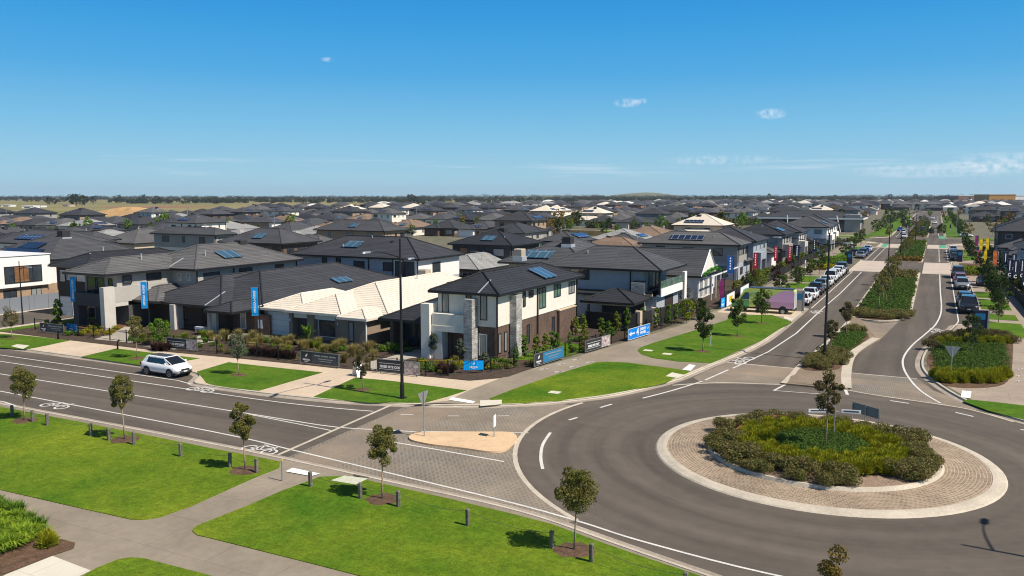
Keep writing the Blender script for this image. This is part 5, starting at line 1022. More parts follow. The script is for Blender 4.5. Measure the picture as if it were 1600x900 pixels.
def tree(name, h, cw, seed, leaf, bark='bark_pale', base=.38, n=1500, ls=.10, clumps=14, trunk_r=.035, lean=.03, loc=(0, 0, 0), squash=1.0, stake=False, **k):
    rs = np.random.RandomState(seed); rt = empty(name, loc, **k); tb = MB(); zc = h * (base + 1) / 2; hh = h * (1 - base) / 2
    lx, ly = rs.uniform(-lean, lean, 2) * h
    path = [(0, 0, -.05), (lx * .3 + .01, ly * .3, h * base * .5), (lx * .7, ly * .7, h * base), (lx, ly, zc + hh * .4)]
    tb.tube(path, [trunk_r * 1.35, trunk_r, trunk_r * .8, trunk_r * .3], bark, 7)
    cs, rr = [], []
    for i in range(clumps):
        a = i * 2.4 + rs.uniform(-.4, .4); t = (i + .5) / clumps; z = -1 + 2 * t; prof = math.sqrt(max(0.05, 1 - abs(z) ** 2.2)) * (1.0 if z < .3 else .95)
        q = prof * rs.uniform(.35, .88); c = (lx + cw / 2 * q * cos(a), ly + cw / 2 * q * sin(a), zc + hh * z * .80 + rs.uniform(-.06, .06) * h); cs.append(c)
        rr.append(cw * rs.uniform(.10, .23)); 
        st = min(max(h * base * .9, c[2] - hh * .8), zc); tb.tube([(lx * .8, ly * .8, st), ((c[0] + lx) / 2, (c[1] + ly) / 2, (st + c[2]) / 2 + .05), c], [trunk_r * .45, trunk_r * .3, trunk_r * .12], bark, 5)
    tb.build('trunk', rt, smooth=True)
    cr = MB(); v, f, m = leaves(rs, cs, rr, n, ls, leaf, squash); cr.arr.append((v, f, m)); cr.build('crown', rt)
    if stake:
        for sx in (-.35, .35): MB().box(sx - .02, sx + .02, -.02, .02, 0, 1.3, 'bark_brown').build('stake', rt)
    return rt
def mulch_ring(x, y, r=.75, z=.135):
    rs = random.Random(int(x * 77 + y * 13)); n = 22; pts = [(x + r * rs.uniform(.82, 1.15) * cos(2 * pi * i / n), y + r * .9 * rs.uniform(.82, 1.15) * sin(2 * pi * i / n)) for i in range(n)]
    m = MB(); vs = [(p[0], p[1], z) for p in pts] + [(x + (p[0] - x) * .45, y + (p[1] - y) * .45, z + .035) for p in pts] + [(x, y, z + .04)]
    m.add(vs, [(i, (i + 1) % n, n + (i + 1) % n, n + i) for i in range(n)] + [(n + i, n + (i + 1) % n, 2 * n) for i in range(n)], 'mulch'); m.build('mulch_ring', kind='structure')
# young gums on the park side of the left road
near_t = [(38, 657, 3.0, 1.55, 'leaf_gum', 'first young gum from the left on the park lawn'), (195, 687, 3.45, 1.25, 'leaf_gum', 'narrow young gum, second from the left on the park lawn'), (383, 735, 3.2, 1.3, 'leaf_gum', 'young gum beside the white bicycle marking on the park lawn edge'),
          (597, 780, 3.1, 1.45, 'leaf_gum', 'young gum behind the pale drain cover on the park lawn'), (897, 860, 2.95, 1.75, 'leaf_gum', 'broad round young gum nearest the roundabout on the park lawn')]
for i, (px, py, h, cw, lf, lb) in enumerate(near_t):
    x, y = at(px, py, .13); tree('young_gum_tree', h, cw, 20 + i, lf, base=(.50, .52, .50, .52, .54)[i], n=7500, ls=.06, clumps=19, loc=(x, y, .13), label=lb, cat='tree', group='young gums along the park edge'); mulch_ring(x, y)
x, y = at(1306, 864, 4.1); tree('young_gum_tree', 4.0, 1.25, 31, 'leaf_orange', n=6500, ls=.055, clumps=17, loc=(x, y, .13), label='bronze-orange topped young gum at the bottom edge of the photo', cat='tree', group='young gums along the park edge')
# verge trees on the house side
vt = [(19, 528, 2.7, 1.7, 'leaf_bronze', 'small bronze-leaved tree on the far left verge'), (214, 560, 3.7, 1.5, 'leaf_gum', 'slim tree on the verge left of the white car'), (373, 586, 2.95, 1.6, 'leaf_silver', 'small grey-green tree on the verge right of the white car'), (567, 609, 2.7, 1.3, 'leaf_bronze', 'small sparse tree on the verge beside the tall street lamp')]
for i, (px, py, h, cw, lf, lb) in enumerate(vt):
    x, y = at(px, py, .13); tree('verge_tree', h, cw, 60 + i, lf, base=.40, n=2600, ls=.075, clumps=13, trunk_r=.025, loc=(x, y, .13), label=lb, cat='tree'); mulch_ring(x, y, .6)
wt_ = [(1098, 549, 3.8, 1.75, 'first dark leafy tree on the curved lawn beside the side path', .25), (1152, 525, 3.6, 1.8, 'second dark leafy tree on the curved lawn, further up the boulevard', .25), (1190, 505, 3.5, 2.1, 'spreading dark tree in front of the green and pink van', .28)]
for i, (px, py, h, cw, lb, bs) in enumerate(wt_):
    x, y = at(px, py, .13); tree('street_tree', h, cw, 80 + i, 'leaf_street' if i != 0 else 'leaf_dark', 'bark_grey', base=bs, n=3000, ls=.115, clumps=20, trunk_r=.04, loc=(x, y, .13), label=lb, cat='tree', squash=.8); mulch_ring(x, y, .6)
x, y = at(1246, 539, .13)
for i, (px, py, h, cw, lf, lb) in enumerate(((1290, 703, 4.0, 1.45, 'leaf_bronze', 'bronze-leaved tree rising from the middle of the roundabout'), (1322, 526, 3.4, 1.5, 'leaf_bronze', 'taller bronze-leaved tree on the small planted island'), (1297, 553, 2.9, 1.3, 'leaf_bronze', 'shorter bronze-leaved tree on the small planted island beside the lamp'),
          (1516, 552, 3.5, 2.1, 'leaf_dark', 'dark bushy tree behind the give-way sign on the right garden bed'), (1560, 503, 3.4, 1.9, 'leaf_dark', 'dark tree on the right verge beside the dark sign totem'))):
    x, y = at(px, py, .15 if i else .55); tree('street_tree', h, cw, 100 + i, lf, 'bark_pale' if i < 3 else 'bark_grey', base=.52 if i == 0 else .42 if i < 3 else .2, n=3600, ls=.08, clumps=17, trunk_r=.03, loc=(x, y, .15 if i else .5), label=lb, cat='tree')
# repeats: prototypes outside nothing, the first copy is the prototype itself
def repeat(kind, protos, spots, group, labels, cat, scale=(.85, 1.15)):
    rr = random.Random(kind + group); cnt = {}
    for i, s in enumerate(spots):
        j = rr.randrange(len(protos)); lb = labels(i, s) if callable(labels) else labels
        if protos[j][1] is None: o = protos[j][0](); protos[j][1] = o
        else: o = copy_tree(protos[j][1])
        z = s[2] if len(s) > 2 else .13; o.location = (s[0], s[1], z); sc = rr.uniform(*scale) * (s[3] if len(s) > 3 else 1); o.scale = (sc * rr.uniform(.92, 1.08), sc * rr.uniform(.92, 1.08), sc); o.rotation_euler = (0, 0, rr.uniform(0, 6.28)); tag(o, lb, cat, group)
def P(*fs): return [[f, None] for f in fs]
ORD = ['first', 'second', 'third', 'fourth', 'fifth', 'sixth', 'seventh', 'eighth', 'ninth', 'tenth', 'eleventh', 'twelfth', 'thirteenth', 'fourteenth', 'fifteenth', 'sixteenth', 'seventeenth', 'eighteenth', 'nineteenth', 'twentieth']
def nth(i): return ORD[i] if i < 20 else f'{i + 1}th'
west = [(-16.4, 104.5), (-16.6, 120), (-16.5, 131), (-16.6, 143), (-17, 186), (-17, 197), (-16.8, 208), (-17, 219), (-17, 231), (-17.5, 241)]
repeat('st', P(*[lambda s=s: tree('street_tree', 3.7, 2.0, s, 'leaf_street', 'bark_grey', base=.25, n=750, ls=.2, clumps=14) for s in (201, 202)]), [(x, y) for x, y in west], 'street trees on the left verge of the boulevard', lambda i, s: f'dark street tree on the boulevard left verge, {nth(i)} beyond the van', 'tree')
east = [(6.8, 104.5), (6.8, 111), (6.6, 118), (6.8, 125.5), (6.6, 133), (6.8, 142), (6.9, 168), (6.7, 188), (6.8, 197), (6.7, 206), (6.6, 216), (6.8, 226), (6.8, 240)]
repeat('st', P(*[lambda s=s: tree('street_tree', 3.7, 2.1, s, 'leaf_dark', 'bark_grey', base=.2, n=800, ls=.2, clumps=16) for s in (211, 212)]), [(x, y) for x, y in east], 'street trees on the right verge of the boulevard', lambda i, s: f'dark street tree on the boulevard right verge, {nth(i)} beyond the sign totem', 'tree')
med = [(-5.3, 103), (-4.8, 106.5), (-5.3, 111), (-5.0, 124), (-5.4, 131), (-5.1, 137), (-5.2, 145), (-5.4, 187), (-5.1, 196), (-5.2, 208), (-5.3, 220), (-5.1, 233), (-5.2, 247), (-5.2, 256), (-5.2, 300), (-5.2, 316), (-5, 332), (-5, 350), (-5.2, 372), (-5, 395), (-5, 420), (-5, 450)]
repeat('mt', P(*[lambda s=s: tree('median_tree', 3.9, 1.6, s, 'leaf_gum', 'bark_pale', base=.4, n=750, ls=.13, clumps=12) for s in (221, 222, 223)]), med, 'slim bronze trees along the boulevard median', lambda i, s: f'slim bronze-leaved tree in the boulevard median strip, {nth(i)} from the near end', 'tree')
far = [(x, y) for y in list(range(296, 620, 24)) for x in (-17.5, 7.5)]
repeat('ft', P(*[lambda s=s: tree('street_tree', 4.6, 3.0, s, 'leaf_street', 'bark_grey', base=.22, n=350, ls=.35, clumps=12) for s in (231, 232)]), far, 'street trees beyond the cross street', lambda i, s: f'street tree beyond the cross street, {nth(i // 2)} along the {"left" if s[0] < 0 else "right"} side', 'tree')

# --- planting beds
def shrub(name, w, h, n, ls, leaf, seed, up=.4, flat=1.0):
    def f():
        rs = np.random.RandomState(seed); cs = [(rs.uniform(-.3, .3) * w, rs.uniform(-.3, .3) * w, h * rs.uniform(.35, .6)) for _ in range(6)]
        m = MB(); m.arr.append(leaves(rs, cs, [[w * .3, w * .3, h * .42]] * 6, n, ls, leaf, up)); return m.build(name)
    return f
def tuft(name, r, h, n, leaf, seed, width=.02, lean=.9, droop=.4):
    def f():
        rs = np.random.RandomState(seed); b = [(rs.uniform(-.35, .35) * r, rs.uniform(-.35, .35) * r, 0) for _ in range(7)]
        m = MB(); m.arr.append(blades(rs, b, n, h, leaf, lean, width, droop)); return m.build(name)
    return f
def dome(name, r, h, n, leaf, seed, ls=.11):
    """soft rounded tussock: fine upright blades radiating over a dome"""
    def f():
        rs = np.random.RandomState(seed); d = rs.normal(size=(n, 3)); d[:, 2] = np.abs(d[:, 2]) + .1; d /= np.linalg.norm(d, axis=1)[:, None]
        p0 = d * np.array([r, r, h]) * rs.uniform(.45, .8, n)[:, None]; p1 = p0 + d * np.array([r, r, h]) * .35 + rs.normal(size=(n, 3)) * .03 + np.array([0, 0, .03]); s = np.cross(d, rs.normal(size=(n, 3))); s /= np.linalg.norm(s, axis=1)[:, None]; s *= .012 + .25 * ls * .3
        V = np.stack([p0 - s, p0 + s, p1 + s * .4, p1 - s * .4], 1).reshape(-1, 3); m = MB(); m.arr.append((V, np.arange(n * 4).reshape(-1, 4), leaf)); return m.build(name)
    return f
rr = random.Random(44)
sp_o, sp_y = [], []
for ring_r, n in ((5.05, 26), (4.35, 20)):
    for i in range(n):
        a = 2 * pi * i / n + rr.uniform(-.06, .06); dg = math.degrees(a) % 360
        if ring_r > 4.5 and 292 < dg < 318: continue
        if ring_r < 4.5 and (296 < dg < 312): continue
        if 150 < dg < 172 and ring_r < 4.5: continue
        sp_o.append((RX + ring_r * cos(a) + rr.uniform(-.15, .15), RY + ring_r * sin(a) + rr.uniform(-.15, .15), .30 if ring_r > 4.5 else .38))
for ring_r, n in ((3.75, 32), (3.2, 28), (2.6, 20)):
    for i in range(n):
        a = 2 * pi * i / n + rr.uniform(-.08, .08)
        sp_y.append((RX + ring_r * cos(a) + rr.uniform(-.1, .1), RY + ring_r * sin(a) + rr.uniform(-.1, .1), .44))
for k, dg in enumerate((322, 330, 338)):
    sp_y.append((RX + 4.1 * cos(R(dg)), RY + 4.1 * sin(R(dg)), .36))
repeat('gr', P(*[shrub('low_shrub', 1.35, .66, 3600, .055, 'leaf_grevillea', s, 1.0) for s in (1, 2, 3)]), sp_o, 'low grey-green shrubs ringing the roundabout', 'low sprawling grey-green shrub in the outer ring of the roundabout planting', 'shrub', (.75, 1.35))
repeat('ye', P(*[dome('grass_tussock', .44, .50, 1500, 'leaf_tussock', s) for s in (4, 5, 6)]), sp_y, 'yellow-green tussocks inside the roundabout', 'rounded yellow-green tussock inside the shrub ring of the roundabout', 'grass', (.85, 1.2))
def cover(name, pts_fn, n, ls, leaf, h, label, seed, z=.5, up=.5):
    rs = np.random.RandomState(seed); P_ = np.array([pts_fn(rs) for _ in range(max(60, n // 40))]); c = np.column_stack([P_, np.full(len(P_), z + h * .5)])
    m = MB(); m.arr.append(leaves(rs, c, [[.38, .38, h * .6]] * len(c), n, ls, leaf, up)); return m.build(name, kind='stuff', label=label, cat='ground cover')
def indisc(cx, cy, r): 
    def f(rs):
        a = rs.uniform(0, 2 * pi); q = r * math.sqrt(rs.uniform()); return cx + q * cos(a), cy + q * sin(a)
    return f
def inpoly(poly, pad=0):
    xs = [p[0] for p in poly]; ys = [p[1] for p in poly]
    def inside(x, y):
        c = False; j = len(poly) - 1
        for i in range(len(poly)):
            xi, yi = poly[i]; xj, yj = poly[j]
            if (yi > y) != (yj > y) and x < (xj - xi) * (y - yi) / (yj - yi) + xi: c = not c
            j = i
        return c
    def f(rs):
        while True:
            x, y = rs.uniform(min(xs), max(xs)), rs.uniform(min(ys), max(ys))
            if inside(x, y): return x, y
    return f
cover('ground_cover', indisc(RX, RY, 2.0), 26000, .065, 'leaf_deep', .40, 'deep green ground cover filling the centre of the roundabout', 7, .52)
mat('corten', (.22, .075, .035), .8, .2, noise=[(3, .25), (12, .2)])
ce = curve([at(1147, 684, .5), at(1153, 677, .5), at(1166, 669, .5), at(1190, 661, .5), at(1220, 657, .5), at(1246, 657, .5)], 4); m = MB(); m.strip(ce, -.04, -.04 + 1e-4, .35, .82, 'corten'); m.strip(ce, .04 - 1e-4, .04, .82, .35, 'corten'); m.strip(ce, -.04, .04, .82, .82, 'corten'); tag(m.build('steel_edging'), 'curved rusty steel garden edging inside the roundabout planting', 'garden edging')
# small island, right bed, medians
b1 = [at(1256, 578), at(1275, 562), at(1297, 548), at(1318, 551), at(1321, 565), at(1312, 577), at(1285, 581)]
b1b = [at(1297, 545), at(1312, 528), at(1330, 522), at(1352, 527), at(1340, 540), at(1326, 552), at(1310, 550)]
def scatter(poly, n, seed, z, mind=.5):
    rs = np.random.RandomState(seed); f = inpoly(poly); o = []; t = 0
    while len(o) < n and t < 4000:
        x, y = f(rs); t += 1
        if all((x - a[0]) ** 2 + (y - a[1]) ** 2 > mind ** 2 for a in o): o.append((x, y, z))
    return o
repeat('gr', P(*[shrub('low_shrub', 1.2, .66, 2400, .062, 'leaf_grevillea', s, .3) for s in (11, 12)]), scatter(b1, 16, 1, .13, .62), 'low shrubs at the near end of the small island', 'low sprawling grey-green shrub below the lamp on the small planted island', 'shrub', (1.0, 1.2))
cover('ground_cover', inpoly(b1b), 14000, .075, 'leaf_deep', .40, 'deep green ground cover on the far half of the small planted island', 8, .14)
repeat('gr2', P(*[shrub('low_shrub', 1.15, .75, 1200, .1, 'leaf_grevillea', s, .3) for s in (13,)]), [(*at(1322, 523), .13), (*at(1333, 520.5), .13), (*at(1344, 523), .13)], 'low shrubs at the far end of the small island', 'low brownish shrub at the far end of the small planted island', 'shrub', (1.0, 1.15))
ib = inpoly([at(1462, 575), at(1460, 550), at(1475, 540), at(1570, 543), at(1576, 565), at(1570, 585), at(1530, 590), at(1470, 586)]); cover('ground_cover', ib, 32000, .085, 'leaf_deep', .36, 'deep green ground cover in the middle of the right garden bed', 9, .14, .9)
fr1 = [at(1463 + i * 10.5, 592 + (i % 2) * 3 + (3 if 2 < i < 9 else 0)) for i in range(11)] + [at(1470 + i * 11, 598 + (i % 2) * 2) for i in range(9)]
repeat('ye', P(*[dome('grass_tussock', .48, .62, 1500, 'leaf_tussock', s) for s in (14, 15)]), [(*p, .13) for p in fr1], 'yellow-green tussocks along the front of the right bed', 'rounded yellow-green tussock along the near edge of the right garden bed', 'grass', (1.0, 1.25))
fr2 = [at(1468 + i * 15, 541 - (i % 2) * 3) for i in range(8)]
repeat('ye', P(*[dome('grass_tussock', .48, .62, 1500, 'leaf_tussock', s) for s in (16,)]), [(*p, .13) for p in fr2], 'yellow-green tussocks along the back of the right bed', 'rounded yellow-green tussock towards the back of the right garden bed', 'grass', (1.0, 1.25))
fr3 = [at(1457, 548), at(1466, 538), at(1478, 533), at(1492, 531), at(1508, 530), at(1524, 530), at(1540, 530), at(1556, 531), at(1570, 533), at(1578, 538)]
repeat('gr', P(*[shrub('low_shrub', 1.5, .8, 3000, .06, 'leaf_bronze', s, .3) for s in (17, 18)]), [(*p, .13) for p in fr3], 'brownish shrubs at the back of the right bed', 'low bronze-brown shrub along the back edge of the right garden bed', 'shrub', (1.0, 1.2))
repeat('gr', P(*[shrub('low_shrub', 1.5, .7, 2600, .065, 'leaf_grevillea', s, .3) for s in (21, 22)]), [(-7 + 1.1 * (i % 5) + .2 * (i // 5), 94.6 + 1.4 * (i // 5) + (1.0 if i % 5 in (0, 4) else 0), .13) for i in range(15)], 'brownish low shrubs at the near tip of the median', 'low brownish shrub at the near rounded tip of the boulevard median', 'shrub', (1.0, 1.2))
cover('ground_cover', inpoly([(-7.3, 99), (-2.5, 99), (-2.2, 104), (-2.2, 142), (-7.4, 142)]), 42000, .13, 'leaf_deep', .30, 'deep green planting along the near boulevard median strip', 10, .14, .8)
cover('ground_cover', inpoly([(-7.4, 142), (-2.2, 142), (-2.2, 154), (-7.4, 154)]), 3500, .26, 'leaf_grevillea', .6, 'brownish low planting at the far end of the near median strip', 12, .14, .8)
cover('ground_cover', inpoly([(-7.4, 181), (-2.2, 181), (-2.2, 190), (-7.4, 190)]), 3000, .26, 'leaf_orange', .6, 'orange-brown low planting at the start of the second median strip', 13, .14, .8)
cover('ground_cover', inpoly([(-7.4, 188), (-2.2, 188), (-2.2, 255), (-7.4, 255)]), 26000, .23, 'leaf_deep', .5, 'green planting along the second median strip', 14, .14, .8)
cover('ground_cover', inpoly([(-7.4, 255), (-2.2, 255), (-2.2, 261), (-7.4, 261)]), 1500, .34, 'leaf_yellowgreen', .6, 'yellow-green planting at the far tip of the second median strip', 15, .14, .8)
cover('ground_cover', inpoly([(-7.4, 292), (-2.2, 292), (-2.2, 468), (-7.4, 468)]), 9000, .5, 'leaf_street', .6, 'green planting in the median beyond the cross street', 16, .14, .8)
cover('ground_cover', inpoly([(4.6, 154), (8.6, 154), (8.6, 166), (4.6, 166)]), 4000, .24, 'leaf_yellowgreen', .7, 'yellow-green planting beside the raised crossing, right of the boulevard', 17, .14, .8)
cover('ground_cover', inpoly([(-19.6, 153), (-15, 153), (-15, 160), (-19.6, 160)]), 2600, .24, 'leaf_yellow', .6, 'yellow planting before the raised crossing, left of the boulevard', 18, .14, .8)
cover('ground_cover', inpoly([(-19.6, 160), (-15, 160), (-15, 179), (-19.6, 179)]), 6000, .26, 'leaf_bright', .8, 'green planting beside the raised crossing, left of the boulevard', 19, .14, .8)
# lower left bed
lb_ = [(x, y, .12) for x, y in (at(5, 838), at(20, 842), at(12, 822), at(0, 812), at(35, 834), at(42, 850), at(18, 862), at(-8, 850), at(-6, 868), at(30, 822), at(50, 842), at(28, 850))]
repeat('str', P(*[tuft('strap_leaf_plant', .5, .62, 420, 'leaf_strap', s, .022, 1.1, .55) for s in (31, 32)]), lb_, 'strap-leaved clumps in the bottom left bed', 'bright green strap-leaved clump in the bottom left garden bed', 'plant', (.8, 1.1))
repeat('str2', P(tuft('strap_leaf_plant', .5, .58, 420, 'leaf_bright', 33, .022, .7, .4)), [(*at(8, 806), .12), (*at(26, 812), .12), (*at(44, 826), .12), (*at(57, 836), .12), (*at(-6, 800), .12)], 'dark strap-leaved clumps at the back of the bottom left bed', 'dark green strap-leaved clump at the back of the bottom left bed', 'plant')
x, y = at(75, 858); o = dome('grass_tussock', .36, .6, 1200, 'leaf_tussock', 34)(); o.location = (x, y, .12); tag(o, 'lone round tussock beside the bark mulch in the bottom left bed', 'grass')
# --- front gardens of the display houses
def column(seed, leaf='leaf_bright', h=1.9, w=.62):
    return lambda: tree('column_shrub', h, w, seed, leaf, 'bark_brown', base=.06, n=900, ls=.105, clumps=16, trunk_r=.02)
cols = [(812, 577), (824, 563), (843, 560), (857, 556), (868, 552), (876, 553), (894, 550), (903, 526), (915, 523), (918, 536), (943, 530), (955, 537), (967, 523), (985, 520), (1008, 512), (1030, 517), (1047, 512), (1060, 508)]
repeat('col', P(column(41), column(42), column(43, 'leaf_yellowgreen', 1.8, .7)), [(at(a, b)[0] - .25, at(a, b)[1], .13, 1.0 if i < 7 else 1.15) for i, (a, b) in enumerate(cols)], 'upright shrubs inside the side fence of the corner house', lambda i, s: f'upright leafy green shrub inside the side fence, {nth(i)} counting away from the corner', 'shrub', (.85, 1.1))
big = [((251, 540), 2.3, 2.0, 'leaf_bright', 'large bright green bush in front of the dark brick house'), ((92, 508), 2.6, 1.1, 'leaf_bright', 'upright green sapling beside the dark balcony house'), ((720, 570), 2.0, .9, 'leaf_silver', 'young olive tree in front of the dark red front door'), ((678, 560), 2.1, .9, 'leaf_silver', 'young olive tree in front of the black sliding doors'), ((757, 578), 1.4, .8, 'leaf_silver', 'small olive bush beside the blue fence sign'), ((1073, 505), 2.6, 1.8, 'leaf_yellowgreen', 'big yellow-green bush at the end of the dark timber fence'), ((1095, 500), 2.4, 1.8, 'leaf_dark', 'dark round bush on the path edge before the white gabled cottage'), ((1068, 478), 3.2, 1.6, 'leaf_silver', 'grey-green sapling in front of the white gabled cottage'), ((1185, 455), 3.4, 2.6, 'leaf_yellowgreen', 'large yellow-green bush behind the red flags'), ((1245, 445), 2.6, 2.4, 'leaf_street', 'green bush below the dark blue flag'), ((1215, 450), 2.4, 2.2, 'leaf_purple', 'dark purple bush below the second red flag'), ((74, 470), 4.6, 2.4, 'leaf_silver', 'tall sparse gum in front of the grey fence of the white house')]
for i, ((px, py), h, cw, lf, lb) in enumerate(big):
    x, y = at(px, py, .13); tree('garden_tree' if h > 2 else 'garden_shrub', h, cw, 300 + i, lf, 'bark_brown', base=.12 if i not in (2, 3, 11) else .35, n=1300, ls=.13, clumps=16, trunk_r=.025, loc=(x, y, .13), label=lb, cat='tree' if i in (2, 3, 11, 7, 1) else 'bush')
def between(x0, x1, y0, y1, n, seed):
    rs = np.random.RandomState(seed); return [(rs.uniform(x0, x1), rs.uniform(y0, y1), .12) for _ in range(n)]
repeat('gold', P(*[tuft('ornamental_grass', .45, .95, 420, 'leaf_gold', s, .012, .55, .3) for s in (51, 52)]), [(*at(430 + i * 13 + (i % 2) * 4, 545 + i * 1.6 - (i % 3) * 5), .12) for i in range(13)] + [(*at(330 + i * 11, 534 + (i % 2) * 5), .12) for i in range(8)], 'tall golden grasses in the front gardens', 'tall feathery golden grass clump in the front garden behind the fence', 'grass', (.8, 1.15))
repeat('phor', P(*[tuft('spiky_flax', .35, .85, 160, 'leaf_purple', s, .03, .9, .3) for s in (53, 54)]), [(*at(395 + i * 9, 557 + i * .9), .12) for i in range(8)] + [(*at(697, 588), .12), (*at(690, 583), .12), (*at(706, 585), .12)] + [(*at(240 + i * 6, 549 + (i % 2) * 2), .12, .9) for i in range(5)], 'dark purple flax clumps inside the front fence', 'dark purple spiky flax inside the front fence', 'plant', (.85, 1.1))
repeat('agave', P(tuft('agave', .3, .6, 60, 'leaf_bright', 55, .05, .9, .2)), [(*at(287, 533), .12), (*at(303, 536), .12), (*at(321, 538), .12), (*at(613, 548), .12), (*at(350, 520), .12)], 'pale agaves in the front gardens', 'pale green agave rosette in the front gardens', 'plant')
repeat('yel', P(*[shrub('low_shrub', .8, .45, 500, .08, 'leaf_yellow', s, .4) for s in (56, 57)]), [(*at(130 + i * 6.5, 526 - (i % 3) * 4), .12) for i in range(9)] + [(*at(662 + i * 11, 572 + (i % 2) * 3), .12) for i in range(6)] + [(*at(745 + i * 12, 577 + (i % 2) * 3), .12) for i in range(3)], 'low yellow flowering shrubs in the front gardens', 'low yellow shrub in the display village front gardens', 'shrub', (.8, 1.2))
repeat('grn', P(*[shrub('low_shrub', .8, .5, 500, .09, 'leaf_bright', s, .4) for s in (58, 59)]) + P(shrub('low_shrub', .8, .45, 500, .08, 'leaf_grevillea', 60, .4)), [(*at(100 + i * 8, 522 + (i % 2) * 4), .12) for i in range(4)] + [(*at(205 + i * 9, 534 + (i % 2) * 4), .12) for i in range(4)] + [(*at(345 + i * 12, 552 + (i % 2) * 3), .12) for i in range(4)] + [(*at(580 + i * 10, 552 - (i % 2) * 6), .12) for i in range(7)] + [(*at(640 + i * 14, 579 + (i % 2) * 2), .12) for i in range(4)] + [(*at(770 + i * 9, 573 + (i % 2) * 5), .12) for i in range(4)], 'low green shrubs in the front gardens', 'low green shrub in the display village front gardens', 'shrub', (.8, 1.3))
gp = inpoly([at(300, 545), at(402, 556), at(540, 574), at(555, 552), at(520, 543), at(440, 538), at(360, 533), at(310, 530)]); gp2 = inpoly([at(205, 534), at(250, 543), at(300, 549), at(305, 532), at(235, 524)]); gp3 = inpoly([at(600, 583), at(665, 589), at(765, 581), at(800, 574), at(775, 566), at(660, 566), at(640, 570)]); gp4 = inpoly([at(60, 515), at(140, 527), at(170, 518), at(110, 505), at(70, 503)]); gp5 = inpoly([at(815, 576), at(905, 551), at(1015, 520), at(1075, 500), at(1040, 498), at(985, 508), at(905, 532), at(880, 545), at(800, 570)])
rsg = np.random.RandomState(17)
def some(f, n): return [(*f(rsg), .12) for _ in range(n)]
repeat('gA', P(*[shrub('low_shrub', .7, .45, 700, .065, l, s, .4) for s, l in ((62, 'leaf_bright'), (63, 'leaf_grevillea'), (64, 'leaf_street'), (65, 'leaf_yellowgreen'))]), some(gp, 46) + some(gp2, 16) + some(gp3, 34) + some(gp4, 18) + some(gp5, 26), 'small mounding shrubs filling the front gardens', 'small mounding shrub among the front garden planting', 'shrub', (.6, 1.25))
repeat('gB', P(*[tuft('ornamental_grass', .4, .8, 420, l, s, .012, .6, .3) for s, l in ((66, 'leaf_gold'), (67, 'leaf_yellowgreen'))]), some(gp, 22) + some(gp2, 5), 'grass clumps filling the front gardens', 'wispy grass clump among the front garden planting', 'grass', (.7, 1.15))
x, y = at(482, 540, .12); m = MB(); rs = np.random.RandomState(61); m.arr.append(blades(rs, [(0, 0, .5)], 26, 1.5, 'leaf_bright', .7, .11, .35)); b = m.build('banana_plant', loc=(x, y, .12)); tag(b, 'broad-leaved banana-like plant before the cream roofed house', 'plant'); b2 = MB().tube([(0, 0, 0), (0, 0, .7)], .06, 'bark_brown', 8).build('stem', b)
repeat('gard', P(*[lambda s=s, l=l: tree('garden_shrub', 1.7, 1.5, s, l, 'bark_brown', base=.1, n=420, ls=.17, clumps=12) for s, l in ((71, 'leaf_bright'), (72, 'leaf_yellowgreen'), (73, 'leaf_purple'), (74, 'leaf_street'))]), [(-23.3 + .9 * (i % 2) - .2, 112 + i * 3.6, .12) for i in range(36)], 'shrubs in the gardens behind the dark fence of the boulevard', lambda i, s: f'garden shrub behind the dark boulevard fence, {nth(i)} beyond the white gabled cottage', 'shrub', (.8, 1.3))
repeat('gardE', P(*[lambda s=s, l=l: tree('garden_shrub', 1.8, 1.6, s, l, 'bark_brown', base=.1, n=420, ls=.17, clumps=12) for s, l in ((75, 'leaf_dark'), (76, 'leaf_dark'), (77, 'leaf_street'))]), [(10.6 + .5 * (i % 2), 118 + i * 4.3, .12) for i in range(24)], 'shrubs in the gardens on the right of the boulevard', lambda i, s: f'dark garden shrub on the right of the boulevard, {nth(i)} from the near end', 'shrub', (.8, 1.3))
# street trees among the houses
rs_ = random.Random(9); sp = []
for k in range(6000):
    if len(sp) >= 230: break
    px, py = (rs_.uniform(0, 1600), 306 + rs_.uniform(15, 66)) if k % 3 else (rs_.uniform(860, 1340), rs_.uniform(350, 362)); 
    if py < limit_px(px) + 2: continue
    x, y = at(px, py)
    if any(a - .5 < x < b + .5 and c - .5 < y < d + .5 for a, b, c, d in occupied[:-5]) : continue
    if any(abs(x - q[1]) < 7.5 and abs(y - q[2]) < 9 for q in picked): continue
    sp.append((x, y, -.03, 1 + (rs_.random() < .15) * .5))
print('estate trees', len(sp))
repeat('et', P(*[lambda s=s, l=l: tree('estate_tree', 4.2, 3.0, s, l, 'bark_grey', base=.2, n=260, ls=.4, clumps=11) for s, l in ((81, 'leaf_street'), (82, 'leaf_dark'), (83, 'leaf_orange'), (84, 'leaf_bright'))]), sp, 'small trees among the roofs of the estate', lambda i, s: 'small tree among the roofs of the estate', 'tree', (.7, 1.25))
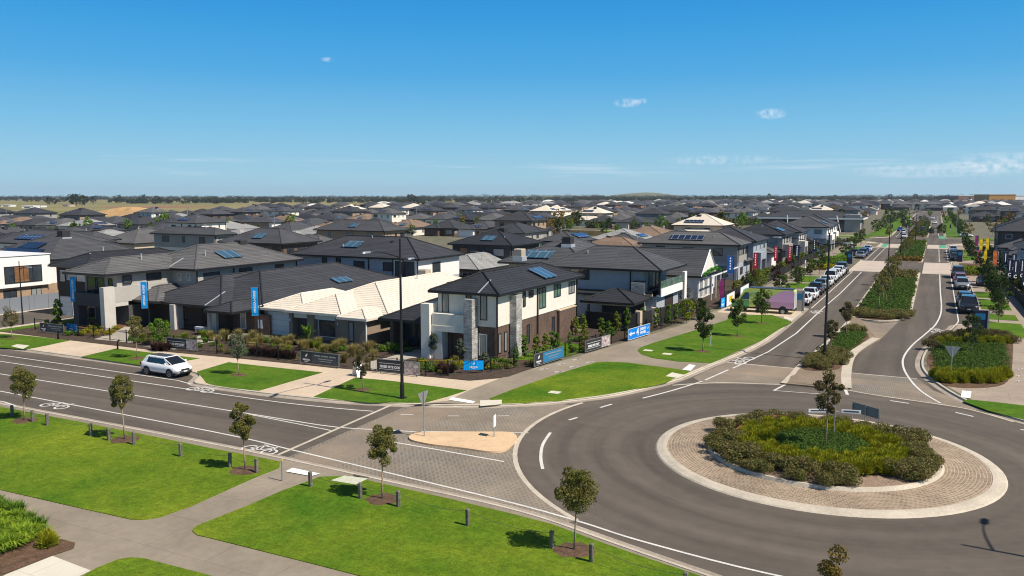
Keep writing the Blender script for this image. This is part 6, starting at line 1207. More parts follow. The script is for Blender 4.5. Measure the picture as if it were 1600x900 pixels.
# trees near the horizon
def fartree(seed, h, w): return lambda: tree('distant_tree', h, w, seed, 'leaf_far', 'bark_grey', base=.15, n=240, ls=1.3, clumps=9, trunk_r=.3)
fs = []
for px, py, s in [(375, 318, 1)] + [(112, 321, 1.3), (120, 321, 1.5), (127, 321, 1.5), (133, 321.5, 1.3), (77, 320, 1.2), (85, 320, 1.0), (146, 318, 1.1), (183, 317.5, 1.1), (186, 317.5, 1.2), (224, 318, 1.4), (247, 318, 1.3), (262, 318, .9), (644, 318, 1.7), (640, 318, 1.4), (649, 318, 1.2), (650, 317, 1.1), (573, 314, 1.0), (775, 315, 1.2), (790, 315, 1.0), (818, 314.5, .9), (829, 315, 1.0), (870, 316, 1.1), (912, 316, 1.0), (1000, 317, .9), (1115, 316, 1.3), (1135, 316, 1.2), (1165, 316, 1.2), (1186, 316, 1.3), (1202, 316, 1.3), (1235, 316, 1), (1285, 315, 1.1), (1305, 315, 1.2), (1350, 316, 1.2), (1390, 316, 1.3), (1430, 316, 1.3), (1480, 317, 1.2), (1462, 317, 1.1)]:
    x, y = at(px, py); fs.append((x, y, -.06, s))
repeat('dt', P(*[fartree(s, h, w) for s, h, w in ((91, 12, 11), (92, 13, 9), (93, 10, 13), (94, 11, 12))]), fs, 'large single trees near the horizon', lambda i, s: 'large dark tree standing out near the horizon', 'tree', (.8, 1.1))
rs = np.random.RandomState(99); TC, TR = [], []
def band_(px0, px1, py0, py1, n, r0=4, r1=8):
    for _ in range(n):
        px = rs.uniform(px0, px1); py = rs.uniform(py0, py1); x, y = at(px, py); r = rs.uniform(r0, r1)
        for k in range(3): TC.append((x + rs.uniform(-r, r), y + rs.uniform(-r, r), rs.uniform(.25, 1.0) * r)); TR.append((r * .9, r * .9, r * .65))
band_(-60, 700, 309.2, 312.8, 620, 6, 11); band_(650, 1660, 308.8, 311.5, 700, 8, 15); band_(170, 340, 314, 318.5, 70, 4, 7); band_(320, 640, 313.5, 317.5, 170, 4, 7); band_(640, 1000, 310, 317.5, 230, 5, 8); band_(900, 1660, 309.5, 315.5, 480, 5, 10); band_(1000, 1600, 313, 319, 260, 4, 7); band_(600, 1400, 320, 330, 300, 1.8, 3.2); band_(450, 1350, 326, 345, 110, 1.3, 2.2); band_(1100, 1340, 309, 312, 150, 6, 11); band_(-60, 130, 311, 316, 30, 4, 7)
m = MB(); m.arr.append(leaves(rs, TC, TR, len(TC) * 34, 2.2, 'leaf_far', .2)); m.build('distant_treeline', kind='stuff', label='long dark line of trees and scrub along the horizon', cat='trees')
# ================================================================ street furniture, signs, vehicles, people
mat('pole_black', (.012, .012, .014), .4, .4); mat('galv', (.38, .40, .41), .4, .5, metal=.6); mat('lamp_lens', (.55, .56, .56), .25, .5); mat('timber_grey', (.17, .15, .13), .9, .1, noise=[(9, .3), (40, .2)], bump=(40, .4)); mat('wire', (.12, .12, .12), .5, .4, metal=.5)
mat('sign_blue', (.0, .20, .66), .5, .3); mat('sign_sky', (.0, .33, .80), .5, .3); mat('sign_royal', (.01, .08, .32), .5, .3); mat('sign_navy', (.008, .014, .05), .5, .3); mat('sign_dark', (.035, .036, .042), .5, .3); mat('sign_slate', (.055, .065, .085), .4, .3); mat('sign_teal', (.02, .17, .33), .4, .3); mat('sign_white', (.80, .80, .80), .5, .3); mat('sign_red', (.33, .012, .03), .5, .3); mat('sign_yellow', (.62, .46, .0), .5, .3); mat('sign_orange', (.55, .14, .04), .5, .3); mat('sign_purple', (.20, .02, .12), .5, .3); mat('sign_pink', (.72, .07, .16), .5, .3); mat('photo_print', (.62, .58, .56), .5, .3, noise=[(4.5, .9, (.16, .05, .06))]); mat('sign_cyan', (.10, .55, .62), .5, .3)
mat('car_white', (.80, .80, .80), .3, .5, coat=.6); mat('car_black', (.012, .013, .016), .25, .5, coat=.6); mat('car_navy', (.015, .025, .06), .25, .5, coat=.6); mat('car_silver', (.42, .44, .46), .3, .5, metal=.6, coat=.5); mat('car_grey', (.07, .075, .085), .3, .5, metal=.4, coat=.5); mat('car_red', (.35, .012, .03), .3, .5, coat=.6); mat('car_blue', (.01, .10, .45), .3, .5, coat=.6)
mat('car_glass', (.010, .013, .017), .05, .9); mat('tyre', (.018, .018, .018), .85, .2); mat('rim', (.42, .42, .43), .3, .5, metal=.7); mat('trim_black', (.02, .02, .022), .6, .3); mat('tail_red', (.40, .01, .01), .25, .6); mat('head_clear', (.60, .62, .65), .1, .8); mat('plate', (.7, .7, .66), .5, .3); mat('van_lime', (.58, .66, .13), .35, .4, coat=.4); mat('van_pink', (.66, .36, .55), .35, .4, coat=.4); mat('van_green', (.10, .38, .16), .35, .4, coat=.4)
def street_lamp(loc, label, h=10.2, arms=((0, -1, 3.0, 9.0),), m='pole_black', r=.11, group=None):
    rt = empty('street_lamp', loc, label=label, cat='street lamp'); 
    if group: rt['group'] = group
    MB().tube([(0, 0, 0), (0, 0, .9), (0, 0, 1.0), (0, 0, h)], [r * 1.35, r * 1.3, r, r * .55], m, 10).box(-r * 2, r * 2, -r * 2, r * 2, -.05, .06, m).build('pole', rt, smooth=False)
    for dx, dy, L, z in arms:
        p = [(dx * L * t, dy * L * t, z + .55 * math.sin(t * pi * .5) * min(1, L / 2.5)) for t in (0, .25, .5, .75, 1)]
        a = MB().tube(p, [.05, .045, .04, .035, .03], m, 6).build('arm', rt, smooth=True)
        e = p[-1]; n = MB(); ux, uy = dx, dy; ring = []
        for q, w_, zz in ((0, .07, .05), (.2, .15, .06), (.62, .13, .05), (.75, .05, .02)):
            ring.append([(e[0] + ux * q - uy * w_, e[1] + uy * q + ux * w_, e[2] - .04), (e[0] + ux * q + uy * w_, e[1] + uy * q - ux * w_, e[2] - .04), (e[0] + ux * q + uy * w_ * .7, e[1] + uy * q - ux * w_ * .7, e[2] + zz), (e[0] + ux * q - uy * w_ * .7, e[1] + uy * q + ux * w_ * .7, e[2] + zz)])
        n.loft(ring, 'galv'); n.build('lamp_head', rt)
    return rt
x, y = at(628.5, 622, .13); street_lamp((x, y, .13), 'tall black street lamp on the verge by the paved approach to the roundabout', 10.2, ((0, -1, 3.1, 9.0), (0, 1, .8, 8.7)))
x, y = at(1288, 560, .13); street_lamp((x, y, .13), 'tall black street lamp on the small planted island', 10.0, ((-1, 0, 3.6, 9.0), (1, 0, 1.0, 9.0)))
x, y = at(36, 507, .13); street_lamp((x, y, .13), 'slim black street lamp in front of the white house at the left', 6.4, ((1, .1, 1.0, 5.6),), r=.07)
for i, (px, py) in enumerate(((1387, 430), (1407, 398), (1418.5, 390), (1430, 379))):
    x, y = at(px, py, .13); street_lamp((x, y, .13), f'tall black lamp in the boulevard median, {nth(i)} beyond the planted island one', 9.4, ((-1, 0, 2.4, 8.6), (1, 0, 2.4, 8.6)), group='street lamps along the boulevard')
x, y = at(1552, 415, .13); street_lamp((x, y, .13), 'black street lamp on the right footpath beside the navy flags', 9.0, ((-1, 0, 2.2, 8.3),))
x, y = at(1494, 366, .1); street_lamp((x, y, .1), 'grey lamp pole at the cross street, right of the boulevard', 9.5, ((-1, 0, 2.2, 9.2),), 'galv')
for i, (px, py) in enumerate(((11, 352), (148, 357), (294, 357), (429, 359), (651, 349), (764, 345), (917, 357), (1145, 352), (1182, 352), (240, 352))):
    x, y = at(px, py, 0); street_lamp((x, y, 0), f'thin grey lamp pole above the roofs of the estate, {nth(i)} listed' if False else f'thin grey lamp pole standing above the estate roofs, {nth([0, 1, 3, 4, 5, 6, 7, 8, 9, 2][i])} from the left', 8.5, ((.9, -.4, 2.0, 8.0),), 'galv', .14, group='grey lamp poles among the roofs')
# lamp just outside the right edge whose shadow falls on the roadway
sx, sy = at(1556, 861); off_ = 9.0 / math.tan(SUN_EL); street_lamp((sx + off_ * cos(SUN_AZ), sy + off_ * sin(SUN_AZ), .1), 'street lamp just outside the right edge, its shadow on the roadway', 10.2, ((.1, 1, 2.6, 9.0),))

# bollards, wires
bp = [(19.5, 651), (51, 659), (74, 664.5), (142.3, 681), (170, 688), (209, 694.5), (282.5, 713), (359, 730), (401, 738.5), (485.5, 760), (563, 778.5), (622.5, 791.5), (731, 821), (862, 856.5), (924, 877.5), (1071, 925)]
def bollard():
    rt = empty('timber_bollard', (0, 0, 0)); MB().bbox(-.075, .075, -.075, .075, -.05, .68, 'timber_grey', .025).build('post', rt); MB().box(-.078, .078, .03, .045, .56, .60, 'galv').build('strap', rt); return rt
pr = None; bl = []
for i, (px, py) in enumerate(bp):
    x, y = at(px, py, .13)
    if pr is None: pr = o = bollard()
    else: o = copy_tree(pr)
    o.location = (x, y, .13); o.rotation_euler = (R(random.uniform(-2, 2)), R(random.uniform(-2, 2)), R(random.uniform(-9, 9))); tag(o, f'weathered timber bollard on the park edge, {nth(i)} from the left', 'bollard', 'timber bollards along the park edge'); bl.append((x, y))
for i in range(len(bl) - 1):
    if i == 8: continue
    a, b = bl[i], bl[i + 1]; p = [(a[0] + (b[0] - a[0]) * t, a[1] + (b[1] - a[1]) * t, .71 - .18 * math.sin(pi * t)) for t in (0, .17, .34, .5, .66, .83, 1)]
    tag(MB().tube(p, .008, 'wire', 4).build('wire'), f'thin slack wire between the park bollards, {nth(i)} span from the left', 'wire', 'slack wires between the bollards')
x, y = at(441, 750.5, .13); rt = empty('steel_post', (x, y, .12), label='slim steel post with yellow top where the path meets the road', cat='post'); MB().tube([(0, 0, 0), (0, 0, .92)], .035, 'galv', 10).build('post', rt); MB().tube([(0, 0, .92), (0, 0, 1.0)], .045, 'sign_yellow', 10).build('cap', rt)
x, y = at(1241, 541, .13); x, y = at(1110, 541, .13); rt = empty('marker_post', (x, y, .13), label='thin white marker post beside the first dark tree on the curved lawn', cat='post'); MB().bbox(-.04, .04, -.02, .02, 0, 1.15, 'sign_white', .01).build('post', rt); MB().box(-.03, .03, -.024, -.021, .9, 1.05, 'tail_red').build('reflector', rt)
for i, (px, py) in enumerate(((91, 530), (184, 546), (564, 592))):
    x, y = at(px, py, .13); rt = empty('path_light', (x, y, .13), R(20), label=('curved black path light at the left end of the footpath', 'curved black path light on the tip of the second lawn', 'small black path light on the footpath near the folding sign')[i], cat='path light', group='curved black path lights')
    MB().tube([(0, 0, 0), (0, 0, .5), (.05, 0, .7), (.18, 0, .82)], [.07, .07, .075, .08], 'pole_black', 8).build('body', rt, smooth=True); MB().disc((.19, 0, .80), .07, (1, 0, -.6), 'lamp_lens').build('lens', rt)

# give way signs
def giveway(loc, rz, label, h=2.35):
    rt = empty('give_way_sign', loc, rz, label=label, cat='road sign'); MB().tube([(0, 0, -.05), (0, 0, h)], .032, 'galv', 8).build('pole', rt)
    t = MB(); w = .46; pts = [(-w, h - .02), (w, h - .02), (w + .03, h - .08), (.04, h - .82), (-.04, h - .82), (-w - .03, h - .08)]
    vs = [(p[0], -.045, p[1]) for p in pts] + [(p[0], -.040, p[1]) for p in pts]; n = len(pts); t.add(vs, [tuple(range(n))], 'tail_red'); t.add(vs, [tuple(reversed(range(n, 2 * n)))] + [(i, n + i, n + (i + 1) % n, (i + 1) % n) for i in range(n)], 'galv'); t.build('plate', rt)
    v2 = MB().add([(p[0] * .72, -.047, h - .28 + (p[1] - h + .28) * .72) for p in pts], [tuple(range(n))], 'sign_white'); v2.build('plate_face', rt)
    MB().box(-.3, .3, -.040, -.034, h - .2, h - .16, 'galv').box(-.18, .18, -.040, -.034, h - .48, h - .44, 'galv').build('bracket', rt); return rt
x, y = at(663, 681, .1); giveway((x, y, .1), -pi / 2, 'give-way sign seen from behind on the sand-coloured splitter island', 2.45)
x, y = at(1485.5, 592, .13); giveway((x, y, .13), pi, 'give-way sign seen from behind in the right garden bed', 2.35)
x, y = at(772, 682, .1); rt = empty('keep_left_sign', (x, y, .1), pi / 2 + .2, label='low keep-left sign seen almost edge-on near the tip of the splitter island', cat='road sign')
MB().tube([(0, 0, 0), (0, 0, 1.2)], .03, 'galv', 8).build('pole', rt); MB().box(-.22, .22, -.045, -.038, .55, 1.2, 'sign_white').build('plate', rt)
# street names and chevron board on the roundabout
x, y = at(1302.5, 686, .55); rt = empty('street_name_sign', (x, y, .5), 0, label='street name post with two pale blades in the roundabout planting', cat='sign'); MB().tube([(0, 0, 0), (0, 0, 1.75)], .03, 'galv', 8).build('pole', rt)
for a, x0, x1 in ((YAW, -1.35, -.12), (YAW - .25, .32, 1.25)):
    b = MB().box(x0, x1, -.012, .012, 1.46, 1.64, 'sign_white'); b.box(x0 + .1, x1 - .1, -.016, -.013, 1.515, 1.585, 'sign_slate'); o = b.build('blade', rt); o.rotation_euler = (0, 0, a)
MB().tube([(0, 0, 1.5), (.35, .12, 1.5)], .015, 'galv', 6).build('bracket', rt)
x0, y0 = at(1331, 655, .3); x1, y1 = at(1374, 668, .3); rt = empty('chevron_board', (x0, y0, .3), math.atan2(y1 - y0, x1 - x0), label='low grey-backed direction board on three posts behind the roundabout planting', cat='road sign'); L = math.hypot(x1 - x0, y1 - y0)
for q in (0.02, .5, .98): MB().tube([(L * q, -.04, -.1), (L * q, -.04, 1.1)], .03, 'galv', 8).build('post', rt)
mat('board_back', (.17, .21, .20), .6, .3); MB().box(0, L, 0, .02, .45, 1.02, 'board_back').build('board', rt)

# ---------------------------------------------------------------- banners on fences
FZ = (pi / 2, 0, 0)
def board(px0, py0, px1, py1, h, z, label, kind):
    """fence sign between two bottom corners (photo pixels at height z)"""
    x0, y0 = at(px0, py0, z); x1, y1 = at(px1, py1, z); L = math.hypot(x1 - x0, y1 - y0); rt = empty('fence_sign', (x0, y0, 0), math.atan2(y1 - y0, x1 - x0), label=label, cat='sign')
    z0, z1 = z, z + h; d = -.05
    MB().box(0, L, -.02, .02, z0, z1, 'sign_dark').build('board', rt)
    fr = MB()
    for a in ((0, L, z0, z0 + .03), (0, L, z1 - .03, z1), (0, .03, z0 + .03, z1 - .03), (L - .03, L, z0 + .03, z1 - .03)): fr.box(a[0], a[1], -.035, .035, a[2], a[3], 'galv' if kind in ('brand', 'cost') else 'frame_white' if kind in ('display', 'white') else 'sign_blue')
    fr.build('frame', rt)
    for q in (.08, .92): MB().box(L * q - .02, L * q + .02, .03, .06, .1, z1, 'pole_black').build('post', rt)
    def face(a, b, c, e, m, lift=.003): return MB().box(a, b, -.02 - lift, -.0201, c, e, m)
    def T(s, sz, m, u, v, bold=.0, nm='lettering'): return text(s, sz, m, rt, (u, -.030, v), FZ, bold, nm)
    def logo(u, v, s, m='sign_white'):
        lm = MB()
        for k, (dx, w) in enumerate(((-.22, .10), (0, .16), (.2, .1))): lm.add([(u + (dx - w) * s, -.028, v - .3 * s + k * .1 * s), (u + (dx + w) * s, -.028, v - .3 * s + k * .1 * s), (u + (dx + w * .5 + .1) * s, -.028, v + (.2 + .15 * k) * s), (u + (dx - w * .2 + .1) * s, -.028, v + (.25 + .15 * k) * s)], [(0, 1, 2, 3)], m)
        lm.build('emblem', rt)
    if kind == 'brand':
        face(.03, L * .28, z0 + .03, z1 - .03, 'sign_dark').build('panel', rt); face(L * .30, L - .06, z0 + .08, z1 - .08, 'sign_teal' if y1 > 52 and x1 > -30 else 'sign_slate').build('panel', rt)
        logo(L * .155, z0 + h * .64, h * .36); T('MIMOSA', h * .19, 'sign_white', L * .155, z0 + h * .30, .005); T('HOMES', h * .11, 'sign_white', L * .155, z0 + h * .15, .001)
        ru = MB()
        for a_, b_, v_, t_ in ((.36, .52, .66, .10), (.54, .72, .66, .10), (.75, .92, .66, .10), (.46, .84, .44, .06), (.50, .80, .28, .04)): ru.box(L * a_, L * b_, -.026, -.024, z0 + h * v_, z0 + h * (v_ + t_), 'galv')
        ru.build('rule', rt)
    elif kind == 'cost':
        face(.03, L * .64, z0 + .03, z1 - .03, 'sign_dark').build('panel', rt); face(L * .645, L - .03, z0 + .03, z1 - .03, 'photo_print').build('picture', rt)
        T('FIXED SITE COST', h * .25, 'sign_white', L * .33, z0 + h * .42, .010); b = MB()
        for zz in (z0 + h * .68, z0 + h * .22): b.box(L * .06, L * .60, -.026, -.024, zz, zz + .025, 'sign_white')
        b.build('rule', rt)
    elif kind == 'blue':
        face(.0, L, z0, z1, 'sign_sky').build('panel', rt); logo(L * .5, z0 + h * .66, h * .34); T('MIMOSA', h * .22, 'sign_white', L * .5, z0 + h * .30, .006); T('HOMES', h * .12, 'sign_white', L * .5, z0 + h * .14, .001)
    elif kind == 'display':
        face(.03, L - .03, z0 + .03, z1 - .03, 'sign_blue').build('panel', rt); T('4', h * .95, 'sign_white', L * .42, z0 + h * .5, .014); T('DISPLAY\nHOMES', h * .34, 'sign_white', L * .67, z0 + h * .52, .010); T('MIMOSA', h * .13, 'sign_white', L * .9, z0 + h * .2, .003); logo(L * .9, z0 + h * .62, h * .3)
        a = MB().box(L * .09, L * .29, -.028, -.024, z0 + h * .45, z0 + h * .57, 'sign_white'); a.add([(L * .04, -.028, z0 + h * .51), (L * .14, -.028, z0 + h * .29), (L * .14, -.028, z0 + h * .73)], [(0, 1, 2)], 'sign_white'); a.build('arrow', rt)
    elif kind == 'white':
        face(.03, L - .03, z0 + .03, z1 - .03, 'sign_white').build('panel', rt); face(L * .3, L * .75, z0 + h * .25, z0 + h * .75, 'sign_yellow' if px0 < 1150 else 'sign_cyan', .006).build('patch', rt)
    return rt
board(63, 517.5, 100.4, 521.5, .85, .25, 'dark builder sign on the front fence at the far left', 'brand')
board(104.7, 516.8, 119.6, 518.8, .7, .35, 'small blue builder sign on the fence below the first blue flag', 'blue')
board(261, 543.5, 308.6, 548, .9, .25, 'dark and photo banner on the fence behind the white car', 'cost')
board(470, 566.5, 530, 573.5, .95, .25, 'long dark framed banner in front of the cream roofed house', 'brand')
board(589, 580, 656, 586.5, .95, .25, 'dark banner with a red-toned photo beside the tall street lamp', 'cost')
board(724, 578.5, 756, 577.5, .7, .35, 'bright blue builder sign on the fence at the corner', 'blue')
board(834, 573, 880, 559, .95, .22, 'teal and dark banner, nearest on the side path fence', 'brand')
board(914, 550.5, 953, 539, .95, .22, 'dark and pale photo banner, second on the side path fence', 'cost')
board(981, 532, 1015, 521.5, 1.0, .22, 'blue banner with a white arrow and the number 4', 'display')
board(1126, 481, 1132, 479, 1.1, .25, 'small blue board at the end of the white signs', 'blue')
board(1135, 479, 1147, 472, 1.35, .25, 'white board with a yellow patch on the boulevard fence', 'white'); board(1156.5, 468, 1169, 460, 1.45, .25, 'white board with a cyan patch on the boulevard fence above the van', 'white')
# A-frame sign
x, y = at(559, 587, .12); rt = empty('folding_sign', (x, y, .12), YAW + .9, label='white folding A-frame sign standing on the front footpath', cat='sign')
for s in (-1, 1):
    m = MB(); m.add([(-.3, s * .28, 0), (.3, s * .28, 0), (.3, s * .02, 1.05), (-.3, s * .02, 1.05), (-.3, s * .30, 0), (.3, s * .30, 0), (.3, s * .04, 1.05), (-.3, s * .04, 1.05)], [(0, 1, 2, 3), (7, 6, 5, 4), (0, 4, 5, 1), (1, 5, 6, 2), (2, 6, 7, 3), (3, 7, 4, 0)], 'sign_white'); m.build('panel', rt)
# ---------------------------------------------------------------- flags
def flag(loc, rz, label, m, words, h=5.0, fh=2.45, w=.58, group=None, tm='sign_white', feather=False, sz=None, dz=.02):
    rt = empty('flag', loc, rz, label=label, cat='flag'); 
    if group: rt['group'] = group
    MB().tube([(0, 0, 0), (0, 0, h)], .045, 'pole_black', 8).build('pole', rt); b = MB(); n = 8; vs = []
    for i in range(n + 1):
        z = h - dz - fh * i / n; wv = .02 * sin(i * 1.7); ww = w * (1 if not feather else .35 + .65 * sin(pi * min(1, (i + 1) / n) * .8))
        vs += [(-.08, wv, z), (-.08 - ww, wv + .015, z), (-.08 - ww, wv - .015, z), (-.08, wv - .03, z)]
    fs = []
    for i in range(n):
        for k in range(4): fs.append((i * 4 + k, i * 4 + (k + 1) % 4, i * 4 + 4 + (k + 1) % 4, i * 4 + 4 + k))
    b.add(vs, fs + [(0, 3, 2, 1), (n * 4, n * 4 + 1, n * 4 + 2, n * 4 + 3)], m); b.build('banner', rt)
    MB().tube([(0, 0, h - dz), (-w - .1, 0, h - dz)], .015, 'galv', 5).build('arm', rt)
    if not feather: MB().tube([(0, 0, h - dz - fh), (-w - .1, 0, h - dz - fh)], .015, 'galv', 5).build('arm', rt)
    if words: text(words, sz or w * .62, tm, rt, (-.08 - w / 2, -.055, h - fh / 2 - dz), (pi / 2, -pi / 2, 0), .008)
    return rt
GRP = 'sky-blue vertical flags in front of the display houses'
for i, (px, py, l) in enumerate(((123.5, 510.8, 'sky-blue vertical flag beside the dark balcony house'), (234.5, 523.8, 'sky-blue vertical flag in front of the dark brick house'), (407, 538, 'sky-blue vertical flag in front of the cream roofed house'))):
    x, y = at(px, py, .12); flag((x, y, .12), YAW, l, 'sign_sky', 'MIMOSA HOMES', group=GRP, sz=.26)
for i, (px, py, m, l, hh) in enumerate(((1145, 462, 'sign_royal', 'royal blue flag before the pale grey roofed house', 5.2), (1183, 450, 'sign_red', 'red flag, first along the boulevard fence', 5.0), (1214.5, 434, 'sign_red', 'red flag, second along the boulevard fence', 5.0), (1236.5, 433, 'sign_red', 'red flag, third along the boulevard fence', 5.0), (1247.5, 430, 'sign_navy', 'dark blue flag beside the third red flag', 5.0), (1274.5, 416, 'sign_navy', 'dark blue flag farthest along the boulevard fence', 5.0))):
    x, y = at(px, py, .12); flag((x, y, .12), YAW, l, m, 'PORTER' if False else '', hh, 2.3 if m != 'sign_royal' else 2.3, .56 if m != 'sign_royal' else .75)
    fl = [q for q in C.objects if q.get('label') == l][0]; w_ = .62 if m != 'sign_royal' else .75
    for k in range(5): MB().box(-.08 - w_ * .62, -.08 - w_ * .40, -.06, -.05, hh - .45 - k * .34, hh - .24 - k * .34, 'sign_white').build('white_mark', fl)
x, y = at(1131, 480, .12); flag((x, y, .12), YAW, 'dark purple feather flag beside the side path fence signs', 'sign_purple', '', 3.4, 2.4, .55, feather=True)
navy = [(1560, 441, 4.9), (1572, 446, 4.9), (1579, 458, 4.6), (1585, 450, 4.9), (1588, 466, 4.9), (1598, 464, 4.9), (1603, 480, 4.9)]
for i, (px, py, hh) in enumerate(navy):
    x, y = at(px, py, .12); flag((x, y, .12), YAW, f'navy flag with a white C on the right footpath, {nth(i)} from the left', 'sign_navy', '', hh, 2.3, .58, group='navy flags on the right footpath')
    o = [q for q in bpy.data.objects if q.name.startswith('flag') and q.type == 'EMPTY' and q.get('label', '').endswith(f'{nth(i)} from the left')][0]; text('C', .6, 'sign_white', o, (-.37, -.06, hh - 2.15), FZ, .02)
    MB().box(-.42, -.32, -.06, -.055, hh - 1.55, hh - .25, 'sign_white').build('stripe', o)
for px, py, m, l, hh, fe in ((1556, 442, 'sign_orange', 'burnt orange flag left of the navy flags', 4.8, False), (1527, 402, 'sign_purple', 'dark magenta flag beside the yellow flags', 4.6, False), (1534, 412, 'sign_yellow', 'yellow flag nearest the magenta flag', 4.8, False), (1544, 412, 'sign_yellow', 'taller yellow flag nearest the shade canopy', 4.9, False), (1541, 424, 'sign_yellow', 'leaning yellow feather flag on the right footpath', 3.8, True), (1531, 416, 'sign_pink', 'small pink feather flag on the right footpath', 3.0, True)):
    x, y = at(px, py, .12); flag((x, y, .12), YAW, l, m, '', hh, 2.2 if not fe else 2.5, .58, feather=fe)
# ---------------------------------------------------------------- fences
def railfence(pts, label, h=1.05, m='pole_black', step=2.4, pick=.0):
    x0, y0 = pts[0]; rt = empty('fence', (x0, y0, .12), label=label, cat='fence'); rl = MB(); pk = MB()
    for (a, b) in zip(pts, pts[1:]):
        A_, B_ = Vector((a[0] - x0, a[1] - y0, 0)), Vector((b[0] - x0, b[1] - y0, 0)); L = (B_ - A_).length
        for z in (h - .03, .12): rl.tube([A_ + Vector((0, 0, z)), B_ + Vector((0, 0, z))], .02, m, 4)
        n = max(1, round(L / step))
        for i in range(n):
            p = A_ + (B_ - A_) * i / n; MB().box(p.x - .035, p.x + .035, p.y - .035, p.y + .035, -.05, h + .06, m).build('post', rt)
        if pick:
            k = int(L / pick)
            for i in range(k): p = A_ + (B_ - A_) * (i + .5) / k; pk.tube([p + Vector((0, 0, .1)), p + Vector((0, 0, h - .03))], .007, m, 3, False)
    rl.build('rail', rt); 
    if pk.v: pk.build('pickets', rt)
    return rt
FF_ = [at(55, 517), at(147, 530.5), at(198, 537.5), at(240, 543), at(339, 555), at(402, 560)]
railfence(FF_, 'low black rail fence in front of the two left display houses', 1.1, pick=.14)
railfence([at(402, 560), at(470, 569), at(543, 578)], 'low black rail fence in front of the cream roofed house', 1.1, pick=.14)
railfence([at(578, 581), at(665, 591), at(700, 590), at(767, 583), at(803, 577)], 'low black rail fence wrapping the front of the corner house', 1.1, pick=.14)
railfence([at(803, 577), at(835, 574), at(905, 552), at(955, 539), at(1015, 521), at(1050, 511)], 'low black rail fence along the side path of the corner house', 1.1, pick=.14)
railfence([at(586, 563), at(612, 557), at(650, 549)], 'short black rail fence beside the entry path of the corner house', 1.0)
def solid(pts, label, h, m, z=.1, t=.03, name='fence', cap=True):
    x0, y0 = pts[0]; rt = empty(name, (x0, y0, z), label=label, cat='fence'); pn = MB()
    for i, (a, b) in enumerate(zip(pts, pts[1:])):
        A_, B_ = Vector((a[0] - x0, a[1] - y0)), Vector((b[0] - x0, b[1] - y0)); d = (B_ - A_).normalized(); nn = Vector((-d.y, d.x)) * t
        q = [A_ - nn, B_ - nn, B_ + nn, A_ + nn]; pn.add([(p.x, p.y, 0) for p in q] + [(p.x, p.y, h) for p in q], [(3, 2, 1, 0), (4, 5, 6, 7), (0, 1, 5, 4), (1, 2, 6, 5), (2, 3, 7, 6), (3, 0, 4, 7)], m)
        L = (B_ - A_).length; n = max(1, int(L / 4))
        if L < 80:
            for k in range(n): p = A_ + (B_ - A_) * k / n; MB().box(p.x - .06, p.x + .06, p.y - .06, p.y + .06, 0, h + .08, m).build('post', rt)
    pn.build('panel', rt); return rt
solid([(-22.3, 98), (-22.0, 118), (-22.0, 150)], 'black fence along the left side of the boulevard, near part', 1.25, 'fence_dark'); solid([(-22.0, 153), (-22.0, 200), (-22, 245)], 'black fence along the left side of the boulevard, far part', 1.25, 'fence_dark')
solid([(-30.0, 74.6), (-26.4, 74.2), (-25.0, 75), (-24.2, 80), (-23.6, 86), (-23.4, 90)], 'dark timber fence around the alfresco pavilion', 1.7, 'fence_dark'); 
solid([(-25.2, 75.5), (-24.7, 75.5)], 'rendered pillar in the dark timber fence, near one', 1.9, 'render_beige', t=.35, name='pillar'); solid([(-24.6, 78.5), (-24.1, 78.5)], 'rendered pillar in the dark timber fence, far one', 1.9, 'render_beige', t=.35, name='pillar')
solid([(9.9, 100), (9.6, 118), (9.4, 130), (9.4, 148)], 'black fence along the right footpath', 1.2, 'fence_dark')
solid([at(0, 492, .1), at(55, 484, .1), at(115, 476, .1)], 'grey panel fence in front of the white box-fronted house', 1.7, 'fence_grey'); solid([(-92.5, 75), (-90.8, 75), (-90.8, 92)], 'new yellow timber fence beyond the white box-fronted house', 1.9, 'fence_timber')
solid([(-79, 76), (-79, 93)], 'pale timber fence behind the greige balcony house', 1.9, 'fence_timber'); solid([(-78, 56.5), (-78, 74)], 'grey side fence beside the greige balcony house', 1.7, 'fence_grey')
for i, (x0, y0, x1, y1, mm) in enumerate(((-62, 80.5, -40, 81, 'fence_timber'), (-45.5, 83, -45.5, 99, 'fence_timber'), (-60, 99.5, -42, 99.8, 'fence_dark'), (-78, 95, -56, 95.3, 'fence_timber'), (-150, 250, -95, 250, 'fence_timber'), (-240, 250, -160, 250, 'fence_dark'))): solid([(x0, y0), (x1, y1)], f'{"timber" if "timb" in mm else "dark"} paling fence between the back yards, {nth(i)} of them', 1.8, mm)
# totems
for px, py, w, hh, m, lb in ((1249, 486, .75, 2.35, 'render_grey', 'grey sign totem on the verge behind the van'), (1530, 517, 1.25, 2.0, 'sign_navy', 'dark picture totem on the right verge beside a dark tree'), (1327, 412, .9, 2.2, 'sign_navy', 'dark sign totem in the planting left of the raised crossing'), (1499, 409, .9, 2.3, 'sign_navy', 'dark sign totem right of the raised crossing')):
    x, y = at(px, py, .13); rt = empty('sign_totem', (x, y, .13), R(8), label=lb, cat='sign'); MB().bbox(-w / 2, w / 2, -.1, .1, 0, hh, m, .02).build('body', rt); MB().box(w / 2 + .001, w / 2 + .14, -.13, .13, 0, hh + .03, 'render_grey').build('side_panel', rt); MB().box(-w * .35, w * .35, -.108, -.102, hh * .55, hh * .85, 'sign_teal').build('picture', rt)
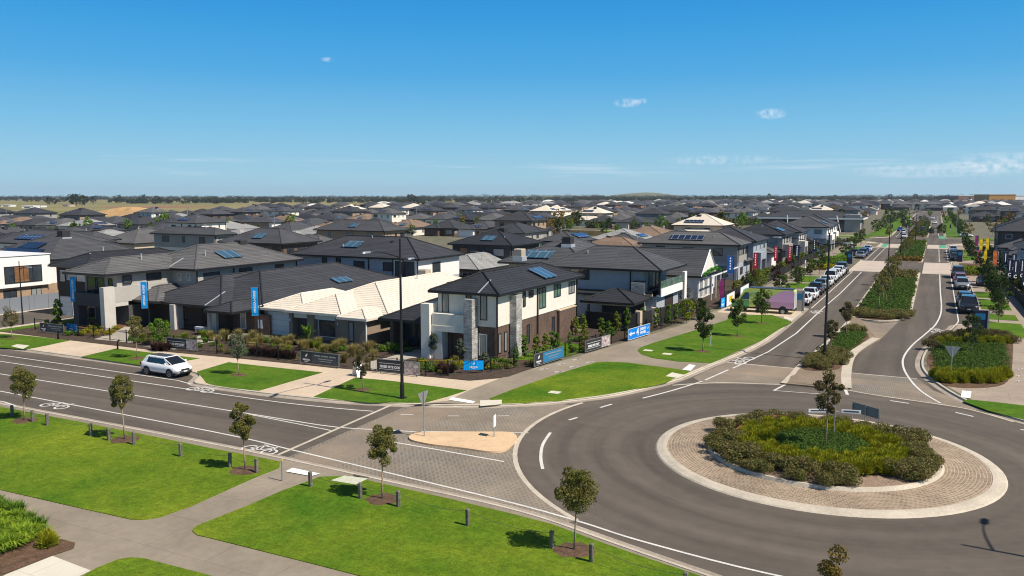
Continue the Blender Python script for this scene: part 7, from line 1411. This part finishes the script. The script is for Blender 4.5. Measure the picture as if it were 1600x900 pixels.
# white panels up the boulevard
for px, py, lb, m in ((1220, 443, 'white board on the black fence below the flags', 'sign_white'), (1239, 434, 'small red board on the black fence', 'sign_red'), (1276, 417, 'cream and yellow board on the black fence', 'sign_yellow'), (1258, 419, 'white and pink board on the black fence', 'sign_pink')):
    x, y = at(px, py, .2); rt = empty('fence_sign', (x, y, .2), pi / 2 + R(3), label=lb, cat='sign'); MB().box(-.9, .9, -.03, .03, 0, 1.35, 'sign_white').build('board', rt); MB().box(-.6, .6, -.036, -.031, .3, 1.0, m).build('patch', rt)
    MB().box(-.9, -.84, .03, .07, -.1, 1.3, 'pole_black').build('post', rt); MB().box(.84, .9, .03, .07, -.1, 1.3, 'pole_black').build('post', rt)
# traffic signals at the cross street
for i, (px, py) in enumerate(((1393, 372), (1415, 372), (1484, 372), (1476, 356))):
    x, y = at(px, py, .1); rt = empty('traffic_light', (x, y, .1), label=f'traffic signal at the cross street, {nth(i)} from the left' if i < 2 else ('traffic signal at the cross street, near right corner' if i == 2 else 'traffic signal at the cross street, far right corner'), cat='traffic light'); MB().tube([(0, 0, 0), (0, 0, 4.2)], .08, 'galv', 8).build('pole', rt); MB().box(-.2, .2, -.35, -.1, 3.1, 4.2, 'pole_black').build('signal_head', rt)

# ---------------------------------------------------------------- vehicles
def car(kind, paint, label=None, group=None, roofm=None, pano=False):
    """front towards +x; origin on the ground at the centre"""
    D = dict(suv=(4.45, 1.82, 1.60, 1.04, .30), bigsuv=(4.85, 1.92, 1.84, 1.12, .36), hatch=(4.1, 1.74, 1.47, .90, .24), sedan=(4.7, 1.82, 1.45, .90, .22), ute=(5.2, 1.88, 1.80, 1.05, .38))[kind]
    L, W_, Hh, B, Z0 = D; hw = W_ / 2; rt = empty('parked_car', (0, 0, 0), label=label, cat='car'); 
    if group: rt['group'] = group
    hood = B - (.10 if kind == 'suv' else .04); deck = dict(suv=B + .03, bigsuv=B + .04, hatch=B, sedan=B + .06, ute=B - .02)[kind]
    fb = {'suv': .36, 'bigsuv': .36, 'hatch': .33, 'sedan': .30, 'ute': .33}[kind] * L; rb = {'suv': -.44, 'bigsuv': -.46, 'hatch': -.44, 'sedan': -.33, 'ute': -.10}[kind] * L
    ft = fb - .22 * L * (1 if kind != 'ute' else .7) - .0; rtp = rb + (.10 if kind in ('suv', 'bigsuv', 'hatch') else .12 if kind == 'sedan' else .02) * L; cf = fb - .07 * L
    st = [(-L / 2, .78, Z0 + .18, deck - .22, deck - .16), (-L / 2 + .06, .92, Z0 + .04, deck - .05, deck - .02), (-L * .42, .985, Z0, B, deck + .01), (-L * .25, 1.0, Z0 - .02, B, B + .02), (0, 1.0, Z0 - .03, B, B + .02), (L * .22, 1.0, Z0 - .02, B - .02, B + .02), (fb - .05, .99, Z0, B - .05, B), (L * .42, .955, Z0 + .02, hood - .12, hood - .06), (L / 2 - .08, .86, Z0 + .05, hood - .22, hood - .17), (L / 2, .70, Z0 + .15, hood - .36, hood - .30)]
    rings = []
    for x, k, z0, zb, zt in st:
        w = hw * k; rings.append([(x, -w * .88, z0), (x, -w * .99, z0 + .14), (x, -w, z0 + (zb - z0) * .55), (x, -w * .965, zb), (x, -w * .82, zt), (x, -w * .4, zt + .025), (x, w * .4, zt + .025), (x, w * .82, zt), (x, w * .965, zb), (x, w, z0 + (zb - z0) * .55), (x, w * .99, z0 + .14), (x, w * .88, z0)])
    b = MB().loft([list(reversed(r)) for r in rings], paint); bo = b.build('body', rt, smooth=True)
    # cabin: glass all round, painted roof and pillars
    base = [(rb, -hw * .90, B - .02), (cf, -hw * .90, B - .02), (fb, -hw * .72, B - .03), (fb, hw * .72, B - .03), (cf, hw * .90, B - .02), (rb, hw * .90, B - .02)]; 
    if kind in ('suv', 'bigsuv', 'hatch', 'sedan'): base[0] = (rb + .05, -hw * .88, B); base[5] = (rb + .05, hw * .88, B)
    tw = .72; zt = Hh - .05; topr = [(rtp, -hw * tw * .97, zt), (ft - .12, -hw * tw, zt), (ft, -hw * tw * .86, zt - .01), (ft, hw * tw * .86, zt - .01), (ft - .12, hw * tw, zt), (rtp, hw * tw * .97, zt)]
    MB().loft([base, topr], 'car_glass', False).build('windows', rt)
    rm = roofm or paint; crown = [(p[0] * .985 - .01, p[1] * .86, p[2] + .055) for p in topr]
    rf = MB().loft([topr, [(p[0], p[1], p[2] + .02) for p in topr], crown], rm); rf.build('roof_panel', rt)
    if pano: MB().add([(p[0] * .96 - .01, p[1] * .84, p[2] + .008) for p in crown], [(0, 1, 2, 3, 4, 5)], 'car_glass').build('glass_roof', rt)
    pil = MB()
    def bar(a, c, w=.035, m=paint): pil.tube([a, c], w, m, 5)
    for s in (0, 5): bar(base[s], topr[s], .05)
    for a_, t_ in ((1, 1), (4, 4)): bar(base[a_] if False else (base[2 if a_ == 1 else 3][0] - .02, base[a_][1] * .93, B), topr[t_], .035)
    for s in (-1, 1):
        for q in (.50, .16 if kind not in ('ute',) else .5):
            xb = rb + (cf - rb) * q; xt = rtp + (ft - rtp) * q; bar((xb, s * hw * .895, B - .02), (xt, s * hw * tw * .985, zt), .028, 'trim_black')
    for s in (-1, 1): pil.tube([(base[0][0], s * hw * .9, B), ((rb + cf) / 2, s * hw * .925, B + .0), (cf, s * hw * .9, B - .02)], .014, 'trim_black', 4)
    if kind != 'ute':
        for s in (-1, 1):
            def SP(u, v, o=.012):
                a = Vector(base[0]).lerp(Vector(base[1]), u); c = Vector(topr[0]).lerp(Vector(topr[1]), u); q = a.lerp(c, v); return (q.x, s * (abs(q.y) + o), q.z)
            for quad in ([SP(-.02, -.03), SP(.17, -.03), SP(.10, 1.02), SP(-.03, 1.02)], [SP(-.02, .88), SP(1.03, .88), SP(1.0, 1.03), SP(-.02, 1.03)], [SP(.94, -.02), SP(1.03, -.02), SP(1.03, .95), SP(.97, .95)]): pil.add(quad, [(0, 1, 2, 3), (3, 2, 1, 0)], paint)
    pil.build('pillars', rt)
    # lower trim, wheels, lamps
    MB().box(-L * .46, L * .46, -hw * .93, hw * .93, Z0 - .06, Z0 + .12, 'trim_black').build('sill_trim', rt)
    r = {'suv': .345, 'bigsuv': .39, 'hatch': .31, 'sedan': .33, 'ute': .38}[kind]; ax = L * .305
    for s in (-1, 1):
        for xx in (-ax, ax * 1.02):
            MB().disc((xx, s * (hw + .003), r * 1.04), r * 1.22, (0, s, 0), 'trim_black', 20).build('wheel_arch', rt)
            y0, y1 = s * (hw - .18), s * (hw + .02); w = MB().tube([(xx, y0, r), (xx, y1 - s * .03, r), (xx, y1, r)], [r, r, r * .93], 'tyre', 22); wo = w.build('wheel', rt, smooth=False)
            rim = MB().disc((xx, y1 + s * .004, r), r * .66, (0, s, 0), 'trim_black', 20)
            for k in range(5):
                a = 2 * pi * k / 5; c, d_ = cos(a), sin(a); rim.box(0, 0, 0, 0, 0, 0, 'rim') if False else rim.add([(xx + c * .03 * 0 - d_ * .035, y1 + s * .012, r + d_ * 0 + c * .035), (xx + d_ * .035, y1 + s * .012, r - c * .035), (xx + c * r * .64 + d_ * .05, y1 + s * .010, r + d_ * r * .64 - c * .05), (xx + c * r * .64 - d_ * .05, y1 + s * .010, r + d_ * r * .64 + c * .05)], [(0, 1, 2, 3), (3, 2, 1, 0)], 'rim')
            rim.disc((xx, y1 + s * .014, r), r * .70, (0, s, 0), 'rim', 20, r * .60); rim.build('rim', wo)
    zl = hood - .25
    for s in (-1, 1):
        MB().loft([[(L / 2 - .50, s * hw * .975, zl + .06), (L / 2 - .50, s * hw * .955, zl + .14), (L / 2 - .3, s * hw * .88, zl + .14)], [(L / 2 - .04, s * hw * .62, zl - .02), (L / 2 - .05, s * hw * .62, zl + .08), (L / 2 - .09, s * hw * .60, zl + .09)]], 'head_clear').build('headlight', rt)
        MB().box(-L / 2 - .005, -L / 2 + .20, s * hw * .93 - (.10 if s > 0 else 0), s * hw * .93 + (0 if s > 0 else .10), deck - .30, deck - .06, 'tail_red').build('tail_light', rt)
        MB().bbox(cf - .30, cf - .14, s * (hw + .10) - .09, s * (hw + .10) + .09, B + .02, B + .16, paint, .03).build('mirror', rt)
    MB().box(L / 2 - .06, L / 2 + .012, -hw * .45, hw * .45, zl - .10, zl + .02, 'trim_black').box(L / 2 - .08, L / 2 + .02, -hw * .62, hw * .62, Z0 + .06, Z0 + .2, 'trim_black').build('grille', rt)
    MB().box(L / 2 + .012, L / 2 + .03, -.18, .18, Z0 + .16, Z0 + .27, 'plate').build('number_plate', rt); MB().box(-L / 2 - .03, -L / 2 + .01, -.18, .18, deck - .34, deck - .23, 'plate').build('number_plate', rt)
    MB().box(-L / 2 - .015, -L / 2 + .1, -hw * .8, hw * .8, Z0 + .02, Z0 + .2, 'trim_black').build('rear_bumper', rt)
    if kind == 'ute': MB().box(-L / 2 + .1, rb - .05, -hw * .82, hw * .82, deck + .025, deck + .06, 'trim_black').build('tray_cover', rt)
    return rt
w1 = at(228.3, 585.5); w2 = at(263.4, 591.2); cx = (w1[0] + w2[0]) / 2 + .05; cy = (w1[1] + w2[1]) / 2 + .92
c1 = car('suv', 'car_white', 'white compact SUV with a dark glass roof parked in the kerbside bay', pano=True); c1.scale = (.88, .88, .88); c1.location = (cx, cy - .1, .012); c1.rotation_euler = (0, 0, math.atan2(w2[1] - w1[1], w2[0] - w1[0]) * .5)
G1 = 'cars parked on the left side of the boulevard'
PR = {}
def park(kind, paint, x, y, rz, label, group=G1, z=.012):
    if (kind, paint) in PR: o = copy_tree(PR[(kind, paint)])
    else: o = PR[(kind, paint)] = car(kind, paint)
    o.location = (x, y, z); o.rotation_euler = (0, 0, rz + random.uniform(-.02, .02)); return tag(o, label, 'car', group)
U = pi / 2
for k, p, y, l in (('hatch', 'car_white', 104.2, 'white hatchback parked nearest behind the grey totem'), ('sedan', 'car_white', 110.2, 'white sedan parked second along the left kerb'), ('suv', 'car_navy', 116.0, 'navy SUV parked third along the left kerb'), ('suv', 'car_silver', 121.6, 'silver SUV parked fourth along the left kerb'), ('sedan', 'car_white', 127.6, 'white sedan parked fifth along the left kerb'), ('bigsuv', 'car_white', 133.6, 'tall white four-wheel drive, sixth along the left kerb'), ('suv', 'car_white', 139.6, 'white SUV parked seventh along the left kerb'), ('suv', 'car_white', 145.0, 'white SUV parked eighth along the left kerb, just before the crossing'),
                   ('sedan', 'car_silver', 188, 'silver sedan, first car beyond the left raised crossing'), ('suv', 'car_navy', 195, 'navy SUV, second car beyond the left raised crossing'), ('hatch', 'car_blue', 202, 'blue hatchback, third car beyond the left raised crossing'), ('suv', 'car_white', 209, 'white SUV, fourth car beyond the left raised crossing')):
    park(k, p, -13.75, y, U, l)
x, y = at(1330, 427); park('bigsuv', 'car_grey', -13.8, 150.4, U, 'dark grey four-wheel drive at the far end of the near left row')
x, y = at(1274, 401, .1); park('sedan', 'car_blue', x, y, U, 'bright blue sedan behind the black fence on the left', None, .13); x, y = at(1338, 400, .1); park('sedan', 'car_navy', x, y, 0, 'dark sedan in the side driveway beyond the left crossing', None, .13)
for k, p, x, y, l in (('bigsuv', 'car_black', 3.75, 105.4, 'black four-wheel drive facing the camera, nearest on the right kerb'), ('suv', 'car_navy', 3.6, 111.6, 'navy SUV directly behind the nearest black four-wheel drive'), ('suv', 'car_silver', 3.75, 131.5, 'silver SUV facing the camera on the right kerb'), ('hatch', 'car_red', 3.7, 140, 'crimson hatchback behind the silver SUV on the right'), ('sedan', 'car_navy', 6.7, 137, 'navy sedan in the driveway right of the crimson hatchback'), ('bigsuv', 'car_grey', 3.6, 149.5, 'dark grey four-wheel drive behind the crimson hatchback'),
                      ('sedan', 'car_black', 3.9, 190, 'black sedan just beyond the right raised crossing'), ('suv', 'car_grey', 3.8, 198, 'dark grey SUV, second beyond the right raised crossing'), ('sedan', 'car_silver', 3.9, 206, 'silver sedan, third beyond the right raised crossing'), ('suv', 'car_white', 3.9, 215, 'white SUV, fourth beyond the right raised crossing')):
    park(k, p, x, y, -U, l, 'cars parked on the right side of the boulevard', .13 if x > 5 else .012)
for px, py, k, p, rz, l in ((1412, 373, 'suv', 'car_white', U, 'white car waiting at the cross street on the left carriageway'), (1411, 366, 'suv', 'car_white', U, 'white car in the middle of the cross street junction'), (1406, 361, 'sedan', 'car_blue', U, 'blue car beyond the junction on the left'), (1429, 352, 'bigsuv', 'car_red', U, 'dark red vehicle beyond the junction in the median lane'), (1455, 364, 'sedan', 'car_navy', -U, 'navy sedan entering the junction towards the camera'), (1441, 361, 'suv', 'car_black', -U, 'black car beside the median beyond the junction'), (1421, 350, 'suv', 'car_blue', U, 'pale blue car driving away beyond the junction'), (1460, 350, 'suv', 'car_white', -U, 'white car on the far right kerb beyond the junction'), (1469, 357, 'suv', 'car_navy', -U, 'navy SUV parked on the right beyond the junction'), (1474, 359, 'suv', 'car_black', -U, 'black SUV beside the navy one on the right beyond the junction'), (1457, 343, 'bigsuv', 'car_white', -U, 'white four-wheel drive far up the boulevard'), (1448, 344, 'suv', 'car_grey', -U, 'grey car far up the boulevard'), (1438, 342, 'suv', 'car_grey', U, 'dark grey car far up the left carriageway'), (1509, 371, 'hatch', 'car_white', 0, 'white hatchback on the cross street at right'), (694, 362, 'sedan', 'car_black', .3, 'dark car parked among the estate houses')):
    x, y = at(px, py); park(k, p, x, y, rz, l, None, .02 if py > 350 or True else 0)
# van with a lime and pink livery, rear towards the road
rt = empty('delivery_van', (-16.6, 94.1, .13), pi, label='long high-roofed van painted lime and pink, parked across the driveway', cat='van')
L, hw = 6.7, 1.0; prof = [(-L / 2, .55), (-L / 2, 2.45), (-L / 2 + .12, 2.62), (L / 2 - 1.75, 2.66), (L / 2 - 1.35, 2.50), (L / 2 - .75, 1.50), (L / 2 - .12, 1.18), (L / 2, .95), (L / 2, .42), (-L / 2 + .1, .42)]
def slab(pf, y0, y1, m, tap=.0):
    mb = MB(); n = len(pf); mb.add([(p[0], y0 + (max(0, p[1] - 1.3) * tap), p[1]) for p in pf] + [(p[0], y1 - (max(0, p[1] - 1.3) * tap), p[1]) for p in pf], [tuple(range(n)), tuple(reversed(range(n, 2 * n)))] + [(i, n + i, n + (i + 1) % n, (i + 1) % n) for i in range(n)], m); return mb
slab(prof, -hw, hw, 'van_lime', .10).build('body', rt)
# livery panels follow the leaning sides
def sidep(pts, s, m, lift=.004):
    mb = MB(); q = [(p[0], s * (hw - max(0, p[1] - 1.3) * .10 + lift), p[1]) for p in pts]; n = len(q); mb.add(q, [tuple(range(n)) if s < 0 else tuple(reversed(range(n)))], m); return mb
for s in (-1, 1):
    sidep([(-L / 2 + .02, .60), (.9, .60), (-.2, 1.30), (-1.5, 2.0), (-2.6, 2.58), (-L / 2 + .1, 2.58), (-L / 2 + .02, 2.4)][0:2] + [(.9, .62), (.1, 1.30)] + [(-2.2, 2.58), (-L / 2 + .1, 2.58), (-L / 2 + .02, 2.4), (-L / 2 + .02, 1.3)], s, 'van_pink').build('pink_livery', rt)
    sidep([(L / 2 - 1.9, .60), (L / 2 - .05, .60), (L / 2 - .05, 1.1), (L / 2 - .8, 1.30), (L / 2 - 1.9, 1.30)], s, 'van_green').build('green_livery', rt)
    w = sidep([(L / 2 - 1.9, 1.45), (L / 2 - .95, 1.45), (L / 2 - 1.45, 2.2), (L / 2 - 1.9, 2.2)], s, 'car_glass', .008); w.build('side_window', rt)
    fr = MB()
    for a, b in (((.1, 1.5), (1.25, 1.5)), ((1.25, 1.5), (1.25, 2.2)), ((1.25, 2.2), (.1, 2.2)), ((.1, 2.2), (.1, 1.5))): fr.tube([(a[0], s * (hw - (a[1] - 1.3) * .1 + .01), a[1]), (b[0], s * (hw - (b[1] - 1.3) * .1 + .01), b[1])], .02, 'sign_teal', 4)
    fr.build('window_outline', rt); MB().box(-L / 2 + .1, L / 2 - .3, s * hw - .01, s * hw + .015, .45, .62, 'trim_black').build('sill', rt)
    for xx in (-L / 2 + 1.15, L / 2 - 1.05):
        MB().disc((xx, s * (hw + .018), .42), .45, (0, s, 0), 'trim_black', 20).build('wheel_arch', rt); wo = MB().tube([(xx, s * (hw - .22), .28), (xx, s * (hw + .03), .28)], .36, 'tyre', 22).build('wheel', rt); MB().disc((xx, s * (hw + .035), .28), .22, (0, s, 0), 'rim', 16).build('rim', wo)
    MB().box(-L / 2 - .01, -L / 2 + .06, s * .93 - .09, s * .93 + .05, .75, 1.35, 'tail_red').build('tail_light', rt); MB().box(L / 2 - .05, L / 2 + .01, s * .8 - .15, s * .8 + .15, .75, 1.0, 'head_clear').build('headlight', rt)
MB().add([(L / 2 - 1.33, -.80, 2.44), (L / 2 - 1.33, .80, 2.44), (L / 2 - .76, .9, 1.53), (L / 2 - .76, -.9, 1.53)], [(3, 2, 1, 0)], 'car_glass').build('windscreen', rt)
for v in rt.children: pass
MB().box(-L / 2 - .012, -L / 2 - .002, -.92, .92, .62, 2.35, 'car_white').box(-L / 2 - .02, -L / 2 - .012, -.015, .015, .62, 2.35, 'trim_black').build('rear_door', rt); MB().box(-L / 2 + .1, L / 2 - 1.8, -.75, .75, 2.68, 2.74, 'sign_slate').build('roof_panel', rt); MB().box(-L / 2 - .05, -L / 2 + .1, -.95, .95, .38, .58, 'trim_black').build('rear_bumper', rt)

# ---------------------------------------------------------------- people
mat('skin', (.45, .26, .17), .6, .3); mat('hair', (.03, .02, .015), .7, .3); mat('cloth_dark', (.02, .022, .03), .85, .2); mat('cloth_blue', (.05, .08, .18), .85, .2); mat('cloth_white', (.65, .63, .6), .85, .2); mat('cloth_red', (.3, .05, .05), .85, .2)
def person(loc, rz, label, top, bottom, step=.18, h=1.72, group=None):
    k = h / 1.75
    J = {'pel': (0, 0, .95), 'ch': (0, .02, 1.30), 'nk': (0, .02, 1.50), 'hd': (0, .05, 1.60), 'hdt': (0, .04, 1.74), 'hl': (.1, 0, .90), 'hr': (-.1, 0, .90), 'kl': (.11, step * .6 + .03, .50), 'kr': (-.11, -step * .3 + .03, .50), 'al': (.11, step, .09), 'ar': (-.11, -step, .11), 'tl': (.12, step + .17, .03), 'tr': (-.12, -step + .15, .03), 'sl': (.18, .01, 1.43), 'sr': (-.18, .01, 1.43), 'el': (.24, -.04, 1.15), 'er': (-.24, .04, 1.15), 'wl': (.25, .04 - step * .6, .90), 'wr': (-.25, .1 + step * .5, .92), 'fl': (.25, .07 - step * .6, .80), 'fr': (-.25, .14 + step * .5, .83)}
    rad = dict(pel=.15, ch=.16, nk=.06, hd=.10, hdt=.07, hl=.095, hr=.095, kl=.065, kr=.065, al=.045, ar=.045, tl=.04, tr=.04, sl=.065, sr=.065, el=.045, er=.045, wl=.032, wr=.032, fl=.03, fr=.03)
    E_ = [('pel', 'ch'), ('ch', 'nk'), ('nk', 'hd'), ('hd', 'hdt'), ('pel', 'hl'), ('pel', 'hr'), ('hl', 'kl'), ('kl', 'al'), ('al', 'tl'), ('hr', 'kr'), ('kr', 'ar'), ('ar', 'tr'), ('ch', 'sl'), ('ch', 'sr'), ('sl', 'el'), ('el', 'wl'), ('wl', 'fl'), ('sr', 'er'), ('er', 'wr'), ('wr', 'fr')]
    ks = list(J); me = bpy.data.meshes.new('person'); me.from_pydata([tuple(c * k for c in J[q]) for q in ks], [(ks.index(a), ks.index(b)) for a, b in E_], []); o = bpy.data.objects.new('person', me); C.objects.link(o)
    sk = o.modifiers.new('skin', 'SKIN'); 
    if not me.skin_vertices: me.skin_vertices.new()
    for i, q in enumerate(ks): me.skin_vertices[0].data[i].radius = (rad[q] * k, rad[q] * k * (.72 if q in ('pel', 'ch') else 1))
    me.skin_vertices[0].data[0].use_root = True; o.modifiers.new('sub', 'SUBSURF').levels = 1
    dg = bpy.context.evaluated_depsgraph_get(); m2 = bpy.data.meshes.new_from_object(o.evaluated_get(dg)); o.modifiers.clear(); o.data = m2; m2.materials.clear()
    for q in ('skin', top, bottom, 'hair', 'cloth_dark'): m2.materials.append(MATS[q])
    for p in m2.polygons:
        c = p.center; z = c.z / k; p.use_smooth = True
        p.material_index = 4 if z < .10 else 2 if z < .97 and abs(c.x) < .21 * k else 0 if z > 1.50 else (0 if abs(c.x) > .2 * k and z < 1.18 else 1)
    hm = MB(); hm.loft([[(.085 * cos(a) * k, (.03 + .10 * sin(a) - .015) * k, zz * k) for a in [2 * pi * i / 10 for i in range(10)]] for zz in (1.64, 1.72)] + [[(.05 * cos(a) * k, (.02 + .06 * sin(a)) * k, 1.785 * k) for a in [2 * pi * i / 10 for i in range(10)]]], 'hair'); hm.build('hair', o, smooth=True)
    o.location = loc; o.rotation_euler = (0, 0, rz); return tag(o, label, 'person', group)
PG = 'pedestrians strolling by the boulevard'
for i, (px, py, rz, lb, a, b) in enumerate(((1328, 393.5, 0, 'pedestrian in dark clothes walking on the left footpath, leftmost of three', 'cloth_dark', 'cloth_dark'), (1331, 393, 0, 'pedestrian in a pale top, middle of the three on the left footpath', 'cloth_white', 'cloth_dark'), (1334.5, 392, 0, 'pedestrian in a blue top, rightmost of the three on the left footpath', 'cloth_blue', 'cloth_dark'), (1515, 402, pi, 'pedestrian in dark clothes on the right footpath, left of two', 'cloth_dark', 'cloth_blue'), (1521, 404, pi, 'pedestrian in a red top on the right footpath, right of two', 'cloth_red', 'cloth_dark'))):
    x, y = at(px, py, .12); person((x, y, .12), rz, lb, a, b, .14 + .03 * (i % 3), 1.68 + .03 * i, PG)
# green vine garland on the white gabled house
rs = np.random.RandomState(5); pts = [(-25.2 + .2 * sin(t * 3), 101.5 + t * 8.5, 3.25 + .5 * sin(t * 3.1)) for t in np.linspace(0, 1, 16)]
m = MB(); m.arr.append(leaves(rs, pts, [[.3, .35, .22]] * 16, 1200, .14, 'vine_green', .3)); tag(m.build('vine_garland'), 'bright green vine garland hanging across the front of the white gabled cottage', 'vine')
# ---------------------------------------------------------------- air: thin even haze round the whole place
hz = MB().box(-4200, 2600, -300, 4700, -3, 60, 'paint_white'); hb = hz.build('haze', kind='stuff', label='thin bluish air fading the far roofs and trees', cat='haze')
hm_ = bpy.data.materials.new('haze_air'); hm_.use_nodes = True; n_ = hm_.node_tree; n_.nodes.clear(); o_ = n_.nodes.new('ShaderNodeOutputMaterial'); v_ = n_.nodes.new('ShaderNodeVolumePrincipled'); v_.inputs['Color'].default_value = (.80, .88, 1.0, 1); v_.inputs['Density'].default_value = .00008; v_.inputs['Anisotropy'].default_value = .2; n_.links.new(v_.outputs[0], o_.inputs['Volume'])
hb.data.materials.clear(); hb.data.materials.append(hm_)
